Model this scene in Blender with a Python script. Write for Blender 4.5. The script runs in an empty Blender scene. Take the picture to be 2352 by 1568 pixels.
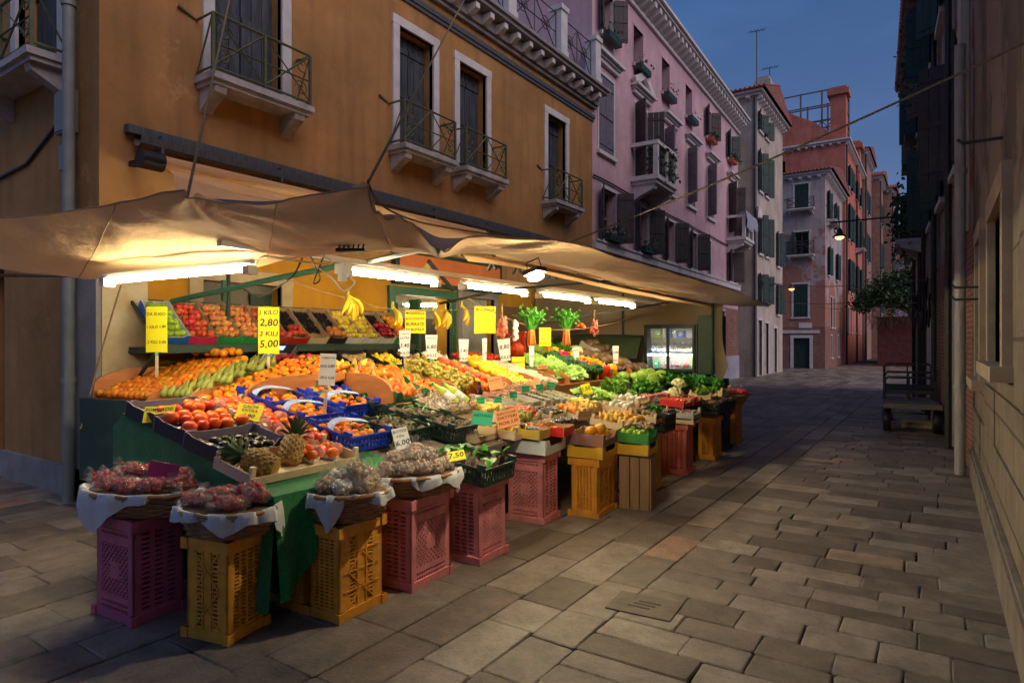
import bpy, math, random
from mathutils import Vector, Matrix, noise
random.seed(7)
R = math.radians
scene = bpy.context.scene
COL = scene.collection
# ------------------------------------------------------------------ camera
TH = R(33.8); S, C = math.sin(TH), math.cos(TH); CAMZ = 1.55; FPX = 1456.0
cd = bpy.data.cameras.new('camera'); cd.sensor_width = 36; cd.lens = 36 * FPX / 2352; cd.clip_end = 6000; cd.clip_start = 0.05
cam = bpy.data.objects.new('camera', cd); COL.objects.link(cam)
cam.location = (0, 0, CAMZ); cam.rotation_euler = (R(90), 0, TH); scene.camera = cam
CAM = Vector((0, 0, CAMZ))
def ray(px, py):
    u = (px - 1176) / FPX; v = (784 - py) / FPX
    return Vector((-S + u * C, C + u * S, v))
def atz(px, py, z): d = ray(px, py); return CAM + d * ((z - CAMZ) / d.z)
def atX(px, py, X): d = ray(px, py); return CAM + d * (X / d.x)
def atY(px, py, Y): d = ray(px, py); return CAM + d * (Y / d.y)
def atD(px, py, D): return CAM + ray(px, py) * D
def atP(px, py, p, n): d = ray(px, py); return CAM + d * ((p - CAM).dot(n) / d.dot(n))
# ------------------------------------------------------------------ mesh builder
class MB:
    def __init__(s, origin=(0, 0, 0)):
        s.v = []; s.f = []; s.m = []; s.o = Vector(origin); s.att = None
    def add(s, vs, fs, mi=0, M=None):
        b = len(s.v)
        for p in vs:
            p = Vector(p)
            s.v.append(M @ p if M is not None else p)
        for f in fs:
            s.f.append([b + i for i in f]); s.m.append(mi)
    def box(s, x0, x1, y0, y1, z0, z1, mi=0, M=None):
        s.add([(x0, y0, z0), (x1, y0, z0), (x1, y1, z0), (x0, y1, z0), (x0, y0, z1), (x1, y0, z1), (x1, y1, z1), (x0, y1, z1)],
              [(0, 3, 2, 1), (4, 5, 6, 7), (0, 1, 5, 4), (1, 2, 6, 5), (2, 3, 7, 6), (3, 0, 4, 7)], mi, M)
        return s
    def cbox(s, c, sz, mi=0, M=None):
        return s.box(c[0] - sz[0] / 2, c[0] + sz[0] / 2, c[1] - sz[1] / 2, c[1] + sz[1] / 2, c[2] - sz[2] / 2, c[2] + sz[2] / 2, mi, M)
    def bar(s, a, b, w, h=None, mi=0, up=(0, 0, 1)):
        a = Vector(a); b = Vector(b); h = h or w; d = (b - a); L = d.length
        if L < 1e-6: return s
        d /= L; u = Vector(up)
        if abs(d.dot(u)) > .98: u = Vector((1, 0, 0))
        x = d.cross(u).normalized(); y = x.cross(d)
        M = Matrix(((x.x, d.x, y.x, a.x), (x.y, d.y, y.y, a.y), (x.z, d.z, y.z, a.z), (0, 0, 0, 1)))
        return s.box(-w / 2, w / 2, 0, L, -h / 2, h / 2, mi, M)
    def tube(s, pts, r, n=6, mi=0, cap=True):
        pts = [Vector(p) for p in pts]; k = len(pts); rs = r if isinstance(r, (list, tuple)) else [r] * k
        vs = []; prev = None
        for i, p in enumerate(pts):
            t = (pts[min(i + 1, k - 1)] - pts[max(i - 1, 0)])
            t = t.normalized() if t.length > 1e-9 else Vector((0, 0, 1))
            if prev is None:
                a = Vector((0, 0, 1)) if abs(t.z) < .9 else Vector((1, 0, 0)); x = t.cross(a).normalized()
            else:
                x = (prev - t * prev.dot(t)); x = x.normalized() if x.length > 1e-6 else t.orthogonal().normalized()
            prev = x; y = t.cross(x)
            for j in range(n):
                q = 2 * math.pi * j / n
                vs.append(p + (x * math.cos(q) + y * math.sin(q)) * rs[i])
        fs = [(i * n + j, i * n + (j + 1) % n, (i + 1) * n + (j + 1) % n, (i + 1) * n + j) for i in range(k - 1) for j in range(n)]
        if cap: fs += [tuple(range(n))[::-1], tuple(range((k - 1) * n, k * n))]
        s.add(vs, fs, mi); return s
    def lathe(s, prof, n=12, mi=0, M=None, wob=None):
        vs = []; k = len(prof)
        for i, (r, z) in enumerate(prof):
            for j in range(n):
                q = 2 * math.pi * j / n; rr = r * (wob(q, i) if wob else 1)
                vs.append((rr * math.cos(q), rr * math.sin(q), z))
        fs = [(i * n + j, i * n + (j + 1) % n, (i + 1) * n + (j + 1) % n, (i + 1) * n + j) for i in range(k - 1) for j in range(n)]
        if prof[0][0] > 1e-4: fs.append(tuple(range(n))[::-1])
        if prof[-1][0] > 1e-4: fs.append(tuple(range((k - 1) * n, k * n)))
        s.add(vs, fs, mi, M); return s
    def ball(s, c, r, n=10, k=6, mi=0, jit=0, sq=(1, 1, 1), seed=0):
        pr = []; b = len(s.v); c = Vector(c)
        vs = []
        for i in range(k + 1):
            a = math.pi * i / k
            for j in range(n):
                q = 2 * math.pi * j / n
                d = Vector((math.sin(a) * math.cos(q), math.sin(a) * math.sin(q), -math.cos(a)))
                rr = r * (1 + (jit * noise.noise(d * 1.7 + Vector((seed, seed * 1.3, 0))) if jit else 0))
                vs.append(c + Vector((d.x * sq[0], d.y * sq[1], d.z * sq[2])) * rr)
        fs = [(i * n + j, i * n + (j + 1) % n, (i + 1) * n + (j + 1) % n, (i + 1) * n + j) for i in range(k) for j in range(n)]
        s.add(vs, fs, mi); return s
    def sheet(s, us, vs_, is_open, th, fm, mi=0):
        """holed slab: grid lines us, vs_; cells with is_open(u,v) are holes with jambs; fm(u,v,d) maps to space (d = depth behind the face)"""
        us = sorted(set(round(u, 5) for u in us)); vs_ = sorted(set(round(v, 5) for v in vs_)); nu, nv = len(us), len(vs_)
        solid = {}
        for i in range(nu - 1):
            for j in range(nv - 1):
                solid[i, j] = not is_open((us[i] + us[i + 1]) / 2, (vs_[j] + vs_[j + 1]) / 2)
        idx = {}; V = []; Fc = []
        def vi(i, j, k):
            if (i, j, k) not in idx:
                idx[i, j, k] = len(V); V.append(fm(us[i], vs_[j], th * k))
            return idx[i, j, k]
        for (i, j), ok in solid.items():
            if not ok: continue
            Fc.append((vi(i, j, 0), vi(i + 1, j, 0), vi(i + 1, j + 1, 0), vi(i, j + 1, 0)))
            Fc.append((vi(i, j, 1), vi(i, j + 1, 1), vi(i + 1, j + 1, 1), vi(i + 1, j, 1)))
            for (di, dj, a, b) in ((-1, 0, (i, j + 1), (i, j)), (1, 0, (i + 1, j), (i + 1, j + 1)), (0, -1, (i, j), (i + 1, j)), (0, 1, (i + 1, j + 1), (i, j + 1))):
                if not solid.get((i + di, j + dj), False):
                    Fc.append((vi(*a, 0), vi(*a, 1), vi(*b, 1), vi(*b, 0)))
        s.add(V, Fc, mi); return s
    def mesh(s, name, mats, smooth=True, angle=40):
        me = bpy.data.meshes.new(name)
        me.from_pydata([v - s.o for v in s.v], [], s.f)
        if not isinstance(mats, (list, tuple)): mats = [mats]
        for m in mats: me.materials.append(m)
        if len(mats) > 1: me.polygons.foreach_set('material_index', s.m)
        if smooth:
            me.polygons.foreach_set('use_smooth', [True] * len(me.polygons))
            me.set_sharp_from_angle(angle=R(angle))
        if s.att:
            a = me.attributes.new('rnd', 'FLOAT', 'FACE'); a.data.foreach_set('value', s.att)
        me.update(); return me
    def build(s, name, mats, parent=None, smooth=True, angle=40, M=None):
        me = s.mesh(name, mats, smooth, angle)
        o = bpy.data.objects.new(name, me); COL.objects.link(o)
        if parent is not None: o.parent = parent
        if M is not None: o.matrix_world = M
        return o
def tag(o, label=None, cat=None, group=None, kind=None):
    if label: o['label'] = label
    if cat: o['category'] = cat
    if group: o['group'] = group
    if kind: o['kind'] = kind
    return o
def thing(name, label, cat, loc=(0, 0, 0), rz=0, group=None, M=None):
    o = bpy.data.objects.new(name, None); COL.objects.link(o); o.empty_display_size = .1
    o.location = loc; o.rotation_euler = (0, 0, rz)
    if M is not None: o.matrix_world = M
    return tag(o, label, cat, group)
def dup(o, M=None, parent=None, label=None, group=None):
    c = o.copy(); COL.objects.link(c)
    if parent is not None: c.parent = parent
    for ch in KIDS.get(o.name, o.children): dup(ch, None, c)
    if M is not None: c.matrix_world = M
    if label: c['label'] = label
    if group: c['group'] = group
    return c
KIDS = {}
def TR(loc, rx=0, ry=0, rz=0, sc=1):
    M = Matrix.Translation(Vector(loc)) @ Matrix.Rotation(rz, 4, 'Z') @ Matrix.Rotation(ry, 4, 'Y') @ Matrix.Rotation(rx, 4, 'X')
    if sc != 1: M = M @ (Matrix.Diagonal((*sc, 1)) if isinstance(sc, (tuple, list)) else Matrix.Scale(sc, 4))
    return M
def U(a, b): return random.uniform(a, b)
# ------------------------------------------------------------------ materials
def newmat(name):
    m = bpy.data.materials.new(name); m.use_nodes = True; nt = m.node_tree
    return m, nt, nt.nodes['Principled BSDF']
def nd(nt, t, **kw):
    n = nt.nodes.new(t)
    for k, v in kw.items():
        if k.startswith('i_'): n.inputs[k[2:].replace('_', ' ')].default_value = v
        else: setattr(n, k, v)
    return n
def mat(name, col, rough=.6, var=.12, scale=6, bump=0, bscale=None, rnd=0, hue=0, spec=.4, metal=0, col2=None, mask=.5, coat=0, sss=0, stretch=None, trans=0, detail=4, sheen=0):
    """noise-mottled paint: col / col2 mixed by noise, value and hue jitter per object"""
    m, nt, bs = newmat(name); L = nt.links.new
    tc = nd(nt, 'ShaderNodeTexCoord'); src = tc.outputs['Object']
    if stretch:
        mp = nd(nt, 'ShaderNodeMapping'); mp.inputs['Scale'].default_value = stretch; L(src, mp.inputs['Vector']); src = mp.outputs['Vector']
    nz = nd(nt, 'ShaderNodeTexNoise', i_Scale=scale, i_Detail=detail, i_Roughness=.6); L(src, nz.inputs['Vector'])
    rp = nd(nt, 'ShaderNodeValToRGB'); rp.color_ramp.elements[0].position = max(0, mask - .22); rp.color_ramp.elements[1].position = min(1, mask + .22)
    c = Vector(col[:3]); c2 = Vector(col2[:3]) if col2 else c * (1 + var)
    c1 = c if col2 else c * (1 - var)
    rp.color_ramp.elements[0].color = (*c1, 1); rp.color_ramp.elements[1].color = (*c2, 1)
    L(nz.outputs['Fac'], rp.inputs['Fac']); out = rp.outputs['Color']
    if rnd or hue:
        oi = nd(nt, 'ShaderNodeObjectInfo'); hs = nd(nt, 'ShaderNodeHueSaturation')
        a = nd(nt, 'ShaderNodeMapRange'); a.inputs['To Min'].default_value = 1 - rnd; a.inputs['To Max'].default_value = 1 + rnd
        L(oi.outputs['Random'], a.inputs['Value']); L(a.outputs['Result'], hs.inputs['Value'])
        if hue:
            w = nd(nt, 'ShaderNodeMath', operation='MULTIPLY'); w.inputs[1].default_value = 7.31; fr = nd(nt, 'ShaderNodeMath', operation='FRACT')
            b = nd(nt, 'ShaderNodeMapRange'); b.inputs['To Min'].default_value = .5 - hue; b.inputs['To Max'].default_value = .5 + hue
            L(oi.outputs['Random'], w.inputs[0]); L(w.outputs[0], fr.inputs[0]); L(fr.outputs[0], b.inputs['Value']); L(b.outputs['Result'], hs.inputs['Hue'])
        L(out, hs.inputs['Color']); out = hs.outputs['Color']
    L(out, bs.inputs['Base Color'])
    bs.inputs['Roughness'].default_value = rough; bs.inputs['Specular IOR Level'].default_value = spec; bs.inputs['Metallic'].default_value = metal
    if coat: bs.inputs['Coat Weight'].default_value = coat; bs.inputs['Coat Roughness'].default_value = .15
    if sheen: bs.inputs['Sheen Weight'].default_value = sheen
    if trans: bs.inputs['Transmission Weight'].default_value = trans
    if bump:
        bz = nd(nt, 'ShaderNodeTexNoise', i_Scale=bscale or scale * 5, i_Detail=5.0); L(src, bz.inputs['Vector'])
        bp = nd(nt, 'ShaderNodeBump', i_Strength=bump, i_Distance=.01); L(bz.outputs['Fac'], bp.inputs['Height']); L(bp.outputs['Normal'], bs.inputs['Normal'])
    return m
def emit(name, col, st):
    m, nt, bs = newmat(name); bs.inputs['Base Color'].default_value = (.8, .8, .8, 1)
    bs.inputs['Emission Color'].default_value = (*col, 1); bs.inputs['Emission Strength'].default_value = st; return m
def plaster(name, col, stain, worn=None, wornmask=.7, bump=.25, foot=None):
    """lime plaster: broad mottling, vertical rain streaks, optional fallen patches of another colour, damp foot of the wall"""
    m, nt, bs = newmat(name); L = nt.links.new
    g = nd(nt, 'ShaderNodeNewGeometry'); P = g.outputs['Position']
    n1 = nd(nt, 'ShaderNodeTexNoise', i_Scale=.9, i_Detail=6.0, i_Roughness=.65); L(P, n1.inputs['Vector'])
    mp = nd(nt, 'ShaderNodeMapping'); mp.inputs['Scale'].default_value = (3, 3, .22); L(P, mp.inputs['Vector'])
    n2 = nd(nt, 'ShaderNodeTexNoise', i_Scale=1.6, i_Detail=5.0); L(mp.outputs['Vector'], n2.inputs['Vector'])
    r1 = nd(nt, 'ShaderNodeMapRange'); r1.inputs['From Min'].default_value = .35; r1.inputs['From Max'].default_value = .7; L(n1.outputs['Fac'], r1.inputs['Value'])
    r2 = nd(nt, 'ShaderNodeMapRange'); r2.inputs['From Min'].default_value = .47; r2.inputs['From Max'].default_value = .70; L(n2.outputs['Fac'], r2.inputs['Value'])
    mx = nd(nt, 'ShaderNodeMix', data_type='RGBA'); mx.inputs['A'].default_value = (*col, 1); mx.inputs['B'].default_value = (*[c * .64 for c in col], 1); L(r1.outputs['Result'], mx.inputs['Factor'])
    mf = nd(nt, 'ShaderNodeMath', operation='MULTIPLY'); mf.inputs[1].default_value = .52; L(r2.outputs['Result'], mf.inputs[0])
    m2 = nd(nt, 'ShaderNodeMix', data_type='RGBA'); m2.inputs['B'].default_value = (*stain, 1); L(mx.outputs['Result'], m2.inputs['A']); L(mf.outputs[0], m2.inputs['Factor'])
    out = m2.outputs['Result']
    n3 = nd(nt, 'ShaderNodeTexNoise', i_Scale=.75, i_Detail=9.0, i_Roughness=.7); L(P, n3.inputs['Vector'])
    if worn or foot:
        r3 = nd(nt, 'ShaderNodeMapRange'); r3.inputs['From Min'].default_value = wornmask - .03; r3.inputs['From Max'].default_value = wornmask + .02
        h = n3.outputs['Fac']
        if foot:
            sp = nd(nt, 'ShaderNodeSeparateXYZ'); L(P, sp.inputs['Vector'])
            fz = nd(nt, 'ShaderNodeMapRange'); fz.inputs['From Min'].default_value = foot; fz.inputs['From Max'].default_value = 0; fz.inputs['To Max'].default_value = .35; L(sp.outputs['Z'], fz.inputs['Value'])
            ad = nd(nt, 'ShaderNodeMath', operation='ADD'); L(h, ad.inputs[0]); L(fz.outputs['Result'], ad.inputs[1]); h = ad.outputs[0]
        L(h, r3.inputs['Value'])
        m3 = nd(nt, 'ShaderNodeMix', data_type='RGBA'); m3.inputs['B'].default_value = (*(worn or stain), 1); L(out, m3.inputs['A']); L(r3.outputs['Result'], m3.inputs['Factor']); out = m3.outputs['Result']
    L(out, bs.inputs['Base Color']); bs.inputs['Roughness'].default_value = .9; bs.inputs['Specular IOR Level'].default_value = .15
    bz = nd(nt, 'ShaderNodeTexNoise', i_Scale=9.0, i_Detail=8.0); L(P, bz.inputs['Vector'])
    bp = nd(nt, 'ShaderNodeBump', i_Strength=bump, i_Distance=.03); L(bz.outputs['Fac'], bp.inputs['Height']); L(bp.outputs['Normal'], bs.inputs['Normal'])
    return m
def bricks(name, c1, c2, mortar, bw=.25, bh=.065, ms=.012, rot=0, bump=.6, rough=.9):
    m, nt, bs = newmat(name); L = nt.links.new
    g = nd(nt, 'ShaderNodeNewGeometry'); sp = nd(nt, 'ShaderNodeSeparateXYZ'); L(g.outputs['Position'], sp.inputs['Vector'])
    ad = nd(nt, 'ShaderNodeMath', operation='ADD'); L(sp.outputs['X'], ad.inputs[0]); L(sp.outputs['Y'], ad.inputs[1])
    cb = nd(nt, 'ShaderNodeCombineXYZ'); L(ad.outputs[0], cb.inputs['X']); L(sp.outputs['Z'], cb.inputs['Y'])
    br = nd(nt, 'ShaderNodeTexBrick'); L(cb.outputs['Vector'], br.inputs['Vector'])
    br.inputs['Color1'].default_value = (*c1, 1); br.inputs['Color2'].default_value = (*c2, 1); br.inputs['Mortar'].default_value = (*mortar, 1)
    br.inputs['Scale'].default_value = 1; br.inputs['Brick Width'].default_value = bw; br.inputs['Row Height'].default_value = bh; br.inputs['Mortar Size'].default_value = ms; br.inputs['Mortar Smooth'].default_value = .3
    nz = nd(nt, 'ShaderNodeTexNoise', i_Scale=3.0, i_Detail=8.0, i_Roughness=.7); L(g.outputs['Position'], nz.inputs['Vector'])
    mr = nd(nt, 'ShaderNodeMapRange'); mr.inputs['From Min'].default_value = .3; mr.inputs['From Max'].default_value = .7; mr.inputs['To Min'].default_value = .65; mr.inputs['To Max'].default_value = 1.2; L(nz.outputs['Fac'], mr.inputs['Value'])
    hs = nd(nt, 'ShaderNodeHueSaturation'); L(br.outputs['Color'], hs.inputs['Color']); L(mr.outputs['Result'], hs.inputs['Value']); L(hs.outputs['Color'], bs.inputs['Base Color'])
    bs.inputs['Roughness'].default_value = rough; bs.inputs['Specular IOR Level'].default_value = .2
    iv = nd(nt, 'ShaderNodeMath', operation='MULTIPLY_ADD'); iv.inputs[1].default_value = -1; L(br.outputs['Fac'], iv.inputs[0]); L(nz.outputs['Fac'], iv.inputs[2])
    bp = nd(nt, 'ShaderNodeBump', i_Strength=bump, i_Distance=.02); L(iv.outputs[0], bp.inputs['Height']); L(bp.outputs['Normal'], bs.inputs['Normal'])
    return m
def cloth(name, col, tr=.35, col2=None):
    """thin canvas / paper: part of the light passes through"""
    m, nt, bs = newmat(name); L = nt.links.new; out = nt.nodes['Material Output']
    g = nd(nt, 'ShaderNodeNewGeometry'); nz = nd(nt, 'ShaderNodeTexNoise', i_Scale=2.2, i_Detail=7.0, i_Roughness=.65); L(g.outputs['Position'], nz.inputs['Vector'])
    mx = nd(nt, 'ShaderNodeMix', data_type='RGBA'); mx.inputs['A'].default_value = (*col, 1); mx.inputs['B'].default_value = (*(col2 or [c * .8 for c in col]), 1); L(nz.outputs['Fac'], mx.inputs['Factor'])
    L(mx.outputs['Result'], bs.inputs['Base Color']); bs.inputs['Roughness'].default_value = .85; bs.inputs['Specular IOR Level'].default_value = .15
    t = nd(nt, 'ShaderNodeBsdfTranslucent'); L(mx.outputs['Result'], t.inputs['Color'])
    wv = nd(nt, 'ShaderNodeTexNoise', i_Scale=5.0, i_Detail=4.0); L(g.outputs['Position'], wv.inputs['Vector']); bp = nd(nt, 'ShaderNodeBump', i_Strength=.6, i_Distance=.04); L(wv.outputs['Fac'], bp.inputs['Height']); L(bp.outputs['Normal'], bs.inputs['Normal'])
    ms = nd(nt, 'ShaderNodeMixShader'); ms.inputs[0].default_value = tr; L(bs.outputs[0], ms.inputs[1]); L(t.outputs[0], ms.inputs[2]); L(ms.outputs[0], out.inputs[0])
    return m
def film(name, col=(1, 1, 1), a=.25, rough=.08):
    """clear plastic film"""
    m, nt, bs = newmat(name); L = nt.links.new; out = nt.nodes['Material Output']
    t = nd(nt, 'ShaderNodeBsdfTransparent'); t.inputs['Color'].default_value = (.97, .97, .97, 1); bs.inputs['Base Color'].default_value = (*col, 1); bs.inputs['Roughness'].default_value = rough; bs.inputs['Specular IOR Level'].default_value = .9
    fr = nd(nt, 'ShaderNodeLayerWeight'); fr.inputs['Blend'].default_value = a; mr = nd(nt, 'ShaderNodeMath', operation='MULTIPLY_ADD'); mr.inputs[1].default_value = .5; mr.inputs[2].default_value = a * .38; pw = nd(nt, 'ShaderNodeMath', operation='POWER'); pw.inputs[1].default_value = 2.5; L(fr.outputs['Facing'], pw.inputs[0]); L(pw.outputs[0], mr.inputs[0])
    tc = nd(nt, 'ShaderNodeTexCoord'); nz = nd(nt, 'ShaderNodeTexNoise', i_Scale=22.0, i_Detail=2.0); L(tc.outputs['Object'], nz.inputs['Vector']); bp = nd(nt, 'ShaderNodeBump', i_Strength=1.0, i_Distance=.02); L(nz.outputs['Fac'], bp.inputs['Height']); L(bp.outputs['Normal'], bs.inputs['Normal']); L(bp.outputs['Normal'], fr.inputs['Normal'])
    ms = nd(nt, 'ShaderNodeMixShader'); L(mr.outputs[0], ms.inputs[0]); L(t.outputs[0], ms.inputs[1]); L(bs.outputs[0], ms.inputs[2]); L(ms.outputs[0], out.inputs[0])
    return m
M_ = {}
M_['orange_plaster'] = plaster('ochre plaster', (.47, .255, .095), (.24, .12, .06), worn=(.50, .28, .13), wornmask=.64)
M_['yellow_plaster'] = plaster('yellow ochre plaster', (.58, .28, .022), (.40, .20, .04), worn=(.52, .32, .08), wornmask=.68)
M_['pink_plaster'] = plaster('pink plaster', (.67, .45, .485), (.42, .29, .33), worn=(.55, .36, .38), wornmask=.60)
M_['beige_plaster'] = plaster('pale beige plaster', (.60, .52, .43), (.30, .26, .22), worn=(.40, .33, .27), wornmask=.6)
M_['grey_plaster'] = plaster('worn grey plaster', (.52, .45, .44), (.32, .26, .25), worn=(.40, .19, .13), wornmask=.6, foot=7)
M_['red_plaster'] = plaster('brick red plaster', (.68, .23, .155), (.33, .13, .10), worn=(.50, .24, .18), wornmask=.6)
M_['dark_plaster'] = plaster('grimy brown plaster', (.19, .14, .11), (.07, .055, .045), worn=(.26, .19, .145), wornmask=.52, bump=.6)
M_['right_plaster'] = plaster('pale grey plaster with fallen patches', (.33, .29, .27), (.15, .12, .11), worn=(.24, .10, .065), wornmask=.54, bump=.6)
M_['brick'] = bricks('old brick', (.33, .12, .08), (.26, .10, .07), (.30, .25, .21))
M_['dark_brick'] = bricks('dark red brick', (.20, .05, .04), (.16, .045, .035), (.13, .08, .07))
M_['far_brick'] = bricks('pale pinkish brick', (.42, .23, .17), (.36, .19, .14), (.40, .30, .25), .3, .09)
M_['blocks'] = bricks('dressed stone blocks', (.24, .19, .14), (.20, .16, .12), (.12, .10, .08), .95, .52, .012, bump=.8)
M_['sill_stone'] = mat('grimy grey white stone', (.42, .40, .40), .8, .3, 5, .3, 30)
M_['istria'] = mat('white stone', (.62, .60, .58), .75, .15, 4, .2, 30)
M_['marble'] = mat('veined cream marble', (.56, .47, .29), .4, 0, 3, .05, 30, col2=(.40, .24, .07), mask=.58, detail=9)
M_['grey_stone'] = mat('grey rough stone', (.27, .25, .25), .85, .2, 4, .5, 30)
M_['dark_shutter'] = mat('flaking dark blue green shutter paint', (.030, .038, .046), .55, 0, 7, .3, 40, col2=(.10, .12, .135), mask=.6, stretch=(3, 3, .35))
M_['brown_shutter'] = mat('dark brown shutter paint', (.055, .042, .042), .6, .25, 6, .2, 40)
M_['grey_shutter'] = mat('grey lilac shutter paint', (.15, .14, .17), .6, .2, 6, .1)
M_['green_shutter'] = mat('dark green shutter paint', (.018, .05, .042), .55, .3, 6, .1)
M_['glass'] = mat('dark window glass', (.012, .014, .018), .06, .3, 2, spec=.6)
M_['iron'] = mat('dark iron', (.035, .035, .033), .5, .3, 10, spec=.4)
M_['green_iron'] = mat('olive green painted iron', (.10, .11, .055), .5, .25, 12)
M_['lead'] = mat('weathered lead gutter', (.085, .09, .10), .5, .35, 9, .2, 30, stretch=(6, 6, .5))
M_['rooftile'] = mat('clay roof tile', (.26, .10, .075), .85, .3, 5, .3, 20)
M_['oldwood'] = mat('old grey wood', (.20, .155, .12), .8, .25, 4, .4, 24, stretch=(1, 12, 12))
M_['black'] = mat('black rubber and plastic', (.012, .012, .013), .5, .2, 10)
M_['pale_pipe'] = mat('weathered pale pipe', (.40, .37, .33), .5, 0, 5, .2, 30, col2=(.24, .20, .17), mask=.6, stretch=(4, 4, .6))
M_['white_paint'] = mat('white painted metal', (.75, .74, .70), .4, .06, 5)
M_['green_paint'] = mat('dark green stall paint', (.016, .042, .026), .55, .3, 5, .15, 30)
M_['mid_green'] = mat('green painted steel', (.035, .12, .07), .45, .2, 8)
M_['sea_green'] = mat('scratched dark sea green boards', (.018, .05, .042), .5, 0, 6, .2, 40, col2=(.05, .09, .075), mask=.72)
M_['gutterpipe'] = mat('grey green drain pipe', (.20, .23, .22), .45, .2, 4, .1, 30)
M_['canvas'] = cloth('tan awning canvas', (.84, .55, .28), .36, (.72, .45, .21))
M_['canvas_blue'] = cloth('pale lilac blue canvas', (.34, .34, .52), .3)
M_['canvas_grey'] = cloth('grey beige tarpaulin', (.38, .30, .20), .15)
M_['tarp_green'] = cloth('dark green tarpaulin', (.055, .085, .04), .05)
M_['carpet'] = mat('green carpet', (.010, .20, .045), .95, .3, 30, .9, 160, sheen=.3)
M_['rope'] = mat('hemp rope', (.25, .175, .09), .9, .3, 60, .5, 120)
M_['cordw'] = mat('white cable', (.65, .63, .58), .5, .05)
M_['board'] = mat('orange brown stained plywood', (.42, .15, .045), .42, .22, 3, .1, 20, stretch=(1, 1, 6))
M_['lightwood'] = mat('pale poplar wood', (.66, .50, .31), .7, .14, 3, .2, 30, stretch=(9, 1, 9))
M_['cardboard'] = mat('brown cardboard', (.42, .27, .15), .85, .1, 5)
def paint(name, c, rough=.5, var=.1, **k): return mat(name, c, rough, var, 7, **k)
PINK = paint('faded pink plastic', (.70, .24, .25), .5, .26, bump=.1, bscale=30); PURP = paint('mauve pink plastic', (.52, .12, .20), .5, .14, bump=.1)
ORNG = paint('orange yellow plastic', (.76, .33, .035), .5, .26, bump=.1, bscale=30); CORAL = paint('coral red plastic', (.70, .17, .13), .5, .12)
BLUEP = paint('cobalt blue plastic', (.012, .045, .46), .38, .1); BLKP = paint('black crate plastic', (.014, .017, .018), .4, .2); GRNP = paint('dark green crate plastic', (.016, .040, .032), .4, .2)
# ------------------------------------------------------------------ world: dusk sky and afterglow
w = bpy.data.worlds.new('World'); scene.world = w; w.use_nodes = True
nt = w.node_tree; bg = nt.nodes['Background']
SUN_EL, SUN_AZ = R(3.0), R(102)
sky = nt.nodes.new('ShaderNodeTexSky'); sky.sky_type = 'NISHITA'; sky.sun_disc = False
sky.sun_elevation = SUN_EL; sky.sun_rotation = SUN_AZ; sky.air_density = 1.6; sky.dust_density = .6; sky.ozone_density = 6
tcw = nd(nt, 'ShaderNodeTexCoord'); mpw = nd(nt, 'ShaderNodeMapping'); mpw.inputs['Scale'].default_value = (1.2, 1.2, 4.5); nt.links.new(tcw.outputs['Generated'], mpw.inputs['Vector'])
cl = nd(nt, 'ShaderNodeTexNoise', i_Scale=2.2, i_Detail=6.0, i_Roughness=.55); nt.links.new(mpw.outputs['Vector'], cl.inputs['Vector'])
cm = nd(nt, 'ShaderNodeMapRange'); cm.inputs['From Min'].default_value = .4; cm.inputs['From Max'].default_value = .75; cm.inputs['To Min'].default_value = .42; cm.inputs['To Max'].default_value = .72; nt.links.new(cl.outputs['Fac'], cm.inputs['Value'])
mxw = nd(nt, 'ShaderNodeMix', data_type='RGBA'); sz_ = nd(nt, 'ShaderNodeSeparateXYZ'); nt.links.new(tcw.outputs['Generated'], sz_.inputs['Vector']); zr = nd(nt, 'ShaderNodeMapRange'); zr.inputs['From Max'].default_value = .55; nt.links.new(sz_.outputs['Z'], zr.inputs['Value'])
zm = nd(nt, 'ShaderNodeMix', data_type='RGBA'); zm.inputs['A'].default_value = (1.2, 1.45, 3.0, 1); zm.inputs['B'].default_value = (.32, .78, 1.85, 1); nt.links.new(zr.outputs['Result'], zm.inputs['Factor']); nt.links.new(zm.outputs['Result'], mxw.inputs['B']); nt.links.new(sky.outputs[0], mxw.inputs['A']); nt.links.new(cm.outputs['Result'], mxw.inputs['Factor'])   # thin dusk veil of high cloud
nt.links.new(mxw.outputs['Result'], bg.inputs[0]); bg.inputs[1].default_value = SKY_STRENGTH = .15
sd = bpy.data.lights.new('sun', 'SUN'); sd.energy = 1.3; sd.angle = R(60); sd.color = (1, .80, .78)
so = bpy.data.objects.new('sun', sd); COL.objects.link(so)
_d = Vector((math.sin(SUN_AZ), math.cos(SUN_AZ), math.tan(R(38)))).normalized()
so.rotation_euler = _d.to_track_quat('Z', 'Y').to_euler(); so.location = _d * 60
scene.view_settings.view_transform = 'Standard'; scene.view_settings.look = 'None'; scene.view_settings.exposure = .55; scene.view_settings.gamma = 1
scene.cycles.use_denoising = True; scene.cycles.max_bounces = 8; scene.cycles.transparent_max_bounces = 16; scene.cycles.sample_clamp_indirect = 6
scene.cycles.caustics_reflective = False; scene.cycles.caustics_refractive = False

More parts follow.
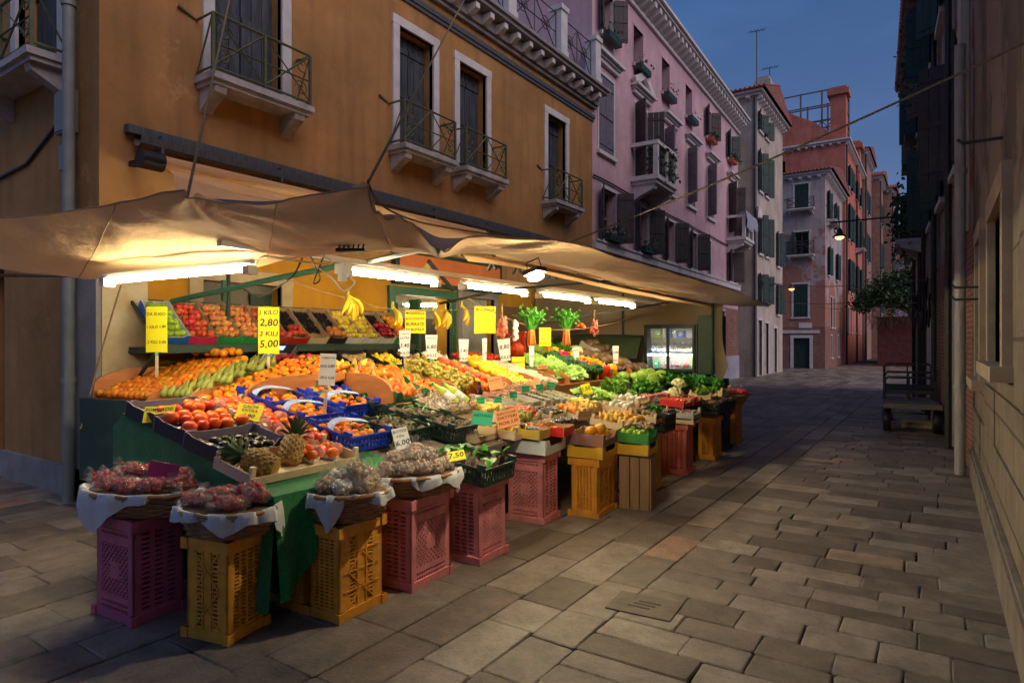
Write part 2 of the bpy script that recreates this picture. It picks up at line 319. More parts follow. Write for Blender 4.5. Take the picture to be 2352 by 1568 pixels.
# ------------------------------------------------------------------ ground and stone paving
def stone_mat():
    m, nt, bs = newmat('worn trachyte paving'); L = nt.links.new
    g = nd(nt, 'ShaderNodeNewGeometry'); at = nd(nt, 'ShaderNodeAttribute', attribute_name='rnd')
    rp = nd(nt, 'ShaderNodeValToRGB'); e = rp.color_ramp.elements
    e[0].color = (.135, .10, .072, 1); e[1].color = (.35, .26, .18, 1); k = e.new(.955); k.color = (.33, .27, .215, 1); k = e.new(.985); k.color = (.36, .21, .14, 1)
    L(at.outputs['Fac'], rp.inputs['Fac'])
    nz = nd(nt, 'ShaderNodeTexNoise', i_Scale=5.0, i_Detail=10.0, i_Roughness=.72); L(g.outputs['Position'], nz.inputs['Vector'])
    mr = nd(nt, 'ShaderNodeMapRange'); mr.inputs['From Min'].default_value = .3; mr.inputs['From Max'].default_value = .72; mr.inputs['To Min'].default_value = .42; mr.inputs['To Max'].default_value = 1.3; L(nz.outputs['Fac'], mr.inputs['Value'])
    hs = nd(nt, 'ShaderNodeHueSaturation'); L(rp.outputs['Color'], hs.inputs['Color']); L(mr.outputs['Result'], hs.inputs['Value'])
    vo = nd(nt, 'ShaderNodeTexNoise', i_Scale=55.0, i_Detail=3.0); L(g.outputs['Position'], vo.inputs['Vector'])
    m2 = nd(nt, 'ShaderNodeMapRange'); m2.inputs['From Min'].default_value = .62; m2.inputs['From Max'].default_value = .7; m2.inputs['To Max'].default_value = .5; L(vo.outputs['Fac'], m2.inputs['Value'])
    mx = nd(nt, 'ShaderNodeMix', data_type='RGBA'); mx.inputs['B'].default_value = (.06, .05, .045, 1); L(hs.outputs['Color'], mx.inputs['A']); L(m2.outputs['Result'], mx.inputs['Factor'])
    L(mx.outputs['Result'], bs.inputs['Base Color'])
    rr = nd(nt, 'ShaderNodeMapRange'); rr.inputs['To Min'].default_value = .34; rr.inputs['To Max'].default_value = .72; L(nz.outputs['Fac'], rr.inputs['Value']); L(rr.outputs['Result'], bs.inputs['Roughness']); bs.inputs['Specular IOR Level'].default_value = .4
    ad = nd(nt, 'ShaderNodeMath', operation='MULTIPLY_ADD'); ad.inputs[1].default_value = .25; L(vo.outputs['Fac'], ad.inputs[0]); L(nz.outputs['Fac'], ad.inputs[2])
    bp = nd(nt, 'ShaderNodeBump', i_Strength=.85, i_Distance=.025); L(ad.outputs[0], bp.inputs['Height']); L(bp.outputs['Normal'], bs.inputs['Normal'])
    return m
PAV = stone_mat()
g = MB(); g.box(-400, 400, -200, 900, -1.0, -.03)
tag(g.build('ground', mat('dark joint earth', (.05, .04, .03), .95, .3, 3, .4), smooth=False), kind='structure')
pv = MB(); pv.att = []
def slab(x0, x1, y0, y1, bev=.008):
    g_ = U(.001, .0045); x0 += g_; x1 -= g_; y0 += U(.001, .0045); y1 -= U(.001, .0045)
    if x1 - x0 < .05 or y1 - y0 < .05: return
    c = min(.012, (x1 - x0) * .1); zz = [U(-.006, .006) for _ in range(2)]
    def ring(i, z):
        a, b, cc, d = x0 + i, x1 - i, y0 + i, y1 - i
        return [(a + c, cc, z), (b - c, cc, z), (b, cc + c, z), (b, d - c, z), (b - c, d, z), (a + c, d, z), (a, d - c, z), (a, cc + c, z)]
    jit = [(U(-.006, .004), U(-.006, .004)) for _ in range(8)]
    v = []
    for i, z in ((0, -.035), (0, -bev * .6), (bev, 0)):
        for (p, j) in zip(ring(i, z), jit): v.append((p[0] + j[0], p[1] + j[1], p[2] + (zz[0] * (p[0] - x0) + zz[1] * (p[1] - y0) if z == 0 else 0)))
    f = [tuple(range(16, 24))] + [(a * 8 + i, a * 8 + (i + 1) % 8, a * 8 + 8 + (i + 1) % 8, a * 8 + 8 + i) for a in (0, 1) for i in range(8)]
    pv.add(v, f); r = random.random(); pv.att += [r] * len(f)
EDGE = -1.52
y = -1.6
while y < 50:                                   # right hand band: courses laid across the lane
    h = U(.17, .27) if y < 26 else U(.5, .7); x = EDGE + U(0, .3) * 0
    while x < .36:
        l = U(.26, .62)
        if x + l > .22: l = .375 - x
        slab(x, x + l, y, y + h); x += l
    y += h
x = EDGE                                        # main band: courses running with the lane
k = 0
while x > -13:
    wd = U(.25, .37); y = -1.6 + U(-.5, 0); k += 1
    while y < 50:
        l = U(.34, .78) * (1 if y < 26 else 2)
        slab(x - wd, x, y, y + l); y += l
    x -= wd
paving = pv.build('paving', PAV, smooth=False); tag(paving, kind='structure')
dm = MB()
pc = atz(1480, 1390, .004)
dm.box(-.19, .19, -.14, .14, -.02, .002)
dr = dm.build('drain_cover', PAV, smooth=False); dr.location = (pc.x, pc.y, .006); dr.rotation_euler = (0, 0, R(4)); tag(dr, 'square stone drain cover with three dark slots set in the paving', 'drain cover')
s_ = MB()
for i in (-1, 0, 1): s_.box(-.065 + i * .02, .065 + i * .02, i * .042 - .009, i * .042 + .009, .0025, .0045)
sl = s_.build('slots', M_['black'], dr, smooth=False)

# ------------------------------------------------------------------ facade kit
class Fac:
    def __init__(s, root, O, e, n, L, z1):
        s.root = root; s.O = Vector(O); s.e = Vector(e).normalized(); s.n = Vector(n).normalized(); s.L = L; s.z1 = z1; s.o = root.location.copy()
    def p(s, u, z, d=0): return s.O + s.e * u + s.n * d + Vector((0, 0, z))
    def uv(s, px, py): q = atP(px, py, s.O, s.n); return (q - s.O).dot(s.e), q.z
    def M(s): return Matrix(((s.e.x, s.n.x, 0, s.O.x), (s.e.y, s.n.y, 0, s.O.y), (0, 0, 1, s.O.z), (0, 0, 0, 1)))
    def mb(s): return MB(s.o)
    def box(s, mb, u0, u1, d0, d1, z0, z1, mi=0): mb.box(u0, u1, d0, d1, z0, z1, mi, s.M()); return mb
    def wall(s, m, holes, th=.28, z0=0, name='wall', u0=0, mi_fn=None):
        us = [u0, s.L]; vs = [z0, s.z1]
        for (a, b, c, d) in holes: us += [a, b]; vs += [c, d]
        us = [u for u in us if u0 <= u <= s.L]; vs = [v for v in vs if z0 <= v <= s.z1]
        op = lambda u, v: any(a < u < b and c < v < d for (a, b, c, d) in holes)
        b = s.mb(); b.sheet(us, vs, op, th, lambda u, v, d: s.p(u, v, -d)); return b.build(name, m, s.root, smooth=False)
def surround(F, u0, u1, z0, z1, w, m, proud=.04, top=None, sill=True):
    b = F.mb(); F.box(b, u0 - w, u0, -.06, proud, z0, z1); F.box(b, u1, u1 + w, -.06, proud, z0, z1); F.box(b, u0 - w - .01, u1 + w + .01, -.06, proud + .004, z1, z1 + w)
    if sill: F.box(b, u0 - w - .05, u1 + w + .05, -.06, proud + .06, z0 - .09, z0)
    return b.build('window', m, F.root, smooth=False)
def plank(F, b, u0, u1, z0, z1, d, n=4, rail=True, th=.03):
    for i in range(n):
        a = u0 + (u1 - u0) * i / n; F.box(b, a + .004, a + (u1 - u0) / n - .004, d, d + th, z0, z1)
    if rail:
        for t in (.12, .5, .88): F.box(b, u0 + .01, u1 - .01, d + th, d + th + .018, z0 + (z1 - z0) * t - .04, z0 + (z1 - z0) * t + .04)
def leafdoor(F, uh, side, wd, z0, z1, ang, m, parent, d=.0, name='shutter', n=3):
    """hinged shutter leaf: hinge at u=uh, side +1 opens towards +u; ang 0 = closed over the hole, 180 = flat on the wall"""
    hp = F.p(uh, 0, d); a = R(ang); dirv = (F.e * (side * math.cos(a)) + F.n * math.sin(a)); nn = dirv.cross(Vector((0, 0, 1)))
    Mx = Matrix(((dirv.x, nn.x, 0, hp.x), (dirv.y, nn.y, 0, hp.y), (0, 0, 1, 0), (0, 0, 0, 1)))
    b = F.mb()
    for i in range(n): b.box(wd * i / n + .003, wd * (i + 1) / n - .003, -.016, .016, z0, z1, 0, Mx)
    for t in (.1, .5, .9): b.box(.015, wd - .015, -.028, .028, z0 + (z1 - z0) * t - .035, z0 + (z1 - z0) * t + .035, 0, Mx)
    return b.build(name, m, parent, smooth=False)
def win(F, u0, u1, z0, z1, m_sur, m_sh, mode='open', w=.12, proud=.03, ang=(165, 165), sill=True):
    W = surround(F, u0, u1, z0, z1, w, m_sur, proud, sill=sill)
    b = F.mb(); F.box(b, u0 - .02, u1 + .02, -.27, -.25, z0, z1); b.build('pane', M_['glass'], W, smooth=False)
    mid = (u0 + u1) / 2; wd = (u1 - u0) / 2
    if mode == 'open':
        fr = F.mb()
        for (a, c) in ((u0, u0 + .06), (mid - .04, mid + .04), (u1 - .06, u1)): F.box(fr, a, c, -.25, -.21, z0, z1)
        for zz in (z0 + .03, (z0 + z1) / 2, z1 - .03): F.box(fr, u0, u1, -.248, -.205, zz - .03, zz + .03)
        fr.build('sash', M_['oldwood'], W, smooth=False)
        leafdoor(F, u0, 1, wd, z0, z1, ang[0], m_sh, W, proud + .02); leafdoor(F, u1, -1, wd, z0, z1, ang[1], m_sh, W, proud + .02)
    elif mode == 'closed':
        for (a, c) in ((u0, mid), (mid, u1)):
            q = F.mb(); plank(F, q, a + .005, c - .005, z0, z1, -.16, 3); q.build('shutter', m_sh, W, smooth=False)
    elif mode == 'flush':
        for (a, c) in ((u0, mid), (mid, u1)):
            q = F.mb(); plank(F, q, a + .005, c - .005, z0, z1, -.03, 3); q.build('shutter', m_sh, W, smooth=False)
    elif mode == 'half':
        leafdoor(F, u0, 1, wd, z0, z1, ang[0], m_sh, W, proud + .02)
        q = F.mb(); plank(F, q, mid, u1 - .005, z0, z1, -.16, 3); q.build('shutter', m_sh, W, smooth=False)
    return W
def scroll(c, ex, ez, r, turns=1.4, n=16, flip=1):
    pts = []
    for i in range(n + 1):
        t = i / n; a = turns * 2 * math.pi * t; rr = r * (1 - .75 * t)
        pts.append(c + ex * (flip * (rr * math.cos(a) - r * .1)) + ez * (rr * math.sin(a)))
    return pts
def iron_balcony(F, u0, u1, z, depth, m_st, m_ir, h=.62):
    b = F.mb(); F.box(b, u0, u1, 0.005, depth, z - .07, z); F.box(b, u0 + .03, u1 - .03, .004, depth - .04, z - .12, z - .07)
    B = b.build('balcony', m_st, F.root, smooth=False)
    for u in (u0 + .06, u1 - .24):
        q = F.mb(); q.add([F.p(u + a, zz, d) for a in (0, .14) for (zz, d) in ((z - .12, .006), (z - .12, depth * .85), (z - .19, depth * .8), (z - .29, depth * .3), (z - .36, .006))],
                          [(0, 1, 2, 3, 4), (9, 8, 7, 6, 5), (0, 5, 6, 1), (1, 6, 7, 2), (2, 7, 8, 3), (3, 8, 9, 4)]); q.build('bracket', m_st, B, smooth=False)
    q = F.mb(); d = depth - .05; t = .016
    for zz in (z + .05, z + h): q.tube([F.p(u0 + .03, zz, .01), F.p(u0 + .03, zz, d), F.p(u1 - .03, zz, d), F.p(u1 - .03, zz, .01)], t, 5)
    q.tube([F.p(u0 + .03, z + h, .0), F.p(u0 - .18, z + h + .06, .02)], t, 5)
    n = 2
    us = [u0 + .03 + (u1 - u0 - .06) * i / n for i in range(n + 1)]
    for u in us: q.bar(F.p(u, z, d), F.p(u, z + h, d), .03)
    for i in range(n):
        a, c = us[i], us[i + 1]
        q.tube([F.p(a, z + .06, d), F.p(c, z + h, d)], .011, 4); q.tube([F.p(a, z + h, d), F.p(c, z + .06, d)], .011, 4)
        q.tube([F.p(a, z + h / 2, d), F.p(c, z + h / 2, d)], .011, 4)
    for (u, fl) in ((u0 + .17, 1), (u1 - .17, -1)):
        for zz in (z + h * .3, z + h * .72): q.tube(scroll(F.p(u, zz, d + .002), F.e, Vector((0, 0, 1)), .10, flip=fl), .009, 4)
    for u in (u0 + .03, u1 - .03): q.tube([F.p(u, z + .06, .02), F.p(u, z + h, d)], .011, 4)
    q.build('railing', m_ir, B); return B
def flowerbox(F, u0, u1, z, m_box, parent, leaf, dense=60):
    b = F.mb(); F.box(b, u0, u1, .06, .24, z - .02, z + .14); X = b.build('flower_box', m_box, parent, smooth=False)
    q = F.mb()
    for i in range(dense):
        c = F.p(U(u0, u1), z + U(.05, .34), U(.03, .38)); leafquad(q, c, U(.04, .075))
    q.build('foliage', leaf, X, smooth=False)
def leafquad(q, c, s_, elong=1.6):
    a = Vector((U(-1, 1), U(-1, 1), U(-.6, 1))).normalized(); b = a.orthogonal().normalized(); b = Matrix.Rotation(U(0, 6.3), 3, a) @ b; c = Vector(c)
    w_ = a.cross(b) * s_ * .5; l_ = b * s_ * elong
    q.add([c, c + l_ * .45 + w_, c + l_, c + l_ * .45 - w_], [(0, 1, 2, 3)])
LEAF = mat('dull green leaves', (.035, .075, .025), .55, .4, 9, rnd=.2)
LEAF_B = mat('bright leaf green', (.10, .30, .03), .45, .3, 9, rnd=.15, hue=.01)
def dentils(F, u0, u1, z, step, w, h, d0, d1, m, parent):
    b = F.mb(); u = 0
    b.add([F.p(u + a, zz, d) for a in (0, w) for (zz, d) in ((z + h, d0), (z + h, d1), (z + h * .45, d1), (z, d0 + (d1 - d0) * .25), (z, d0))], [(0, 1, 2, 3, 4), (9, 8, 7, 6, 5), (0, 5, 6, 1), (1, 6, 7, 2), (2, 7, 8, 3), (3, 8, 9, 4)])
    me = b.mesh('dentil', m, False); u = u0
    while u < u1:
        o = bpy.data.objects.new('dentil', me); COL.objects.link(o); o.parent = parent; o.location = F.e * u; u += step

# ------------------------------------------------------------------ corner building in ochre plaster
FX = -6.65
ob = thing('corner_building', 'ochre plastered two storey corner building with dark shutters behind the stall', 'building', (FX, 2.84, 0))
F = Fac(ob, (FX, 2.84, 0), (0, 1, 0), (1, 0, 0), 10.45, 7.15)
def ycut(px): return atX(px, 784, FX).y - 2.84
wins = [(ycut(484), ycut(622)), (ycut(915), ycut(985)), (ycut(1052), ycut(1108)), (ycut(1256), ycut(1290))]
wins = [(1.15, 2.02), (4.05, 4.82), (5.48, 6.25), (8.38, 9.15)]
ZW0, ZW1 = 4.42, 6.24
op1 = (1.02, 2.02, .9, 2.22); door = (3.95, 5.25, 0, 2.25); door2 = (5.55, 6.5, 0, 2.3)
holes = [(a, b, ZW0, ZW1) for a, b in wins] + [op1, door, door2]
F.wall(M_['orange_plaster'], holes, z0=2.62, name='upper_wall')
F2 = Fac(ob, (FX, 2.84, 0), (0, 1, 0), (1, 0, 0), 10.45, 2.62); F2.wall(M_['yellow_plaster'], [op1, door, door2], name='shop_wall')
G = Fac(ob, (-14, 2.84, 0), (1, 0, 0), (0, -1, 0), 7.07, 7.15)
lw = (14 - 8.62 - .02, 14 - 7.48)
lw = (5.42, 6.5)
G.wall(M_['orange_plaster'], [(lw[0], lw[1], ZW0, ZW1 + .3), (4.35, 5.0, .1, 2.4)], name='side_wall')
b = F.mb(); b.box(-14, FX - .28, 2.84 + .28, 13.29, 7.0, 7.15); b.box(-14, FX - .28, 13.0, 13.28, 0, 7); b.build('roof_slab', M_['grey_stone'], ob, smooth=False)
for i, (a, c) in enumerate(wins):
    W = surround(F, a, c, ZW0, ZW1, .13, M_['istria'], .035, sill=False)
    mid = (a + c) / 2
    for (p, q) in ((a, mid), (mid, c)):
        s_ = F.mb(); plank(F, s_, p + .004, q - .004, ZW0, ZW1 - .02, -.2, 3); s_.build('shutter', M_['dark_shutter'], W, smooth=False)
    iron_balcony(F, a - .22, c + .22, ZW0 - .02, .36, M_['sill_stone'], M_['green_iron'])
W = surround(G, lw[0], lw[1], ZW0, ZW1 + .3, .14, M_['istria'], .035, sill=False)
for (p, q) in ((lw[0], sum(lw) / 2), (sum(lw) / 2, lw[1])):
    s_ = G.mb(); plank(G, s_, p + .004, q - .004, ZW0, ZW1 + .28, -.2, 3); s_.build('shutter', M_['dark_shutter'], W, smooth=False)
iron_balcony(G, lw[0] - .3, lw[1] + .25, ZW0 - .02, .38, M_['sill_stone'], M_['green_iron'])
b = G.mb(); G.box(b, 4.35, 5.0, -.27, -.2, .1, 2.4); b.build('side_door', M_['black'], ob, smooth=False)
b = G.mb(); G.box(b, 5.02, 7.352, .003, .05, 0, .30); b.build('plinth', M_['grey_stone'], ob, smooth=False)
# mouldings, cornice, terrace balustrade
b = F.mb(); F.box(b, 0, 10.5, .004, .05, 6.72, 6.80); F.box(b, 0, 10.5, .004, .03, 6.66, 6.72); b.build('string_course', M_['lead'], ob, smooth=False)
b = F.mb(); F.box(b, 0, 10.55, .003, .07, 6.95, 7.02); F.box(b, -.05, 10.6, -.28, .34, 7.23, 7.30); F.box(b, -.05, 10.63, -.28, .39, 7.30, 7.36); F.box(b, 0, 10.56, -.28, .12, 7.02, 7.22); b.build('cornice', M_['grey_stone'], ob, smooth=False)
dentils(F, .1, 10.4, 7.03, .42, .11, .16, .12, .31, M_['istria'], ob)
b = F.mb()
F.box(b, 2.4, 10.4, .01, .29, 7.381, 7.42); ba = b.build('terrace_balustrade', M_['istria'], ob, smooth=False)
for u in (2.6, 4.7, 6.7, 8.62, 10.2): b = F.mb(); F.box(b, u - .13, u + .13, .02, .28, 7.421, 8.35); F.box(b, u - .16, u + .16, -.01, .31, 8.351, 8.45); F.box(b, u - .15, u + .15, 0, .30, 7.422, 7.55); b.build('post', M_['istria'], ba, smooth=False)
b = F.mb()
for a, c in ((2.6, 4.7), (4.7, 6.7), (6.7, 8.62), (8.62, 10.2)):
    a += .13; c -= .13; n = 2
    for zz in (7.5, 7.9, 8.3): b.tube([F.p(a, zz, .15), F.p(c, zz, .15)], .014, 4)
    for i in range(n):
        p, q = a + (c - a) * i / n, a + (c - a) * (i + 1) / n
        b.tube([F.p(p, 7.5, .15), F.p(q, 8.3, .15)], .012, 4); b.tube([F.p(p, 8.3, .15), F.p(q, 7.5, .15)], .012, 4); b.tube([F.p(q, 7.4, .15), F.p(q, 8.3, .15)], .014, 4)
        b.tube(scroll(F.p((p + q) / 2, 7.9, .152), F.e, Vector((0, 0, 1)), .17, 1.6, 18), .010, 4)
b.build('iron_railing', M_['iron'], ba)
# gutter canopy above the shop front
b = F.mb(); F.box(b, .22, 8.4, .004, .09, 3.60, 3.68)
pts = [(d, z) for d, z in ((.03, 3.6), (.05, 3.5), (.11, 3.47), (.17, 3.50), (.18, 3.58))]
for i in range(len(pts) - 1):
    (d0, z0), (d1, z1) = pts[i], pts[i + 1]
    b.add([F.p(.3, z0, d0), F.p(8.35, z0, d0), F.p(8.35, z1, d1), F.p(.3, z1, d1)], [(0, 1, 2, 3)])
for u in (.5, 1.9, 3.3, 4.7, 6.1, 7.5): F.box(b, u, u + .03, .004, .17, 3.42, 3.62)
b.build('gutter', M_['lead'], ob, smooth=False)
# corner pilaster and shop front
b = F.mb(); F.box(b, .0, .42, .004, .06, 0, 2.5); b.build('pilaster', M_['marble'], ob, smooth=False)
b = G.mb(); G.box(b, 6.93, 7.40, .004, .05, 0, 2.5); b.build('corner_stone', M_['grey_stone'], ob, smooth=False)
SW = mat('bleached wood surround', (.46, .36, .20), .8, .2, 5, .2)
W = surround(F, op1[0], op1[1], op1[2], op1[3], .15, SW, .03)
b = F.mb(); F.box(b, op1[0], op1[1], -.2, -.17, op1[2], op1[3]); b.build('panel', mat('grey panel', (.17, .15, .12), .6), W, smooth=False)
b = F.mb(); F.box(b, op1[1] - .32, op1[1] - .04, -.168, -.13, op1[2], op1[3] - .1); b.build('shutter', M_['green_paint'], W, smooth=False)
# shop entrance: green joinery, signboard, room behind with shelves and light
W = surround(F, door[0], door[1], .0, door[3], .12, M_['mid_green'], .05, sill=False); W.name = 'shop_doorway'
b = F.mb(); F.box(b, door[0] + .55, door[0] + .61, -.2, 0, 0, 2.2); F.box(b, door[0], door[0] + .6, -.2, 0, .95, 1.02); F.box(b, door[0], door[0] + .6, -.18, -.1, .0, .95); b.build('joinery', M_['mid_green'], W, smooth=False)
b = F.mb(); F.box(b, 3.9, 6.62, .006, .10, 2.40, 2.92); SB = b.build('sign_board', M_['green_paint'], ob, smooth=False)
b = F.mb(); F.box(b, 3.98, 6.54, .101, .112, 2.46, 2.86); b.build('sign_face', mat('orange sign face', (.60, .17, .05), .5, .15, 3), SB, smooth=False)
b = F.mb()
for k, (cu, cz) in enumerate(((4.5, 2.64), (4.62, 2.62), (4.57, 2.7))): b.ball(F.p(cu, cz, .115), .06, 10, 6, sq=(.15, 1, 1))
b.build('painted_fruit', mat('painted yellow fruit', (.62, .50, .16), .6), SB)
room = F.mb(); WHT = mat('shop wall white', (.66, .64, .56), .7)
room.box(-9.6, -9.5, 5.5, 10.2, 0, 2.8); room.box(-9.5, FX - .281, 5.5, 5.6, 0, 2.8); room.box(-9.5, FX - .281, 10.1, 10.2, 0, 2.8); room.box(-9.5, FX - .281, 5.6, 10.1, 2.6, 2.7)
room.build('shop_room', WHT, ob, smooth=False)
W2 = surround(F, door2[0], door2[1], 0, door2[3], .1, M_['grey_stone'], .03, sill=False); W2.name = 'side_doorway'
b = F.mb(); F.box(b, door2[0], door2[1], -.2, -.16, 0, door2[3]); b.build('door', mat('dirty pale door', (.42, .42, .37), .6, .2, 4), W2, smooth=False)
b = F.mb(); F.box(b, 6.75, 7.6, .004, .03, 0, 2.2); b.build('lattice_door', mat('brown lattice', (.20, .11, .05), .7, .3, 30), ob, smooth=False)
# drain pipe, junction box and cables on the side wall
dp = MB((-7.0, 2.72, 0)); dp.tube([(-7.0, 2.72, z) for z in (0, 2.0, 2.05, 4, 7.1)], .055, 10)
for z in (1.15, 2.6, 4.8): dp.lathe([(.068, z), (.068, z + .05)], 10, 0, Matrix.Translation((-7.0, 2.72, 0)))
o = dp.build('drain_pipe', M_['gutterpipe']); o.location = (-7.0, 2.72, 0); tag(o, 'grey green metal drain pipe on the ochre corner beside the stall', 'drain pipe')
jb = MB(); jb.box(-.14, .14, -.10, .0, 0, .42); jb.box(-.12, .12, -.11, -.1, .02, .40); jb.box(-.13, .02, -.07, 0, -.35, -.1)
o = jb.build('junction_box', mat('grey plastic box', (.22, .22, .21), .5)); o.location = (-7.22, 2.835, 3.62); tag(o, 'grey plastic junction box high on the ochre side wall', 'junction box')
b = MB(); b.tube([(-7.36, 2.82, 3.85), (-7.7, 2.82, 3.72), (-8.3, 2.82, 3.5), (-9.2, 2.82, 3.45), (-10.5, 2.82, 3.6)], .018, 5); b.tube([(-7.2, 2.8, 3.6), (-7.16, 2.78, 3.3), (-7.22, 2.78, 3.0), (-7.08, 2.76, 2.8), (-7.1, 2.74, 2.3)], .02, 5); b.tube([(-7.16, 2.8, 3.5), (-7.08, 2.78, 3.2), (-7.1, 2.78, 2.9)], .012, 5)
tag(b.build('cable', M_['black']), 'black cables drooping along the ochre side wall', 'cable')

# ------------------------------------------------------------------ long pink building
pe = Vector((-.42, 14.7, 0)).normalized(); pn = Vector((pe.y, -pe.x, 0))
pb = thing('pink_building', 'long pink four storey house with white pedimented windows and two balconies', 'building', (-6.66, 13.3, 0))
F = Fac(pb, (-6.66, 13.3, 0), pe, pn, 14.75, 10.75)
def uu(px): return F.uv(px, 600)[0]
def hole(px0, px1, z0, z1): return (uu(px0), uu(px1), z0, z1)
Crow = [(1385, 1412), (1468, 1487), (1530, 1547), (1584, 1600), (1622, 1634), (1667, 1690)]
Brow = [(1382, 1402), (1458, 1485), (1526, 1548), (1579, 1596), (1624, 1640), (1668, 1688)]
Arow = [(1384, 1404), (1456, 1475), (1520, 1537), (1574, 1589), (1620, 1634), (1666, 1684)]
hs = []; spec_ = []
for i, (a, b_) in enumerate(Crow):
    h = hole(a, b_, 4.0, 5.25); c = (h[0] + h[1]) / 2; hw = .42 if i != 4 else .25; spec_.append(('C', i, (c - hw, c + hw, 4.0, 5.25)))
for i, (a, b_) in enumerate(Brow):
    h = hole(a, b_, 6.1, 8.0); c = (h[0] + h[1]) / 2; spec_.append(('B', i, (c - .45, c + .45, 6.1 if i not in (1, 5) else 5.95, 7.95)))
for i, (a, b_) in enumerate(Arow):
    h = hole(a, b_, 9, 10); c = (h[0] + h[1]) / 2; spec_.append(('A', i, (c - .36, c + .36, 8.98, 10.02)))
gw = [(11.3, 11.75, .95, 2.75), (11.95, 12.4, .95, 2.75), (8.6, 9.4, 0, 2.4), (5.5, 6.3, 1, 2.4)]
F.wall(M_['pink_plaster'], [s[2] for s in spec_], z0=2.9, name='upper_wall')
F3 = Fac(pb, F.O, pe, pn, 14.75, 2.9); F3.wall(M_['brick'], gw, name='ground_floor_wall')
b = F.mb(); F.box(b, 0, 14.75, .003, .05, 0, .95); b.build('plinth', mat('blue grey cement', (.36, .36, .40), .9, .2, 2, .3), pb, smooth=False)
b = F.mb(); F.box(b, 14.47, 14.75, -8, -.285, 0, 10.75); F.box(b, 0, 14.7, -8, -.285, 10.4, 10.5); F.box(b, 0, .28, -8, -.285, 0, 10.4); b.build('end_wall', M_['pink_plaster'], pb, smooth=False)
b = F.mb(); F.box(b, 0, 14.8, .003, .10, 3.72, 3.90); F.box(b, 0, 14.8, .003, .13, 3.90, 3.94); b.build('string_course', M_['istria'], pb, smooth=False)
b = F.mb(); b.tube([F.p(u, 5.42 + .012 * math.sin(u * 2), .04) for u in [i * .5 for i in range(30)]], .022, 5); b.build('cable', M_['iron'], pb)
b = F.mb(); F.box(b, -.1, 14.85, .003, .08, 10.45, 10.55); F.box(b, -.1, 14.9, -.28, .42, 10.86, 10.94); F.box(b, -.1, 14.92, -.3, .50, 10.94, 11.02); b.build('cornice', M_['istria'], pb, smooth=False)
dentils(F, .05, 14.6, 10.56, .40, .17, .30, .003, .38, M_['istria'], pb)
b = F.mb(); b.add([F.p(-.1, 11.02, .5), F.p(14.92, 11.02, .5), F.p(14.92, 12.8, -4), F.p(-.1, 12.8, -4), F.p(14.92, 11.02, -8), F.p(-.1, 11.02, -8)], [(0, 1, 2, 3), (3, 2, 4, 5)]); b.build('roof', M_['rooftile'], pb, smooth=False)
for (rw, i, h) in spec_:
    u0, u1, z0, z1 = h
    if rw == 'C':
        W = win(F, u0, u1, z0, z1, M_['istria'], M_['brown_shutter'], 'open' if i != 4 else 'dark', .07, .02, ang=(155, 120))
        if i in (0, 1): flowerbox(F, u0, u1, z0, M_['green_shutter'], W, LEAF, 70)
    elif rw == 'B':
        shm = M_['brown_shutter'] if i in (1, 5) else M_['grey_shutter']
        W = win(F, u0, u1, z0, z1, M_['istria'], shm, {0: 'flush', 1: 'open', 2: 'half', 3: 'half', 4: 'half', 5: 'open'}[i], .06, .02, ang=(125, 110), sill=i not in (1, 5))
        b = F.mb(); zt = z1 + .33
        F.box(b, u0 - .22, u1 + .22, .003, .14, zt, zt + .06); F.box(b, u0 - .28, u1 + .28, .003, .22, zt + .06, zt + .13); F.box(b, u0 - .18, u1 + .18, .003, .09, zt - .10, zt)
        if i == 1:
            m_ = (u0 + u1) / 2; z_ = zt + .13
            for sgn in (-1, 1): b.bar(F.p(m_ + sgn * .74, z_ + .02, .11), F.p(m_, z_ + .44, .11), .2, .09, up=F.n)
            b.add([F.p(u0 - .2, z_, .02), F.p(u1 + .2, z_, .02), F.p(m_, z_ + .4, .02)], [(0, 1, 2)])
        b.build('pediment', M_['istria'], W, smooth=False)
    else:
        mode = 'dark' if i in (1, 2, 3) else 'open'
        W = win(F, u0, u1, z0, z1, M_['pink_plaster'] if i in (1, 2, 3) else M_['istria'], M_['green_shutter'] if i == 5 else M_['brown_shutter'], mode, .04, .012, ang=(150, 130))
        bx = M_['green_shutter'] if i < 4 else paint('terracotta', (.42, .10, .05), .8)
        flowerbox(F, u0 - .02, u1 + .02, z0 - .16, bx, W, LEAF, 25 if i < 4 else 130)
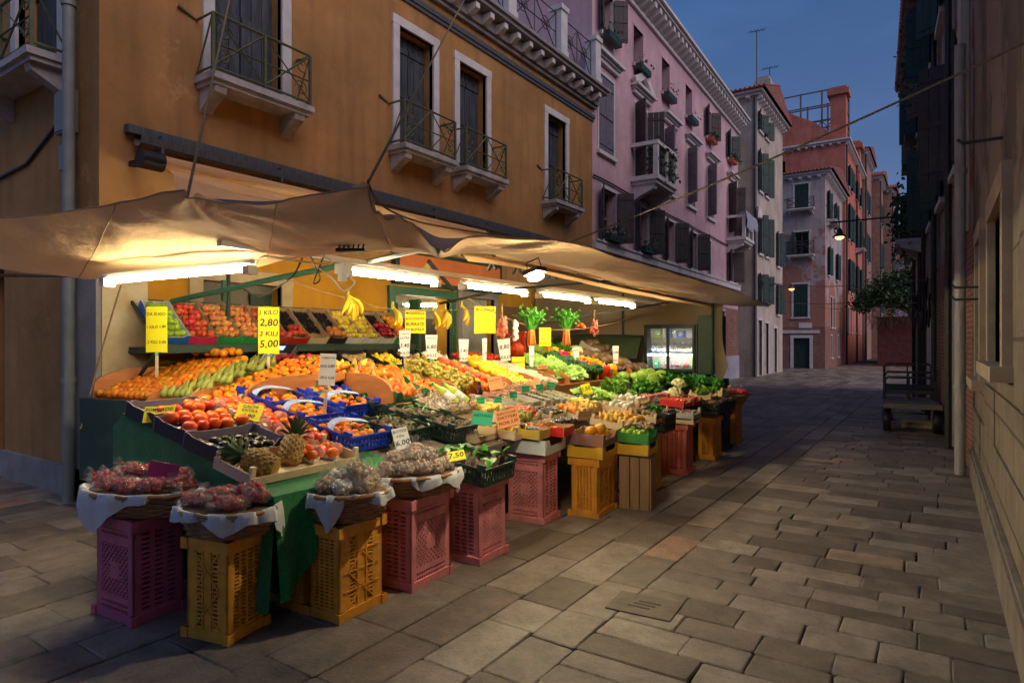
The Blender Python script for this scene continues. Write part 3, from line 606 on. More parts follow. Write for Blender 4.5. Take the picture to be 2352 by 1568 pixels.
def stone_balcony(F, u0, u1, z, dep, cloth_=None):
    b = F.mb(); F.box(b, u0, u1, .004, dep, z - .12, z); F.box(b, u0 + .06, u1 - .06, .004, dep - .06, z - .22, z - .12); B = b.build('balcony', M_['istria'], F.root, smooth=False)
    for u in (u0 + .1, u1 - .3):
        q = F.mb(); q.add([F.p(u + a, zz, d) for a in (0, .2) for (zz, d) in ((z - .22, .006), (z - .22, dep * .85), (z - .34, dep * .8), (z - .5, dep * .3), (z - .62, .006))], [(0, 1, 2, 3, 4), (9, 8, 7, 6, 5), (0, 5, 6, 1), (1, 6, 7, 2), (2, 7, 8, 3), (3, 8, 9, 4)]); q.build('bracket', M_['istria'], B, smooth=False)
    q = F.mb()
    for u in (u0 + .02, (u0 + u1) / 2 - .06, u1 - .14): F.box(q, u, u + .12, dep - .14, dep - .02, z, z + .78)
    F.box(q, u0, u1, dep - .16, dep, z + .78, z + .88); F.box(q, u0, u0 + .12, .006, dep - .16, z + .78, z + .88); F.box(q, u1 - .12, u1, .006, dep - .16, z + .78, z + .88)
    q.build('parapet', M_['istria'], B, smooth=False)
    q = F.mb(); u = u0 + .2
    while u < u1 - .15: q.tube([F.p(u, z, dep - .08), F.p(u, z + .78, dep - .08)], .01, 4); u += .09
    q.build('railing', M_['iron'], B)
    return B
B1 = spec_[6 + 1][2]; BB = stone_balcony(F, B1[0] - .3, B1[1] + .45, 5.9, .75)
q = F.mb()
for i in range(420):
    t = random.choice((0, 0, 1)); q_c = F.p(U(B1[0] - .2, B1[1] + .4), U(5.95, 6.9) - (0 if t else U(0, .3)), U(.2, .85)); leafquad(q, q_c, U(.05, .09))
q.build('potted_plants', LEAF, BB, smooth=False)
B5 = spec_[6 + 5][2]; BB5 = stone_balcony(F, B5[0] - .3, B5[1] + .45, 5.72, .75)
q = F.mb()
for (a, c, z0_, z1_) in ((B5[0] - .38, B5[0] + .5, 6.05, 6.68), (B5[0] + .75, B5[1] + .5, 6.2, 6.66)):
    n = 12; vs = []; fs = []
    for i in range(n + 1):
        u = a + (c - a) * i / n; w_ = .05 * math.sin(i * 1.7)
        vs += [F.p(u, z1_ - .03, .5), F.p(u, z1_ + .02 + w_ * .3, .78 + w_ * .3), F.p(u, (z0_ + z1_) / 2, .84 + w_), F.p(u, z0_ + .12 * math.sin(i * .9), .82 + w_ * 1.3)]
    for i in range(n):
        for j in range(3): fs.append((i * 4 + j, i * 4 + 4 + j, i * 4 + 5 + j, i * 4 + 1 + j))
    q.add(vs, fs)
q.build('bed_linen', cloth('pale blue bed linen', (.45, .50, .60), .2), BB5)
for (a, c, z0_, z1_) in gw:
    win(F, a, c, z0_, z1_, mat('blue grey stone frame', (.40, .42, .46), .8), M_['brown_shutter'], 'dark', .09, .02, sill=False)
# ------------------------------------------------------------------ houses further down the lane (left side)
def roofslab(b, x0, x1, y0, y1, z, dz, mi=0):
    b.add([(x0, y0, z), (x1, y0, z), (x1, y1, z), (x0, y1, z), (x0, (y0 + y1) / 2, z + dz), (x1, (y0 + y1) / 2, z + dz)], [(0, 1, 5, 4), (3, 4, 5, 2), (0, 4, 3), (1, 2, 5)], mi)
def block(name, label, x0, x1, y0, y1, h, mt, eholes, sholes, roofh=1.2, cat='house', low=None, lowz=3):
    """a house whose east face (x1) looks on the lane and whose south face (y0) looks at us; returns root and both facades"""
    r = thing(name, label, cat, (x1, y0, 0)); E = Fac(r, (x1, y0, 0), (0, 1, 0), (1, 0, 0), y1 - y0, h); So = Fac(r, (x0, y0, 0), (1, 0, 0), (0, -1, 0), x1 - x0 - .28, h)
    if low: 
        El = Fac(r, E.O, E.e, E.n, E.L, lowz); El.wall(low, eholes, name='ground_floor_wall'); E.wall(mt, eholes, z0=lowz)
        Sl = Fac(r, So.O, So.e, So.n, So.L, lowz); Sl.wall(low, sholes, name='ground_floor_wall'); So.wall(mt, sholes, z0=lowz)
    else: E.wall(mt, eholes); So.wall(mt, sholes, name='south_wall')
    b = MB(r.location); b.box(x0, x1 - .281, y1 - .28, y1, 0, h); b.box(x0, x1 - .281, y0 + .281, y1 - .281, h - .2, h - .05); b.build('rear_wall', mt, r, smooth=False)
    if roofh:
        b = MB(r.location); roofslab(b, x0 - .2, x1 + .45, y0 - .35, y1 + .3, h + .12, roofh)
        ro = b.build('roof', M_['rooftile'], r, smooth=False)
        q = MB(r.location); x = x0
        while x < x1 + .4: q.tube([(x, y0 - .34, h + .15), (x, (y0 + y1) / 2, h + .16 + roofh)], .07, 6); x += .2
        q.build('ridge_tiles', M_['rooftile'], ro)
    b = MB(r.location); b.box(x0, x1 + .32, y0 - .25, y1 + .25, h, h + .115); b.box(x0, x1 + .16, y0 - .12, y1 + .12, h - .12, h - .001); cn = b.build('cornice', M_['istria'], r, smooth=False)
    dentils(E, 0, y1 - y0, h - .3, .5, .16, .18, .003, .24, M_['istria'], r); dentils(So, 0, x1 - x0 - .3, h - .3, .5, .16, .18, .003, .2, M_['istria'], r)
    return r, E, So
def chimney(x, y, z0, z1, w, m, parent, o):
    b = MB(o); b.box(x - w / 2, x + w / 2, y - w / 2, y + w / 2, z0, z1); b.box(x - w * .7, x + w * .7, y - w * .7, y + w * .7, z1 + .001, z1 + .35); b.box(x - w * .55, x + w * .55, y - w * .55, y + w * .55, z1 + .351, z1 + .55)
    return b.build('chimney', m, parent, smooth=False)
# beige house
ew = [(u, u + .62, z0, z1) for (z0, z1) in ((11.0, 11.85), (8.3, 10.1), (5.5, 7.3), (3.3, 4.6)) for u in (.5, 1.75)] + [(4.35, 4.9, 5.3, 7.0), (4.3, 4.9, 2.9, 4.4)]
dr_ = [(.3, 1.05, .02, 2.5), (1.7, 2.4, .02, 2.4), (3.6, 4.3, .02, 2.2)]
r, E, So = block('beige_house', 'narrow beige plastered house with green shutters just beyond the pink building', -10, -6.6, 29.2, 34.95, 12.5, M_['beige_plaster'], ew + dr_, [], 1.0)
for h in ew: win(E, *h, M_['istria'], M_['green_shutter'], 'open', .06, .02, ang=(160, 140))
for h in dr_:
    W = surround(E, h[0], h[1], h[2], h[3], .12, M_['istria'], .03, sill=False); W.name = 'doorway'; b = E.mb(); E.box(b, h[0], h[1], -.2, -.15, h[2], h[3]); b.build('door', M_['dark_shutter'], W, smooth=False)
chimney(-7.2, 33.5, 12.4, 14.2, .55, M_['beige_plaster'], r, r.location)
b = MB(r.location); b.tube([(-6.62, 29.16, z) for z in (0, 4, 8, 12.4)], .06, 6); b.build('drain_pipe', M_['lead'], r)
b = MB(r.location); b.lathe([(0, 0), (.22, .05), (.26, .25), (.16, .42), (.2, .55), (0, .6)], 8, 0, TR((-6.45, 29.15, 6.9), sc=(.5, 1, 1))); b.build('stone_crest', M_['istria'], r)
# grey corner house
fw = [(.78, 1.52, 9.15, 10.6), (.78, 1.52, 6.5, 7.85), (.72, 1.48, 2.95, 4.85)]
ge = [(.8, 1.4, 8.6, 10.2), (3.8, 4.4, 8.4, 10.0), (1.0, 1.6, 5.4, 7.0), (4.6, 5.2, 5.4, 7.0), (2.2, 2.8, 2.4, 4.2), (3.4, 3.9, 2.4, 4.2), (2.4, 2.9, .6, 1.9), (5.4, 5.9, .6, 1.9)]
dj = (.72, 1.58, .02, 1.75)
r, E, So = block('corner_house', 'worn grey plastered corner house with iron balconies and bare brick at its foot', -7.6, -5.22, 39.6, 47.5, 11.1, M_['grey_plaster'], ge, fw + [dj], .9, low=M_['brick'], lowz=2.4)
for i, h in enumerate(fw):
    W = win(So, *h, M_['istria'], M_['green_shutter'], 'flush' if i != 1 else 'open', .1, .03, ang=(100, 100), sill=i == 2)
    if i < 2: iron_balcony(So, h[0] - .35, h[1] + .35, h[2], .5, M_['istria'], M_['iron'], h=.75 if i else .6)
for h in ge: win(E, *h, M_['istria'], M_['green_shutter'], 'open' if h[2] > 5 else 'dark', .07, .02, ang=(150, 150))
iron_balcony(E, .4, 2.2, 8.5, .5, M_['istria'], M_['iron'], h=.75)
W = surround(So, dj[0], dj[1], dj[2], dj[3], .16, M_['istria'], .04, sill=False); W.name = 'doorway'; b = So.mb(); plank(So, b, dj[0], dj[1], dj[2], dj[3], -.2, 4); b.build('door', M_['green_shutter'], W, smooth=False)
b = So.mb(); So.box(b, .1, 2.1, .004, .06, 2.02, 2.2); So.box(b, 1.0, 1.7, .004, .03, 2.32, 2.62); b.build('lintel', M_['istria'], r, smooth=False)
b = So.mb(); So.box(b, 1.02, 1.68, .031, .034, 2.34, 2.60); b.build('street_plaque', mat('white plaque', (.7, .7, .68), .5), r, smooth=False)
# red house
re_ = [(u, u + .6, z0, z1) for (z0, z1) in ((12.2, 13.6), (8.6, 11.0), (5.0, 7.2), (2.2, 3.9)) for u in (1.4, 3.2, 6.4, 9.2)]
r, E, So = block('red_house', 'tall brick red house with a timber roof terrace and two chimneys', -12, -5.05, 47.6, 59, 15.0, M_['red_plaster'], re_, [(2.6, 3.2, 13.2, 14.2)], 0)
b = MB(r.location); roofslab(b, -12.3, -5.7, 47.4, 59.2, 15.12, 1.6); b.build('roof', M_['rooftile'], r, smooth=False)
b = MB(r.location); b.add([(-12, 47.7, 15.1), (-5.3, 47.7, 15.1), (-7.0, 47.7, 16.6), (-9.2, 47.7, 17.9), (-12, 47.7, 17.9), (-12, 48.2, 15.1), (-5.3, 48.2, 15.1), (-7.0, 48.2, 16.6), (-9.2, 48.2, 17.9), (-12, 48.2, 17.9)], [(0, 1, 2, 3, 4), (9, 8, 7, 6, 5), (1, 6, 7, 2), (2, 7, 8, 3), (3, 8, 9, 4)]); b.build('gable_wall', M_['red_plaster'], r, smooth=False)
for h in re_: win(E, *h, M_['istria'], M_['green_shutter'], 'open' if h[2] > 4 else 'dark', .08, .03, ang=(150, 150))
iron_balcony(E, 6.0, 7.6, 8.5, .6, M_['istria'], M_['iron'], h=.8)
chimney(-5.55, 48.6, 12, 18.3, .95, M_['red_plaster'], r, r.location); chimney(-5.5, 56.5, 13, 16.6, 1.1, M_['red_plaster'], r, r.location)
b = MB(r.location)
X0, X1, Y0, Y1, Z0 = -9.6, -5.4, 50, 53, 16.3
b.box(X0, X1, Y0, Y1, Z0 - .15, Z0)
for x in (X0, -8.2, -6.8, X1):
    for y in (Y0, Y1): b.bar((x, y, 14.5), (x, y, Z0 + 3.2), .11)
for z in (Z0 + .5, Z0 + 1.0, Z0 + 2.0, Z0 + 3.15):
    for y in (Y0, Y1): b.bar((X0, y, z), (X1, y, z), .08)
    for x in (X0, X1): b.bar((x, Y0, z), (x, Y1, z), .08)
for i in range(6):
    x = X0 + (X1 - X0) * i / 6; x2 = X0 + (X1 - X0) * (i + 1) / 6; b.bar((x, Y0, Z0), (x2, Y0, Z0 + 1), .05); b.bar((x, Y0, Z0 + 1), (x2, Y0, Z0), .05)
b.build('roof_terrace', M_['oldwood'], r, smooth=False)
b = MB(r.location); b.tube([(-5.0, 47.9, z) for z in (0, 5, 10, 15)], .07, 6); b.tube([(-4.95, 54.0, z) for z in (0, 5, 10, 15)], .07, 6); b.build('drain_pipe', M_['iron'], r)
# pale brick houses beyond
for i, (x0, x1, y0, y1, h, lab) in enumerate(((-11, -4.9, 59.3, 66, 17.2, 'pale brick house with stone cornice behind the second red chimney'), (-10, -4.3, 66.3, 71, 16.4, 'lower pale brick house with a drain pipe down its front, second beyond the red house'), (-10, -3.6, 71.3, 77, 16.2, 'last pale brick house seen down the lane, rightmost against the sky'))):
    hs_ = [(u, u + .7, z0, z1) for (z0, z1) in ((12.5, 14.2), (8.4, 10.6), (4.2, 6.4)) for u in (1.0, 3.2)]
    r, E, So = block('brick_house', lab, x0, x1, y0, y1, h, M_['far_brick'], hs_, [], .9); r['group'] = 'pale brick houses at the end of the lane'
    for hh in hs_: win(E, *hh, M_['istria'], M_['green_shutter'], 'open', .1, .03)
    b = MB(r.location); b.tube([(x1 + .08, y0 + .3, z) for z in (0, 6, 12, h)], .08, 6); b.build('drain_pipe', M_['iron'], r)
r, E, So = block('far_house', 'small far pink house with a tiled roof behind the tree', -4.2, 1.5, 84, 92, 10.6, M_['pink_plaster'], [], [(3.2, 4.0, 7.2, 9.0), (1.4, 2.2, 7.2, 9.0)], 1.6)
for h in ((3.2, 4.0, 7.2, 9.0), (1.4, 2.2, 7.2, 9.0)): win(So, *h, M_['istria'], M_['green_shutter'], 'flush', .1, .03)
for (px, y0, y1, D, lab) in ((1738, 70, 200, 31, 'tall thin television aerial on the beige house roof'), (1768, 155, 215, 32, 'short thin television aerial beside the beige chimney')):
    a, t = atD(px, y1 + 20, D), atD(px, y0, D); b = MB(a); b.tube([a, t], .025, 4)
    e_ = Vector((C, S, 0)); b.tube([t - e_ * .35 - Vector((0, 0, .1)), t + e_ * .4 + Vector((0, 0, .05))], .016, 4)
    for k in range(5): c = t - e_ * .35 + e_ * .18 * k - Vector((0, 0, .08 - .03 * k)); b.tube([c - Vector((-S, C, 0)) * .22, c + Vector((-S, C, 0)) * .22], .010, 3)
    o = b.build('television_aerial', M_['iron']); o.location = a; tag(o, lab, 'aerial', 'roof aerials')

# ------------------------------------------------------------------ right side of the lane
rb = thing('stone_building', 'grimy plastered building with a dressed stone foot and barred window', 'building', (.37, -3, 0))
F = Fac(rb, (.37, -3, 0), (0, 1, 0), (-1, 0, 0), 12.2, 8.2); FLo = Fac(rb, F.O, F.e, F.n, 12.2, 2.3)
rwin = [(7.85, 9.0, 1.4, 2.45), (10.2, 10.9, 1.2, 2.5)]
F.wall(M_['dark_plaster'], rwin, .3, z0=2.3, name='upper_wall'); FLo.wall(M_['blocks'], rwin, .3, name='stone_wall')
b = F.mb(); F.box(b, 0, 12.2, .003, .05, 0, .27); F.box(b, 0, 12.2, .003, .035, .27, .30); b.build('plinth', mat('worn stone plinth', (.20, .165, .13), .85, .35, 4, .6), rb, smooth=False)
b = F.mb()
for k in range(5):                                                   # projecting blocks of the stone facing
    zc = .4 + k * .40; u = .1 + (k % 2) * .5
    while u < 12:
        l = U(.75, 1.15)
        if not any(a - .2 < u + l and u < c + .2 and zc + .4 > z0 - .15 for a, c, z0, z1 in rwin): F.box(b, u, min(u + l - .012, 12.1), .003, U(.014, .03), zc, zc + .388)
        u += l
b.build('stone_facing', M_['blocks'], rb, smooth=False)
for (a, c, z0, z1) in rwin:
    W = surround(F, a, c, z0, z1, .16, mat('warm sandstone', (.36, .27, .18), .8, .2, 5, .3), .05); b = F.mb(); F.box(b, a, c, -.28, -.26, z0, z1); b.build('pane', M_['glass'], W, smooth=False)
    b = F.mb()
    for i in range(1, 6): b.bar(F.p(a + (c - a) * i / 6, z0, -.12), F.p(a + (c - a) * i / 6, z1, -.12), .02)
    b.build('bars', M_['iron'], W, smooth=False)
b = F.mb(); b.box(.371 + .3, 4, -3, 9.2, 8.0, 8.2); b.box(.68, 4, 8.9, 9.2, 0, 8); b.build('roof_slab', M_['grey_stone'], rb, smooth=False)
for (u, z) in ((8.3, 2.9), (10.2, 2.05), (10.4, 1.95), (9.2, 4.6), (7.4, 3.6)): b = F.mb(); b.tube([F.p(u, z, .003), F.p(u, z, .22), F.p(u, z + .03, .25)], .012, 5); b.build('iron_hook', M_['iron'], rb)
b = MB((.22, 9.05, 0)); b.tube([(.23, 9.05, z) for z in (0, 1.2, 2.5, 5.0)], .058, 10)
for z in (1.0, 2.2, 3.5): b.lathe([(.07, z), (.07, z + .06)], 10, 0, Matrix.Translation((.23, 9.05, 0)))
o = b.build('drain_pipe', M_['pale_pipe']); o.location = (.22, 9.05, 0); o.name = 'rain_pipe'; tag(o, 'pale grey rain pipe at the far end of the dressed stone wall', 'drain pipe')
e2 = Vector((-.95, 14.1, 0)).normalized(); n2 = Vector((-e2.y, e2.x, 0))
rh = thing('row_house', 'tall plaster and brick house with deep tiled eaves and a climbing plant', 'house', (.36, 9.22, 0))
F = Fac(rh, (.36, 9.22, 0), e2, n2, 14.2, 9.5)
rw = [(u, u + .8, z0, z1) for (z0, z1) in ((7.0, 8.5), (3.9, 5.6)) for u in (1.2, 3.4, 5.8, 8.2, 10.6, 12.8)] + [(2.2, 2.9, .02, 2.3), (6.4, 7.2, .02, 2.3), (9.6, 10.3, 1, 2.3), (12.4, 13.1, .02, 2.3)]
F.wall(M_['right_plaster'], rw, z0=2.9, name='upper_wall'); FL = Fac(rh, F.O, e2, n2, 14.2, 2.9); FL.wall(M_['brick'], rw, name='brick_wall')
b = F.mb(); b.box(.65, 5, 9.3, 9.58, 0, 9.5); b.build('side_wall', M_['dark_plaster'], rh, smooth=False)
for k, h in enumerate(rw):
    win(F, *h, M_['istria'], M_['green_shutter'] if k % 3 else M_['brown_shutter'], 'open' if h[2] > 1.5 else 'closed', .12, .04, ang=(170, 95 + (k * 37) % 70), sill=h[2] > .5)
b = F.mb()
for u in (.35, 4.9, 9.2): F.box(b, u, u + .35, .004, .09, 2.9, 9.2); F.box(b, u - .06, u + .41, .004, .14, 8.9, 9.2)
b.build('pilaster', M_['beige_plaster'], rh, smooth=False)
b = F.mb(); F.box(b, -.1, 14.2, .003, .35, 9.3, 9.4); b.build('eave_board', M_['oldwood'], rh, smooth=False)
b = F.mb(); b.add([F.p(-.1, 9.4, .46), F.p(14.3, 9.4, .46), F.p(14.3, 11.2, -3), F.p(-.1, 11.2, -3)], [(0, 1, 2, 3)])
u = 0
while u < 14.2: b.tube([F.p(u, 9.46, .48), F.p(u, 11.2, -3)], .08, 6); u += .2
b.build('roof', M_['rooftile'], rh)
b = F.mb(); u = .2
while u < 14: F.box(b, u, u + .1, .01, .42, 9.18, 9.3); u += .55
b.build('rafters', M_['oldwood'], rh, smooth=False)
b = F.mb()
for u in (1.9, 4.6, 7.6, 9.0, 11.9): b.tube([F.p(u, z, .09) for z in (0, 3, 6, 9.2)], .05, 6)
b.build('drain_pipe', M_['iron'], rh)
b = F.mb()
for k in range(9):
    u = 5 + k * .9; b.tube([F.p(u, 2.4 + U(-.3, .5), .06), F.p(u + .5, 2.0 + U(-.4, .3), .12), F.p(u + 1.2, 2.6 + U(-.4, .5), .06)], .018, 4)
b.build('cables', M_['black'], rh)
iron_balcony(F, 8.6, 10.4, 4.0, .6, M_['istria'], M_['iron'], .9); iron_balcony(F, 11.2, 12.8, 4.7, .55, M_['istria'], M_['iron'], .9)
q = F.mb()
for i in range(420): leafquad(q, F.p(9.5 + random.gauss(0, .4), 4.5 + random.gauss(0, .45), .45 + random.gauss(0, .14)), U(.05, .1))
for i in range(160): leafquad(q, F.p(8.2 + random.gauss(0, .25), 7.9 + random.gauss(0, .5), .35 + random.gauss(0, .1)), U(.04, .08))
q.build('climbing_plant', LEAF, rh, smooth=False)
for (u, z) in ((10.7, 6.9), (12.9, 6.6), (13.0, 8.0)):
    b = F.mb(); F.box(b, u, u + .7, .06, .34, z, z + .2); b.build('flower_box', M_['green_shutter'], rh, smooth=False)
# brick garden wall and tree at the end
b = MB((-3.1, 46, 0)); b.box(-3.1, 1.2, 46, 46.35, 0, 3.0); b.box(-3.1, -2.75, 46.351, 60, 0, 3.0); b.box(-3.15, 1.2, 45.95, 46.4, 3.001, 3.1)
o = b.build('garden_wall', M_['dark_brick'], smooth=False); o.location = (-3.1, 46, 0); tag(o, 'dark red brick garden wall under the tree at the end of the lane', 'wall')
tr = thing('garden_tree', 'dark green tree leaning over the brick wall at the end of the lane', 'tree', (-1.0, 48.5, 0))
b = MB(tr.location); b.tube([(-1, 48.5, 0), (-1.1, 48.3, 2.4), (-1.5, 47.8, 3.6), (-2.2, 47.2, 4.6)], [.22, .18, .14, .06], 7)
for (x, y, z) in ((-3.6, 46.4, 4.6), (-.2, 47.8, 5.6), (-2.4, 46.2, 5.8), (.6, 47, 4.6), (-3.2, 46.0, 3.7)): b.tube([(-1.4, 48, 3.4), ((-1.4 + x) / 2, (48 + y) / 2, (3.2 + z) / 2 + .4), (x, y, z)], [.12, .08, .03], 5)
b.build('trunk', M_['oldwood'], tr)
q = MB(tr.location)
for (x, y, z, s_) in ((-3.4, 46.4, 4.4, .8), (-2.4, 46.2, 5.2, .9), (-1.2, 46.8, 5.7, 1.0), (.2, 47, 5.2, .9), (-.6, 46.2, 4.5, .9), (-2.0, 46, 4.2, .8), (.9, 46.6, 4.5, .8), (-3.9, 46.2, 3.9, .5), (.2, 46.2, 6.2, .6)):
    for k in range(900):
        c = Vector((x + random.gauss(0, s_ * .55), y + random.gauss(0, s_ * .5), z + random.gauss(0, s_ * .36))); leafquad(q, c, U(.10, .19), 1.3)
q.build('crown', mat('dark tree foliage', (.035, .085, .026), .6, .5, 1.5), tr, smooth=False)
q = MB(tr.location)
for k in range(260):
    c = Vector((U(-3.6, .9), U(45.5, 46), U(2.6, 3.6))); q.tube([c, c + Vector((U(-.25, .25), U(-.2, .1), U(-.5, -.1)))], .012, 3)
q.build('twigs', mat('dry brown twigs', (.13, .075, .05), .8), tr)
# ------------------------------------------------------------------ lamps on brackets
BULB = emit('warm street lamp', (1, .42, .07), 7)
def lamp(label, wallp, lampp, curl=True, r=.2):
    t = thing('street_lamp', label, 'street lamp', wallp, group='lamps on brackets along the lane'); wp, lp = Vector(wallp), Vector(lampp); b = MB(wp); top = Vector((lp.x, lp.y, wp.z)); dirv = (top - wp).normalized()
    b.tube([wp, top + dirv * .25], .025, 6)
    if curl:
        for k in (.25, .5): b.tube(scroll(wp + dirv * k - Vector((0, 0, .12)), dirv, Vector((0, 0, 1)), .13), .012, 4)
    b.tube([top, lp + Vector((0, 0, .22))], .012, 5); b.build('arm', M_['iron'], t)
    h = MB(wp); h.lathe([(.02, .25), (.06, .2), (.08, .1), (r, .0), (r * .96, -.01)], 14, 0, Matrix.Translation(lp)); h.build('shade', M_['iron'], t)
    h = MB(wp); h.ball(lp + Vector((0, 0, -.01)), r * .62, 10, 6, sq=(1, 1, .6)); h.build('bulb', BULB, t)
lamp('lit lamp hanging from a long scrolled iron arm above the middle of the lane', (-.42, 20, 4.92), (-2.27, 20, 4.5), r=.19)
lamp('lit lamp on an arm from the beige house wall, leftmost of the three lamps', (-6.58, 30.0, 4.25), tuple(atD(1818, 663, 31.5)), r=.2)
lamp('lit lamp on an arm from the red house, smallest and farthest of the three', (-5.0, 49, 5.3), tuple(atD(1998, 690, 50)), r=.3)
# overhead wires
b = MB()
for (a, c) in (((1730, 640, 30), (2160, 640, 12)), ((1790, 690, 36), (2150, 668, 14)), ((1860, 700, 40), (2140, 690, 15))):
    p, q_ = atD(*a), atD(*c); b.tube([p.lerp(q_, t / 8) - Vector((0, 0, .25 * math.sin(math.pi * t / 8))) for t in range(9)], .011, 3)
tag(b.build('wires', M_['black']), 'thin wires strung across the far end of the lane', 'wires')
# ------------------------------------------------------------------ hand cart
ct = thing('hand_cart', 'wooden flatbed hand cart with rubber wheels and tubular end rails by the right wall', 'cart', (-.4, 13.4, 0))
ct.rotation_euler = (0, 0, R(4)); b = MB()
for i in range(5): b.box(-.42 + i * .17, -.42 + i * .17 + .163, -.85, .95, .45, .49)
b.build('platform', M_['oldwood'], ct, smooth=False)
b = MB(); b.box(-.42, .43, -.88, -.851, .42, .5); b.box(-.3, -.26, -.8, .9, .38, .449); b.box(.27, .31, -.8, .9, .38, .449)
for y in (-.62, .68):
    b.tube([(-.38, y, .2), (.38, y, .2)], .02, 6)
    for x in (-.28, .29): b.bar((x, y - .15, .4), (x, y, .2), .03); b.bar((x, y + .15, .4), (x, y, .2), .03)
b.build('chassis', M_['oldwood'], ct, smooth=False)
for (x, y) in ((-.36, -.62), (.37, -.62), (-.36, .68), (.37, .68)):
    b = MB(); b.lathe([(.09, -.05), (.19, -.055), (.205, -.03), (.205, .03), (.19, .055), (.09, .05)], 20, 0, TR((x, y, .205), ry=R(90))); wl = b.build('wheel', M_['black'], ct)
    b = MB(); b.lathe([(0, -.04), (.1, -.03), (.1, .03), (0, .04)], 14, 0, TR((x, y, .205), ry=R(90))); b.build('hub', M_['iron'], wl)
for (y, h) in ((.92, 1.12), (.5, .98), (.1, .90)):
    b = MB(); b.tube([(-.38, y, .49), (-.38, y, h - .05), (-.33, y, h), (.34, y, h), (.39, y, h - .05), (.39, y, .49)], .022, 7); b.tube([(-.38, y, .72), (.39, y, .72)], .018, 6); b.box(-.36, .37, y - .012, y + .012, .60, .67); b.tube([(0, y, .49), (0, y, h)], .014, 6); b.build('end_rail', M_['iron'], ct)
b = MB(); b.box(-.16, .3, -.2, .2, .16, .28); o = b.build('wooden_board', M_['lightwood'], smooth=False); o.location = (-.36, 13.6, -.155); tag(o, 'pale board lying on the paving under the hand cart', 'board')
# ================================================================== THE STALL
SL = .207; TILT = math.atan(SL)
def deckz(X): return .71 + SL * (-2.95 - X)
DP, DN = Vector((-2.95, 0, .71)), Vector((SL, 0, 1)).normalized()
def dk(px, py, off=0): return atP(px, py, DP + DN * off, DN)
def FRM(p, yaw=0, tilt=TILT):
    """local x along the lane, local y up the slope (away from the lane), local z out of the tilted deck"""
    return Matrix.Translation(Vector(p)) @ Matrix.Rotation(yaw, 4, 'Z') @ Matrix(((0, -math.cos(tilt), math.sin(tilt), 0), (1, 0, 0, 0), (0, math.sin(tilt), math.cos(tilt), 0), (0, 0, 0, 1)))
st = thing('market_stall', 'long dark green market stall table stepped around the corner under the awning', 'stall', (-3.9, 2.7, 0))
O_ = st.location
b = MB(O_); z0_, z1_ = deckz(-3.0), deckz(-4.6); b.add([(-3.0, 2.16, z0_ - .012), (-3.0, 9.9, z0_ - .012), (-4.6, 9.9, z1_ - .012), (-4.6, 2.16, z1_ - .012), (-3.0, 2.16, z0_ - .04), (-3.0, 9.9, z0_ - .04), (-4.6, 9.9, z1_ - .04), (-4.6, 2.16, z1_ - .04)], [(0, 1, 2, 3), (7, 6, 5, 4), (0, 4, 5, 1), (1, 5, 6, 2), (2, 6, 7, 3), (3, 7, 4, 0)]); b.build('sloping_deck', M_['oldwood'], st, smooth=False)
b = MB(O_); b.box(-4.4, -3.2, 2.35, 9.8, .02, .66); b.build('skirt', M_['green_paint'], st, smooth=False)
b = MB(O_)                                                            # south bank and east bank: raised sloping trays
b.add([(-6.42, 2.64, 1.0), (-4.47, 3.0, 1.0), (-4.47, 3.92, 1.2), (-6.42, 3.72, 1.28)], [(0, 1, 2, 3)])
b.add([(-3.85, 3.92, .99), (-3.85, 9.8, .99), (-4.72, 9.8, 1.18), (-4.72, 3.92, 1.18)], [(0, 1, 2, 3)])
b.box(-6.42, -4.47, 3.93, 3.97, .2, 1.2); b.box(-4.78, -4.73, 3.92, 9.8, .2, 1.2)
b.build('raised_bank', M_['board'], st, smooth=False)
b = MB(O_); b.bar((-6.45, 2.615, .67), (-4.45, 2.98, .67), .05, .74); b.build('end_panel', M_['sea_green'], st, smooth=False)
b = MB(O_); b.box(-3.845, -3.80, 3.93, 9.8, .84, 1.02); b.build('front_board', M_['board'], st, smooth=False)
def prism(mb, outline, th, M):
    n = len(outline); vs = [(x, y, 0) for x, y in outline] + [(x, y, th) for x, y in outline]
    mb.add(vs, [tuple(range(n))[::-1], tuple(range(n, 2 * n))] + [(i, (i + 1) % n, n + (i + 1) % n, n + i) for i in range(n)], 0, M)
def divider(X0, X1, Y, zf, zb, name='divider', along='X', low=.99):
    """curved plywood board: low at the front, full height at the back"""
    L = abs(X1 - X0); pts = [(0, 0), (L, .22), (L, zb - low)]
    for i in range(7):
        a = math.pi / 2 * i / 6; pts.append((L * .52 - L * .5 * math.sin(a), (zb - low) * (.28 + .72 * math.cos(a) ** .6 if i < 6 else .12)))
    b = MB(O_); s_ = 1 if X1 > X0 else -1
    if along == 'X': Mx = Matrix(((s_, 0, 0, X0), (0, 0, 1, Y), (0, 1, 0, low), (0, 0, 0, 1)))
    else: Mx = Matrix(((0, 0, 1, Y), (s_, 0, 0, X0), (0, 1, 0, low), (0, 0, 0, 1)))
    prism(b, pts, .022, Mx); return b.build(name, M_['board'], st, angle=30)
divider(2.9, 3.92, -4.46, 1.0, 1.27, along='Y', low=1.0)                        # east end of the south bank
divider(2.66, 3.72, -6.43, 1.0, 1.3, along='Y'); divider(2.76, 3.85, -5.665, 1, 1.17, along='Y', low=.97); divider(2.86, 3.88, -5.2, 1, 1.17, along='Y', low=.97)
for Y in (3.93, 4.80, 5.22, 5.78, 6.28, 6.72, 7.06, 8.55, 9.05): divider(-3.83, -4.72, Y, 1.0, 1.27 if Y < 4 else 1.19, low=.9 if Y < 4 else .97)
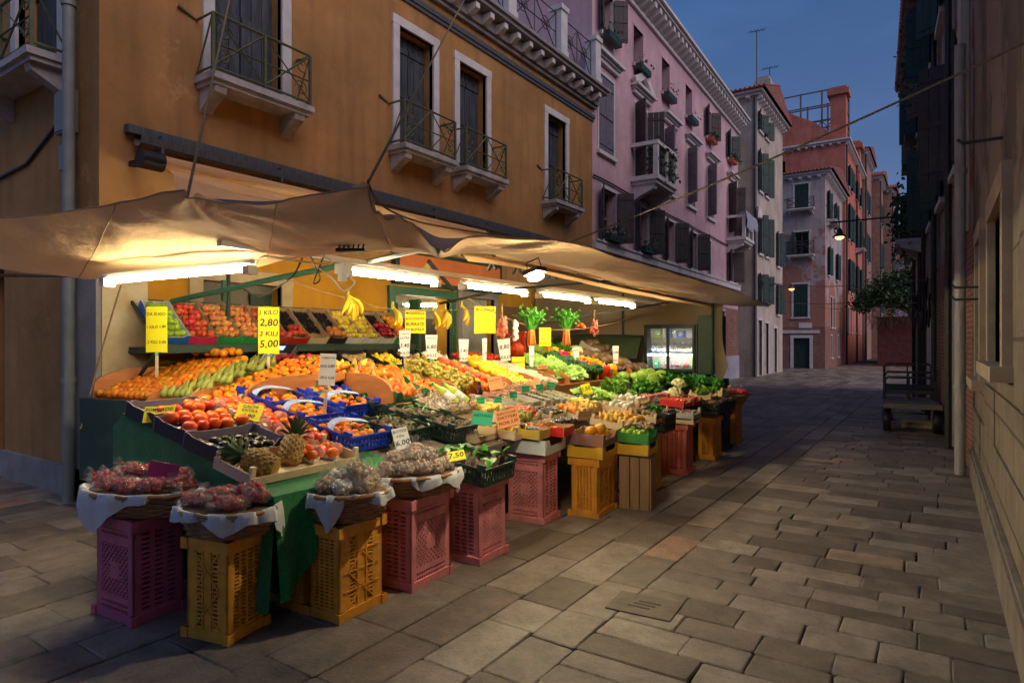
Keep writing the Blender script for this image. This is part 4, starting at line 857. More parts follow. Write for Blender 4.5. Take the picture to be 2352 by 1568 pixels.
# rear table with crates of roots
b = MB(O_); b.box(-5.75, -4.95, 3.97, 7.2, .98, 1.04); b.box(-5.7, -5.0, 4.0, 7.15, .02, .979); b.build('rear_table', M_['green_paint'], st, smooth=False)
# carpet over the near corner of the deck
cp = MB((-3, 2, 0)); nx, nz = 44, 12; vs = []; fs = []
for i in range(nx + 1):
    x = -4.78 + 1.82 * i / nx; zt = deckz(x) + .004 if x > -4.62 else deckz(-4.62) - (-4.62 - x) * .6
    for j in range(nz + 1):
        t = j / nz; zz = zt + (.10 - zt) * t; f = t * (.035 * math.sin(i * .55) + .02 * math.sin(i * 1.27 + 1)); vs.append((x, 2.13 - .02 * t + f, zz))
for i in range(nx):
    for j in range(nz): a = i * (nz + 1) + j; fs.append((a, a + nz + 1, a + nz + 2, a + 1))
cp.add(vs, fs); vs = []; fs = []
for i in range(29):
    y = 2.12 + 1.0 * i / 28; lo = .15 + .40 * min(1, max(0, i - 4) / 4) + .02 * math.sin(i * 2.1)
    for j in range(nz + 1):
        t = j / nz; zz = deckz(-2.96) + .004 + (lo - deckz(-2.96)) * t; f = t * (.05 * math.sin(i * 1.1 + .6) + .02 * math.sin(i * 2.3)); vs.append((-2.96 + .03 * t + f, y, zz))
for i in range(28):
    for j in range(nz): a = i * (nz + 1) + j; fs.append((a, a + nz + 1, a + nz + 2, a + 1))
cp.add(vs, fs)
cp.add([(-2.96, 2.12, deckz(-2.96) + .004), (-2.96, 3.12, deckz(-2.96) + .004), (-4.62, 3.12, deckz(-4.62) + .004), (-4.62, 2.12, deckz(-4.62) + .004)], [(0, 1, 2, 3)])
o = cp.build('carpet', M_['carpet'], angle=80); o.location = (-3, 2, 0); tag(o, 'bright green carpet draped over the near corner of the stall down to the paving', 'carpet')

# ------------------------------------------------------------------ awning
def cr(p, t):
    n = len(p) - 1; x = min(max(t, 0), 1) * n; i = min(int(x), n - 1); f = x - i
    a, b_, c, d = p[max(i - 1, 0)], p[i], p[i + 1], p[min(i + 2, n)]
    return .5 * ((2 * b_) + (c - a) * f + (2 * a - 5 * b_ + 4 * c - d) * f * f + (3 * b_ - a - 3 * c + d) * f ** 3)
def loft(mb, rows, nu, nv, rip=.0, seed=0, mi=0, sag=0, ties=(), rk=0, seams=(), sm=1):
    rows = [[Vector(p) for p in r] for r in rows]; vs = []; fs = []
    for i in range(nu + 1):
        u = i / nu; colp = [cr(r, u) for r in rows]
        for j in range(nv + 1):
            v = j / nv; p = cr(colp, v); nzv = noise.noise(Vector((p.x * 1.6 + seed, p.y * 1.6, p.z * 3))) + .9 * (.5 - abs(noise.noise(Vector((p.x * 3.1 + seed + p.y * 1.2, p.y * 2.1 - p.x, seed))))) * rk
            for T in ties:
                dv = p - T; dd = dv.length
                if dd < 1.6: nzv += .8 * math.exp(-dd / .4) * math.sin(9 * math.atan2(dv.y + dv.z, dv.x) + seed)
            vs.append(p + Vector((0, 0, rip * nzv - sag * math.sin(math.pi * u) * math.sin(math.pi * v))))
    for i in range(nu):
        for j in range(nv): a = i * (nv + 1) + j; fs.append((a, a + nv + 1, a + nv + 2, a + 1))
    mb.add(vs, fs, mi)
    for i in seams: mb.tube([vs[i * (nv + 1) + j] for j in range(nv + 1)], .0035, 4, sm)
    if seams: mb.tube([vs[i * (nv + 1)] for i in range(nu + 1)], .005, 5, sm)
M_['canvas_hem'] = cloth('stitched canvas hem', (.62, .45, .28), .4)
aw = thing('awning', 'tan canvas awning roped up over the stall with its front edge clamped to a bar', 'awning', (-3.5, 4, 2.3)); AO = aw.location
A_out = [(-120, 522, 4.7), (0, 510, 4.3), (150, 488, 3.9), (300, 468, 3.6), (430, 453, 3.4), (520, 462, 3.35), (600, 461, 3.3), (700, 446, 3.25), (780, 431, 3.22), (845, 420, 3.2)]
A_in = [(-120, 600, 5.9), (0, 618, 5.7), (100, 632, 5.55), (200, 640, 5.4), (300, 633, 5.25), (430, 615, 5.0), (560, 603, 4.75), (700, 590, 4.45), (800, 580, 4.2), (900, 578, 4.25)]
ao = [atD(*p) for p in A_out]; ai = [atD(*p) for p in A_in]
am = [a.lerp(c, .45) + Vector((0, 0, -.05 + (.04 if 3 < k < 7 else 0))) for k, (a, c) in enumerate(zip(ao, ai))]
b = MB(AO); loft(b, [ao, am, ai], 130, 30, .030, 3, ties=(ao[4], ao[9]), rk=.9, seams=(40, 92)); b.build('end_flap', [M_['canvas'], M_['canvas_hem']], aw, angle=180)
B_out = [(845, 420, 3.2), (852, 470, 3.3), (880, 497, 3.42), (930, 505, 3.55), (975, 545, 3.7), (1012, 578, 3.85), (1080, 547, 4.05), (1180, 549, 4.4), (1300, 562, 4.95), (1400, 588, 5.6), (1500, 615, 6.5), (1600, 645, 7.8), (1680, 668, 9.0), (1772, 703, 10.8)]
B_in = [(900, 578, 4.25), (915, 580, 4.35), (935, 580, 4.45), (960, 580, 4.55), (990, 584, 4.7), (1020, 586, 4.85), (1070, 580, 5.05), (1130, 585, 5.35), (1220, 606, 5.9), (1310, 626, 6.6), (1420, 654, 7.9), (1500, 671, 9.0), (1580, 686, 9.8), (1645, 700, 10.4)]
bo = [atD(p[0], p[1], p[2] * (1 - .19 * min(1, max(0, (k - 4) / 3)) * min(1, (13.5 - k) / 3))) for k, p in enumerate(B_out)]; bi = [atD(*p) for p in B_in]; bm = [a.lerp(c, .5) + Vector((0, 0, -.03)) for a, c in zip(bo, bi)]
b = MB(AO); loft(b, [bo, bm, bi], 140, 18, .022, 9, ties=(bo[0], bo[5]), rk=.9, seams=(52, 100))
loft(b, [[atD(1060, 580, 5.0), atD(1220, 605, 5.8), atD(1420, 652, 7.8), atD(1640, 697, 10.3)], [atD(1075, 600, 5.1), atD(1220, 622, 5.9), atD(1420, 668, 7.9), atD(1640, 708, 10.4)]], 30, 4, .01, 2)
b.build('front_flap', [M_['canvas'], M_['canvas_hem']], aw, angle=180)
rows = []
for k, (x, z) in enumerate(((-3.05, 2.30), (-3.9, 2.52), (-4.9, 2.82), (-5.75, 3.06))):
    r0 = ai[[9, 7, 5, 3][k]] if k < 3 else Vector((-5.7, 3.05, 3.05))
    rows.append([r0] + [Vector((x - .0 * y, y, z + .05 * math.sin(y * 1.3))) for y in (3.7, 4.8, 6.2, 7.6, 9.0, 10.6)])
rows[0] = [bi[0], bi[4], bi[7], bi[8], bi[9], bi[10], bi[13]]
b = MB(AO); loft(b, rows, 60, 20, .03, 5); b.build('roof_sheet', M_['canvas'], aw, angle=180)
b = MB(AO); loft(b, [[atD(855, 500, 3.9), atD(905, 492, 4.0), atD(960, 520, 4.1), atD(1010, 545, 4.2), atD(1075, 545, 4.4)], [atD(860, 560, 4.0), atD(905, 556, 4.1), atD(960, 570, 4.2), atD(1005, 580, 4.25), atD(1060, 572, 4.5)]], 20, 8, .02, 4)
b.build('blue_lining', M_['canvas_blue'], aw, angle=180); b = MB(AO); loft(b, [[atD(428, 452, 3.55), atD(520, 458, 3.6), atD(620, 462, 3.6), atD(740, 445, 3.5)], [atD(418, 448, 3.6), atD(520, 470, 3.62), atD(620, 474, 3.62), atD(740, 455, 3.52)]], 12, 2)
b.build('blue_lining', M_['canvas_blue'], aw, angle=180)
b = MB(AO); loft(b, [[(-6.55, 10.68, 2.95), (-5.4, 10.68, 2.95), (-4.2, 10.66, 2.62), (-3.0, 10.6, 2.35)], [(-6.55, 10.62, 2.2), (-5.4, 10.5, 2.2), (-4.2, 10.55, 2.0), (-3.0, 10.6, 2.0)], [(-6.55, 10.7, 1.0), (-5.4, 10.68, 1.0), (-4.2, 10.7, 1.0), (-3.05, 10.62, 1.2)]], 30, 12, .03, 6)
b.build('back_sheet', M_['canvas_grey'], aw, angle=180)
b = MB(AO); loft(b, [[(-3.0, 10.3, 2.25), (-2.94, 10.35, 2.25), (-2.86, 10.4, 2.24)], [(-2.98, 10.3, 1.6), (-2.93, 10.35, 1.55), (-2.87, 10.4, 1.6)], [(-2.95, 10.3, .95), (-2.88, 10.35, .9), (-2.78, 10.4, 1.15)]], 12, 14, .02, 8); b.build('hanging_strip', M_['canvas_grey'], aw, angle=180)
b = MB(AO); b.tube([atD(1055, 584, 5.05), atD(1220, 610, 5.85), atD(1420, 656, 7.85), atD(1640, 702, 10.3)], .018, 6); b.tube([atD(-60, 632, 5.75), atD(245, 633, 5.45)], .018, 6); b.tube([atD(570, 492, 4.0), atD(640, 497, 4.1)], .02, 8); b.build('edge_bar', M_['oldwood'], aw)
for k, px in enumerate((1130, 1187, 1230, 1270, 1332, 1385, 1412)):
    t = (px - 1055) / 365; q = atD(px, 588 + t * 66, 5.0 + 2.8 * t + .25 * t * t); s_ = .9 + .2 * t
    t_ = thing('spring_clamp', 'black spring clamp gripping the canvas edge to the bar', 'clamp', q, rz=U(-.4, .4), group='clamps along the awning bar'); b = MB()
    b.bar((-.02, 0, .05), (.05, 0, -.07), .022, .022); b.bar((.02, 0, .05), (-.05, 0, -.07), .022, .022); b.bar((-.03, 0, .06), (-.008, 0, .0), .03, .025); b.bar((.03, 0, .06), (.008, 0, .0), .03, .025); b.tube([(0, -.02, 0), (0, .02, 0)], .016, 8)
    b.build('jaws', M_['black'], t_, smooth=False)
# roller awning on the wall
ra = thing('roller_awning', 'rolled yellow shop blind on the wall under the lead gutter', 'awning', (-6.3, 3.2, 3.28)); b = MB(ra.location)
b.tube([(-6.32, 3.25, 3.30), (-6.32, 8.6, 3.34)], .075, 12); b.build('canvas_roll', M_['canvas'], ra)
b = MB(ra.location); b.tube([(-6.32, 3.05, 3.30), (-6.32, 3.26, 3.30)], .095, 12); b.box(-6.64, -6.3, 3.1, 3.16, 3.28, 3.33); b.build('end_bracket', M_['black'], ra); b = MB(ra.location); b.box(-6.64, -6.3, 8.5, 8.56, 3.28, 3.33); b.build('end_bracket', M_['black'], ra)
b = MB(ra.location); loft(b, [[(-6.27, 3.3, 3.24), (-6.27, 5, 3.25), (-6.27, 8.5, 3.28)], [(-6.1, 3.3, 3.12), (-6.08, 5, 3.10), (-6.1, 8.5, 3.14)]], 30, 3, .02); b.build('valance', M_['canvas'], ra, angle=180)
# ropes
def rope(name, label, pts, r=.011, sag=0, m='rope', grp='ropes holding up the awning'):
    a, c = Vector(pts[0]), Vector(pts[-1]); b = MB(a); P = []
    if len(pts) == 2:
        for i in range(13): t = i / 12; P.append(a.lerp(c, t) - Vector((0, 0, sag * math.sin(math.pi * t))))
    else: P = [cr([Vector(p) for p in pts], i / 30) for i in range(31)]
    b.tube(P, r, 6); o = b.build(name, M_[m]); o.location = a; return tag(o, label, 'rope', grp)
rope('awning_rope', 'thick speckled rope from the awning corner up to the ochre cornice, right of the two', [ao[9], atX(1082, -30, -6.2)], .0085)
rope('awning_rope', 'thick rope from the first awning peak up beside the large balcony, left of the two', [ao[4], atX(540, -60, -6.55)], .0085)
rope('awning_rope', 'long rope crossing the lane from the awning to the wall on the right', [atD(1310, 556, 4.9), Vector((.37, 4.0, 3.02))], .0065, sag=.03)
rope('awning_rope', 'thin white cord knotted from the awning corner to the front canvas', [atD(848, 425, 3.22), atD(870, 465, 3.5), atD(925, 497, 3.9), atD(1010, 520, 4.3), atD(1200, 548, 4.5), atD(1300, 558, 4.9)], .006)
rope('awning_rope', 'old rope tied slantwise before the marble pilaster at the left end', [atD(278, 655, 5.9), atD(235, 800, 5.8), atD(195, 950, 5.75), atD(185, 985, 5.7)], .008)
P_line = [atX(650, 640, -5.0), atX(790, 683, -5.0), atX(900, 710, -5.0), atX(1040, 712, -4.9), atX(1130, 705, -4.75)]
P_line2 = [atX(1075, 685, -4.5), atX(1150, 725, -4.5), atX(1230, 752, -4.5), atX(1300, 757, -4.4), atX(1380, 748, -4.3), atX(1430, 735, -4.2), atX(1480, 705, -4.1)]
rope('hanging_line', 'sagging cord strung under the awning carrying the bananas', P_line, .005, grp='cords strung under the awning'); rope('hanging_line', 'sagging cord strung under the awning carrying carrots and onions', P_line2, .005, grp='cords strung under the awning')
# ------------------------------------------------------------------ frame bars, lamps, cables
fr = thing('steel_scaffold', 'green and grey steel bars carrying lamps under the awning', 'scaffold', (-3.85, 5, 2.18)); b = MB(fr.location)
b.box(-3.875, -3.825, 2.35, 10.4, 2.165, 2.205); b.build('lamp_rail', M_['white_paint'], fr, smooth=False)
b = MB(fr.location); b.tube([atX(395, 692, -6.3), atX(640, 638, -5.2), atX(820, 602, -4.2)], .028, 8); b.tube([(-6.3, 3.9, 1.98), (-6.3, 3.9, 2.2)], .03, 8); b.build('folding_arm', M_['mid_green'], fr)
for pts_, r_ in (([atX(810, 608, -4.1), atX(960, 575, -3.1)], .02), ([atX(1010, 697, -5.2), atX(1160, 665, -3.9), atX(1450, 640, -3.0)], .017), ([atX(985, 600, -5.5), atX(1040, 665, -5.8)], .03), ([atX(1230, 745, -5.2), atX(1560, 690, -3.4)], .02)): b = MB(fr.location); b.tube(pts_, r_, 6); b.build('dark_bar', M_['iron'], fr)
for (x, y, z1) in ((-3.0, 10.3, 2.2), (-6.3, 3.95, 2.3), (-6.35, 6.55, 2.1), (-4.6, 10.4, 2.4)): b = MB(fr.location); b.tube([(x, y, 0), (x, y, z1)], .022, 8); b.build('post', M_['green_paint'], fr)
TUBE = emit('lit fluorescent diffuser', (1, .88, .56), 84)
def fixture(label, a, c, r=.045):
    a, c = Vector(a), Vector(c); t = thing('tube_light', label, 'lamp', (a + c) / 2, group='fluorescent lamps under the awning'); o = t.location
    d = (c - a).normalized(); b = MB(o); b.bar(a + Vector((0, 0, .05)), c + Vector((0, 0, .06)), .04, .03); b.build('housing', M_['white_paint'], t, smooth=False)
    b = MB(o); x = d.cross(Vector((0, 0, 1))).normalized(); vs = []; n = 12
    for p in (a + d * .05, c - d * .05):
        for i in range(n + 1): q = -1.1 + (math.pi + 2.2) * i / n; vs.append(p + x * (.028 * math.cos(q)) - Vector((0, 0, .024 * math.sin(q) - .016)))
    b.add(vs, [(i, i + 1, n + 2 + i, n + 1 + i) for i in range(n)] + [tuple(range(n + 1)), tuple(range(n + 1, 2 * n + 2))[::-1]]); b.build('diffuser', TUBE, t)
    b = MB(o)
    for p in (a, c - d * .05): b.bar(p, p + d * .05, .09, .06)
    b.build('end_cap', M_['white_paint'], t, smooth=False)
fixture('lit tube lamp slung across the stall end, leftmost of the lamps', atD(240, 650, 4.75), atD(581, 620, 4.35))
def yr(px, py): return atX(px, py, -3.85)
for (p0, p1, lab) in ((790, 1005, 'lit tube lamp above the clementine sign, second from the left'), (1060, 1210, 'lit tube lamp above the yellow mozzarella sign, middle of the lamp rail'), (1236, 1354, 'lit tube lamp above the hanging carrots'), (1366, 1456, 'lit tube lamp nearest the glass fronted fridge, rightmost of the lamps')):
    a = Vector((-3.85, atX(p0, 700, -3.85).y, 2.085)); c = Vector((-3.85, atX(p1, 700, -3.85).y, 2.085)); fixture(lab, a, c)
fixture('lit tube lamp on the shop ceiling behind the mozzarella sign', atX(922, 703, -7.3), atX(1038, 704, -7.3)) 
sp = thing('flood_lamp', 'small lit flood lamp hooked on the clamp bar, dazzling white', 'lamp', atD(1229, 629, 4.0)); sp.rotation_euler = (0, R(-14), R(-8)); b = MB(); b.box(-.06, .06, -.05, .05, 0, .03); b.tube([(-.06, 0, .02), (-.05, 0, .09), (.05, 0, .09), (.06, 0, .02)], .005, 4); b.build('casing', M_['iron'], sp, smooth=False)
b = MB(); b.ball((0, 0, -.022), .05, 16, 8, sq=(1.1, 1, .42)); b.build('lens', emit('lit flood lens', (1, .86, .58), 640), sp, smooth=False)
wl = thing('work_lamp', 'unlit black work lamp with a wire guard under the awning peak', 'lamp', atD(808, 552, 4.0), rz=.6); b = MB()
for i in range(6): b.bar((-.075 + .03 * i, -.03, -.06), (-.075 + .03 * i, .05, .03), .008)
b.box(-.09, .09, -.035, .03, .03, .06); b.tube([(-.1, 0, .05), (-.09, 0, .13), (.09, 0, .13), (.1, 0, .05)], .008, 5); b.box(-.09, .09, -.05, .02, -.075, -.055); b.build('guard', M_['black'], wl, smooth=False)
def cable(label, m, pts, r=.006):
    P = [Vector(p) for p in pts]; b = MB(P[0]); b.tube([cr(P, i / 40) for i in range(41)], r, 5); o = b.build('electric_cable', M_[m]); o.location = P[0]; return tag(o, label, 'cable', 'electric cables under the awning')
D_ = 4.6
cable('white cable looped over the lamp rail above the crates', 'cordw', [atD(580, 622, 4.4), atD(600, 590, 4.4), atD(640, 592, 4.4), atD(690, 600, 4.4), atD(760, 605, 4.4), atD(745, 590, 4.4), atD(690, 588, D_), atD(660, 600, D_)])
cable('white cable hanging in a deep loop beside the second lamp', 'cordw', [atD(720, 605, D_), atD(740, 622, D_), atD(765, 640, D_), atD(790, 668, D_), atD(815, 650, D_), atD(806, 638, D_)])
cable('black cable curling down to a switch beside the second lamp', 'black', [atD(700, 570, D_), atD(720, 600, D_), atD(735, 640, D_), atD(720, 650, D_), atD(735, 610, D_), atD(750, 580, D_), atD(778, 560, D_)])
cable('black wavy cable dangling below the green arm', 'black', [atD(695, 592, D_), atD(675, 630, D_), atD(650, 650, D_), atD(620, 672, 4.9), atD(590, 680, 5.1), atD(555, 660, 5.4)], .007)
b = MB(); b.box(-.055, .055, -.03, .03, -.035, .035); b.box(-.02, .02, -.03, .02, -.09, -.035); o = b.build('socket_box', M_['cordw'], smooth=False); o.location = atD(788, 617, 4.5); tag(o, 'white socket box hanging at the left end of the second lamp', 'socket box')

# ------------------------------------------------------------------ glass fronted fridge at the far end
FY = 10.38; fg = thing('display_fridge', 'lit fridge with two sliding glass doors on the dark green end cabinet', 'fridge', (-3.75, FY, 1.05)); o = fg.location
DK = paint('dark fridge casing', (.02, .024, .02), .45)
b = MB(o); x0, x1, z0, z1 = -4.2, -3.28, 1.03, 1.84
b.box(x0, x0 + .04, FY, FY + .5, z0, z1); b.box(x1 - .04, x1, FY, FY + .5, z0, z1); b.box(x0 + .041, x1 - .041, FY, FY + .5, z1 - .06, z1); b.box(x0 + .041, x1 - .041, FY, FY + .5, z0, z0 + .06); b.box(x0 + .041, x1 - .041, FY + .46, FY + .5, z0 + .06, z1 - .06); b.build('casing', DK, fg, smooth=False)
b = MB(o); b.box(x0 + .041, x1 - .041, FY + .44, FY + .459, z0 + .061, z1 - .061); b.build('lining', paint('white fridge lining', (.7, .75, .8), .4), fg, smooth=False)
b = MB(o)
for z in (1.34, 1.60): b.box(x0 + .045, x1 - .045, FY + .06, FY + .43, z, z + .012)
b.build('shelf', film('glass shelf', (.8, .9, 1), .5), fg, smooth=False)
COLD = emit('cold fridge tube', (.66, .85, 1), 60)
b = MB(o); b.box(x0 + .06, x1 - .06, FY + .40, FY + .43, 1.755, 1.775); b.box(x0 + .06, x1 - .06, FY + .05, FY + .075, 1.31, 1.33); b.build('light_strip', COLD, fg, smooth=False)
for (a, c) in ((x0 + .03, -3.76), (-3.77, x1 - .03)):
    b = MB(o); yy = FY - .02 if a < -4 else FY - .045
    b.box(a, a + .035, yy, yy + .02, z0 + .02, z1 - .03); b.box(c - .035, c, yy, yy + .02, z0 + .02, z1 - .03); b.box(a + .0351, c - .0351, yy, yy + .02, z0 + .02, z0 + .06); b.box(a + .0351, c - .0351, yy, yy + .02, z1 - .07, z1 - .03); dd = b.build('door', DK, fg, smooth=False)
    b = MB(o); b.box(a + .036, c - .036, yy + .008, yy + .012, z0 + .061, z1 - .071); b.build('pane', film('fridge door glass', (1, 1, 1), .12, .03), dd, smooth=False)
cb = thing('end_cabinet', 'dark green wooden cabinet under the glass fronted fridge', 'cabinet', (-3.9, 10.4, 0)); b = MB(cb.location)
b.box(-4.9, -3.0, 10.3, 10.9, .02, .97); b.box(-5.0, -3.2, 10.15, 10.95, .971, 1.02); b.box(-3.26, -3.18, 10.2, 10.299, .02, .97); b.build('body', M_['green_paint'], cb, smooth=False)
b = MB(cb.location); b.box(-3.24, -2.98, 10.301, 11.0, 1.021, 1.98); b.box(-3.0 + .021, -2.9, 10.0, 10.9, .02, .93); b.build('side_panel', M_['green_paint'], cb, smooth=False)
tg = MB((-5.2, 10.4, 1)); loft(tg, [[(-6.2, 10.62, .9), (-6.1, 10.6, 1.5), (-5.8, 10.58, 1.66), (-4.9, 10.56, 1.68), (-4.22, 10.55, 1.66)], [(-6.2, 10.4, .9), (-6.1, 10.35, 1.45), (-5.8, 10.3, 1.6), (-4.9, 10.3, 1.62), (-4.22, 10.3, 1.6)], [(-6.2, 10.2, .8), (-6.1, 10.1, 1.2), (-5.8, 10.05, 1.3), (-4.9, 10.05, 1.3), (-4.22, 10.1, 1.25)]], 24, 10, .02, 1); o = tg.build('tarpaulin', M_['tarp_green'], angle=180); o.location = (-5.2, 10.4, 1); tag(o, 'dark green tarpaulin humped over goods behind the squash crates', 'tarpaulin')
# ================================================================== CRATES
def sides(b, w, d, h, th, st_x, st_y, z0=0, M=None):
    """four holed walls of a box; st_x / st_y = (edges_u, edges_v, open) factories for the faces looking along x / y"""
    Mx = M or Matrix.Identity(4)
    for face in range(4):
        L, stl = (w, st_y) if face % 2 == 0 else (d, st_x)
        us, vs, op = stl(L, h)
        fm = {0: lambda u, v, t: Mx @ Vector((u - w / 2, -d / 2 + t, z0 + v)), 1: lambda u, v, t: Mx @ Vector((w / 2 - t, u - d / 2, z0 + v)),
              2: lambda u, v, t: Mx @ Vector((w / 2 - u, d / 2 - t, z0 + v)), 3: lambda u, v, t: Mx @ Vector((-w / 2 + t, d / 2 - u, z0 + v))}[face]
        b.sheet(us, vs, op, th, fm)
def slots(nc, nr, mu=.035, mt=.07, mbm=.06, rib=.35, gap=.5):
    def f(L, H):
        us = [0, L]; vs = [0, H]; U_ = []; V_ = []; cw = (L - 2 * mu) / nc; rh = (H - mt - mbm) / nr
        for i in range(nc): a, c = mu + cw * i + cw * rib / 2, mu + cw * (i + 1) - cw * rib / 2; U_.append((a, c)); us += [a, c]
        for j in range(nr): a, c = mbm + rh * (j + .5 - gap / 2), mbm + rh * (j + .5 + gap / 2); V_.append((a, c)); vs += [a, c]
        return us, vs, lambda u, v: any(a < u < c for a, c in U_) and any(a < v < c for a, c in V_)
    return f
def window(mu=.05, mt=.15, mbm=.13, rows=2):
    def f(L, H):
        us = [0, L, mu, L - mu]; vs = [0, H, mbm, H - mt]; n = max(4, int(L / .03)); W_ = [(mu, L - mu, mbm, H - mt)]
        for z in (.05, H - .10):
            for r_ in range(rows):
                za = z + r_ * .03; vs += [za, za + .016]
                for i in range(n): a = mu + (L - 2 * mu) * (i + .15) / n; c = mu + (L - 2 * mu) * (i + .85) / n; us += [a, c]; W_.append((a, c, za, za + .016))
        return us, vs, lambda u, v: any(a < u < c and d < v < e for a, c, d, e in W_)
    return f
def stand_crate(label, p, yaw, w, d, h, m, kind, name='plastic_crate', grp='plastic crates standing on end along the stall front'):
    """harvest crate stood on its short end; local +x looks towards the lane, -y towards us"""
    t = thing(name, label, 'crate', (p[0], p[1], 0), yaw, grp); b = MB(); h -= .004
    if kind == 'slots': sx = sy = slots(4, 19)
    elif kind == 'fine': sx, sy = slots(3, 15, mt=.1), slots(5, 22, .05)
    elif kind == 'latx': sx, sy = window(), slots(3, 16)
    elif kind == 'laty': sx, sy = slots(3, 16), window()
    elif kind == 'ribx': sx, sy = slots(2, 18, mu=.03, rib=.72), slots(4, 20)
    elif kind == 'riby': sx, sy = slots(4, 20), slots(2, 18, mu=.03, rib=.72)
    sides(b, w, d, h, .012, sx, sy, .004)
    b.box(-w / 2 + .013, w / 2 - .013, -d / 2 + .013, d / 2 - .013, h - .016, h - .001)
    b.box(-w / 2 + .013, w / 2 - .013, -d / 2 + .013, d / 2 - .013, .006, .02)
    body = b.build('body', m, t, smooth=False)
    e = .012
    for z0, z1 in ((.003, .055), (h - .055, h + .004)):
        r = MB()
        for sx_, sy_ in ((-1, -1), (1, -1), (1, 1), (-1, 1)):
            r.box(sx_ * w / 2 - .02 + sx_ * .006, sx_ * w / 2 + .02 + sx_ * .002, sy_ * d / 2 - .02, sy_ * d / 2 + .02, z0 - .08 * (z0 > .1) * 0, z1)
        r.box(-w / 2 - e, w / 2 + e, -d / 2 - e, -d / 2 - .0005, z0, z1); r.box(-w / 2 - e, w / 2 + e, d / 2 + .0005, d / 2 + e, z0, z1)
        r.box(-w / 2 - e, -w / 2 - .0005, -d / 2, d / 2, z0, z1); r.box(w / 2 + .0005, w / 2 + e, -d / 2, d / 2, z0, z1); r.build('rim', m, t, smooth=False)
    q = MB()
    def lattice(fx, L, n):
        a0, a1, z0, z1 = -L / 2 + .05, L / 2 - .05, .134, h - .15; H_ = z1 - z0; W_ = a1 - a0; st_ = .036
        for sg in (1, -1):
            k = -H_
            while k < W_:
                s0 = max(0, -k) ; s1 = min(H_, W_ - k)
                if s1 - s0 > .01:
                    x0, x1 = k + s0, k + s1
                    if sg < 0: x0, x1 = W_ - x0, W_ - x1
                    q.bar(fx(a0 + x0, z0 + s0), fx(a0 + x1, z0 + s1), .012 if sg > 0 else .009, .011, up=fx(0, 0, 1) - fx(0, 0, 0))
                k += st_
        c = fx(0, (z0 + z1) / 2); q.bar(fx(-.045, (z0 + z1) / 2), fx(.045, (z0 + z1) / 2), .09, .013, up=fx(0, 0, 1) - fx(0, 0, 0))
        for (x, z) in ((0, -.07), (0, .07)): pass
    def xribs(fx, L):
        for (xa, za, xb, zb) in ((-.3, .12, .3, .5), (.3, .12, -.3, .5), (-.3, .5, .3, .88), (.3, .5, -.3, .88), (-.1, .1, -.1, .9), (.1, .1, .1, .9), (-.4, .3, .4, .3), (-.4, .5, .4, .5), (-.4, .7, .4, .7)):
            q.bar(fx(xa * L, za * h, .3), fx(xb * L, zb * h, .3), .008, .006, up=fx(0, 0, 1) - fx(0, 0, 0))
    if kind == 'latx':
        for sg in (1, -1):
            lattice(lambda u, z, k=0, sg=sg: Vector((sg * (w / 2 - .006) + k * .01, u, z)), d, 0); q.build('lattice', m, t, smooth=False); q = MB()
    if kind == 'laty':
        for sg in (1, -1):
            lattice(lambda u, z, k=0, sg=sg: Vector((u, sg * (d / 2 - .006) + k * .01, z)), w, 0); q.build('lattice', m, t, smooth=False); q = MB()
    if kind == 'ribx': xribs(lambda u, z, k=0: Vector((w / 2 + k * .01, u, z)), d)
    if kind == 'riby': xribs(lambda u, z, k=0: Vector((u, -d / 2 - k * .01, z)), w)
    if q.v: q.build('lattice', m, t, smooth=False)
    return t
G_ = 'plastic crates standing on end along the stall front'
stand_crate('mauve pink crate with a diamond lattice face under the largest dried tomato basket', (-3.82, 1.85), R(4), .36, .29, .57, PURP, 'laty')
stand_crate('orange crate with ribbed face in front of all others under the second tomato basket', (-3.17, 1.98), R(12), .28, .26, .525, ORNG, 'riby')
stand_crate('orange crate under the small basket of white garlic bags beside the carpet fold', (-2.85, 2.53), R(3), .23, .34, .525, ORNG, 'ribx')
stand_crate('orange crate half hidden behind the hanging carpet fold', (-3.10, 2.47), R(3), .2, .26, .5, ORNG, 'slots')
stand_crate('low orange crate in the shadow between the front orange crate and carpet', (-3.36, 2.45), R(8), .2, .2, .3, ORNG, 'slots')
stand_crate('pink crate with a slotted hand hole under the basket of walnut bags', (-2.83, 3.1), R(2), .25, .39, .565, PINK, 'latx')
stand_crate('pink crate with a broken red hole in its lattice under the green artichoke crate', (-2.76, 3.68), R(2), .25, .34, .565, PINK, 'latx')
stand_crate('pink crate with whole lattice face under the white box and red apricot tray', (-2.95, 4.74), R(6), .34, .30, .59, PINK, 'laty')
stand_crate('yellow orange crate of fine slots under the yellow box with two big quinces', (-2.6, 5.22), R(4), .25, .42, .515, ORNG, 'fine')
stand_crate('pink crate half hidden between the yellow orange and the wooden crate', (-2.75, 5.6), R(2), .3, .3, .5, PINK, 'slots')
stand_crate('yellow crate behind the wooden crate under the black radish crate', (-2.6, 6.35), R(2), .3, .4, .6, paint('bright yellow plastic', (.66, .38, .03)), 'slots')
stand_crate('coral red crate with printed side under the white clam trays', (-2.57, 7.4), R(6), .29, .36, .585, CORAL, 'slots')
stand_crate('dull orange crate under the black mushroom crate, second from the far end', (-2.52, 8.52), R(2), .2, .40, .55, ORNG, 'fine')
stand_crate('last orange crate at the far end under the paper wrapped tomato basket', (-2.62, 9.95), R(2), .24, .4, .6, ORNG, 'fine')
stand_crate('dark crate in the shade between the last two orange crates', (-2.62, 9.25), R(2), .26, .4, .55, BLKP, 'slots')
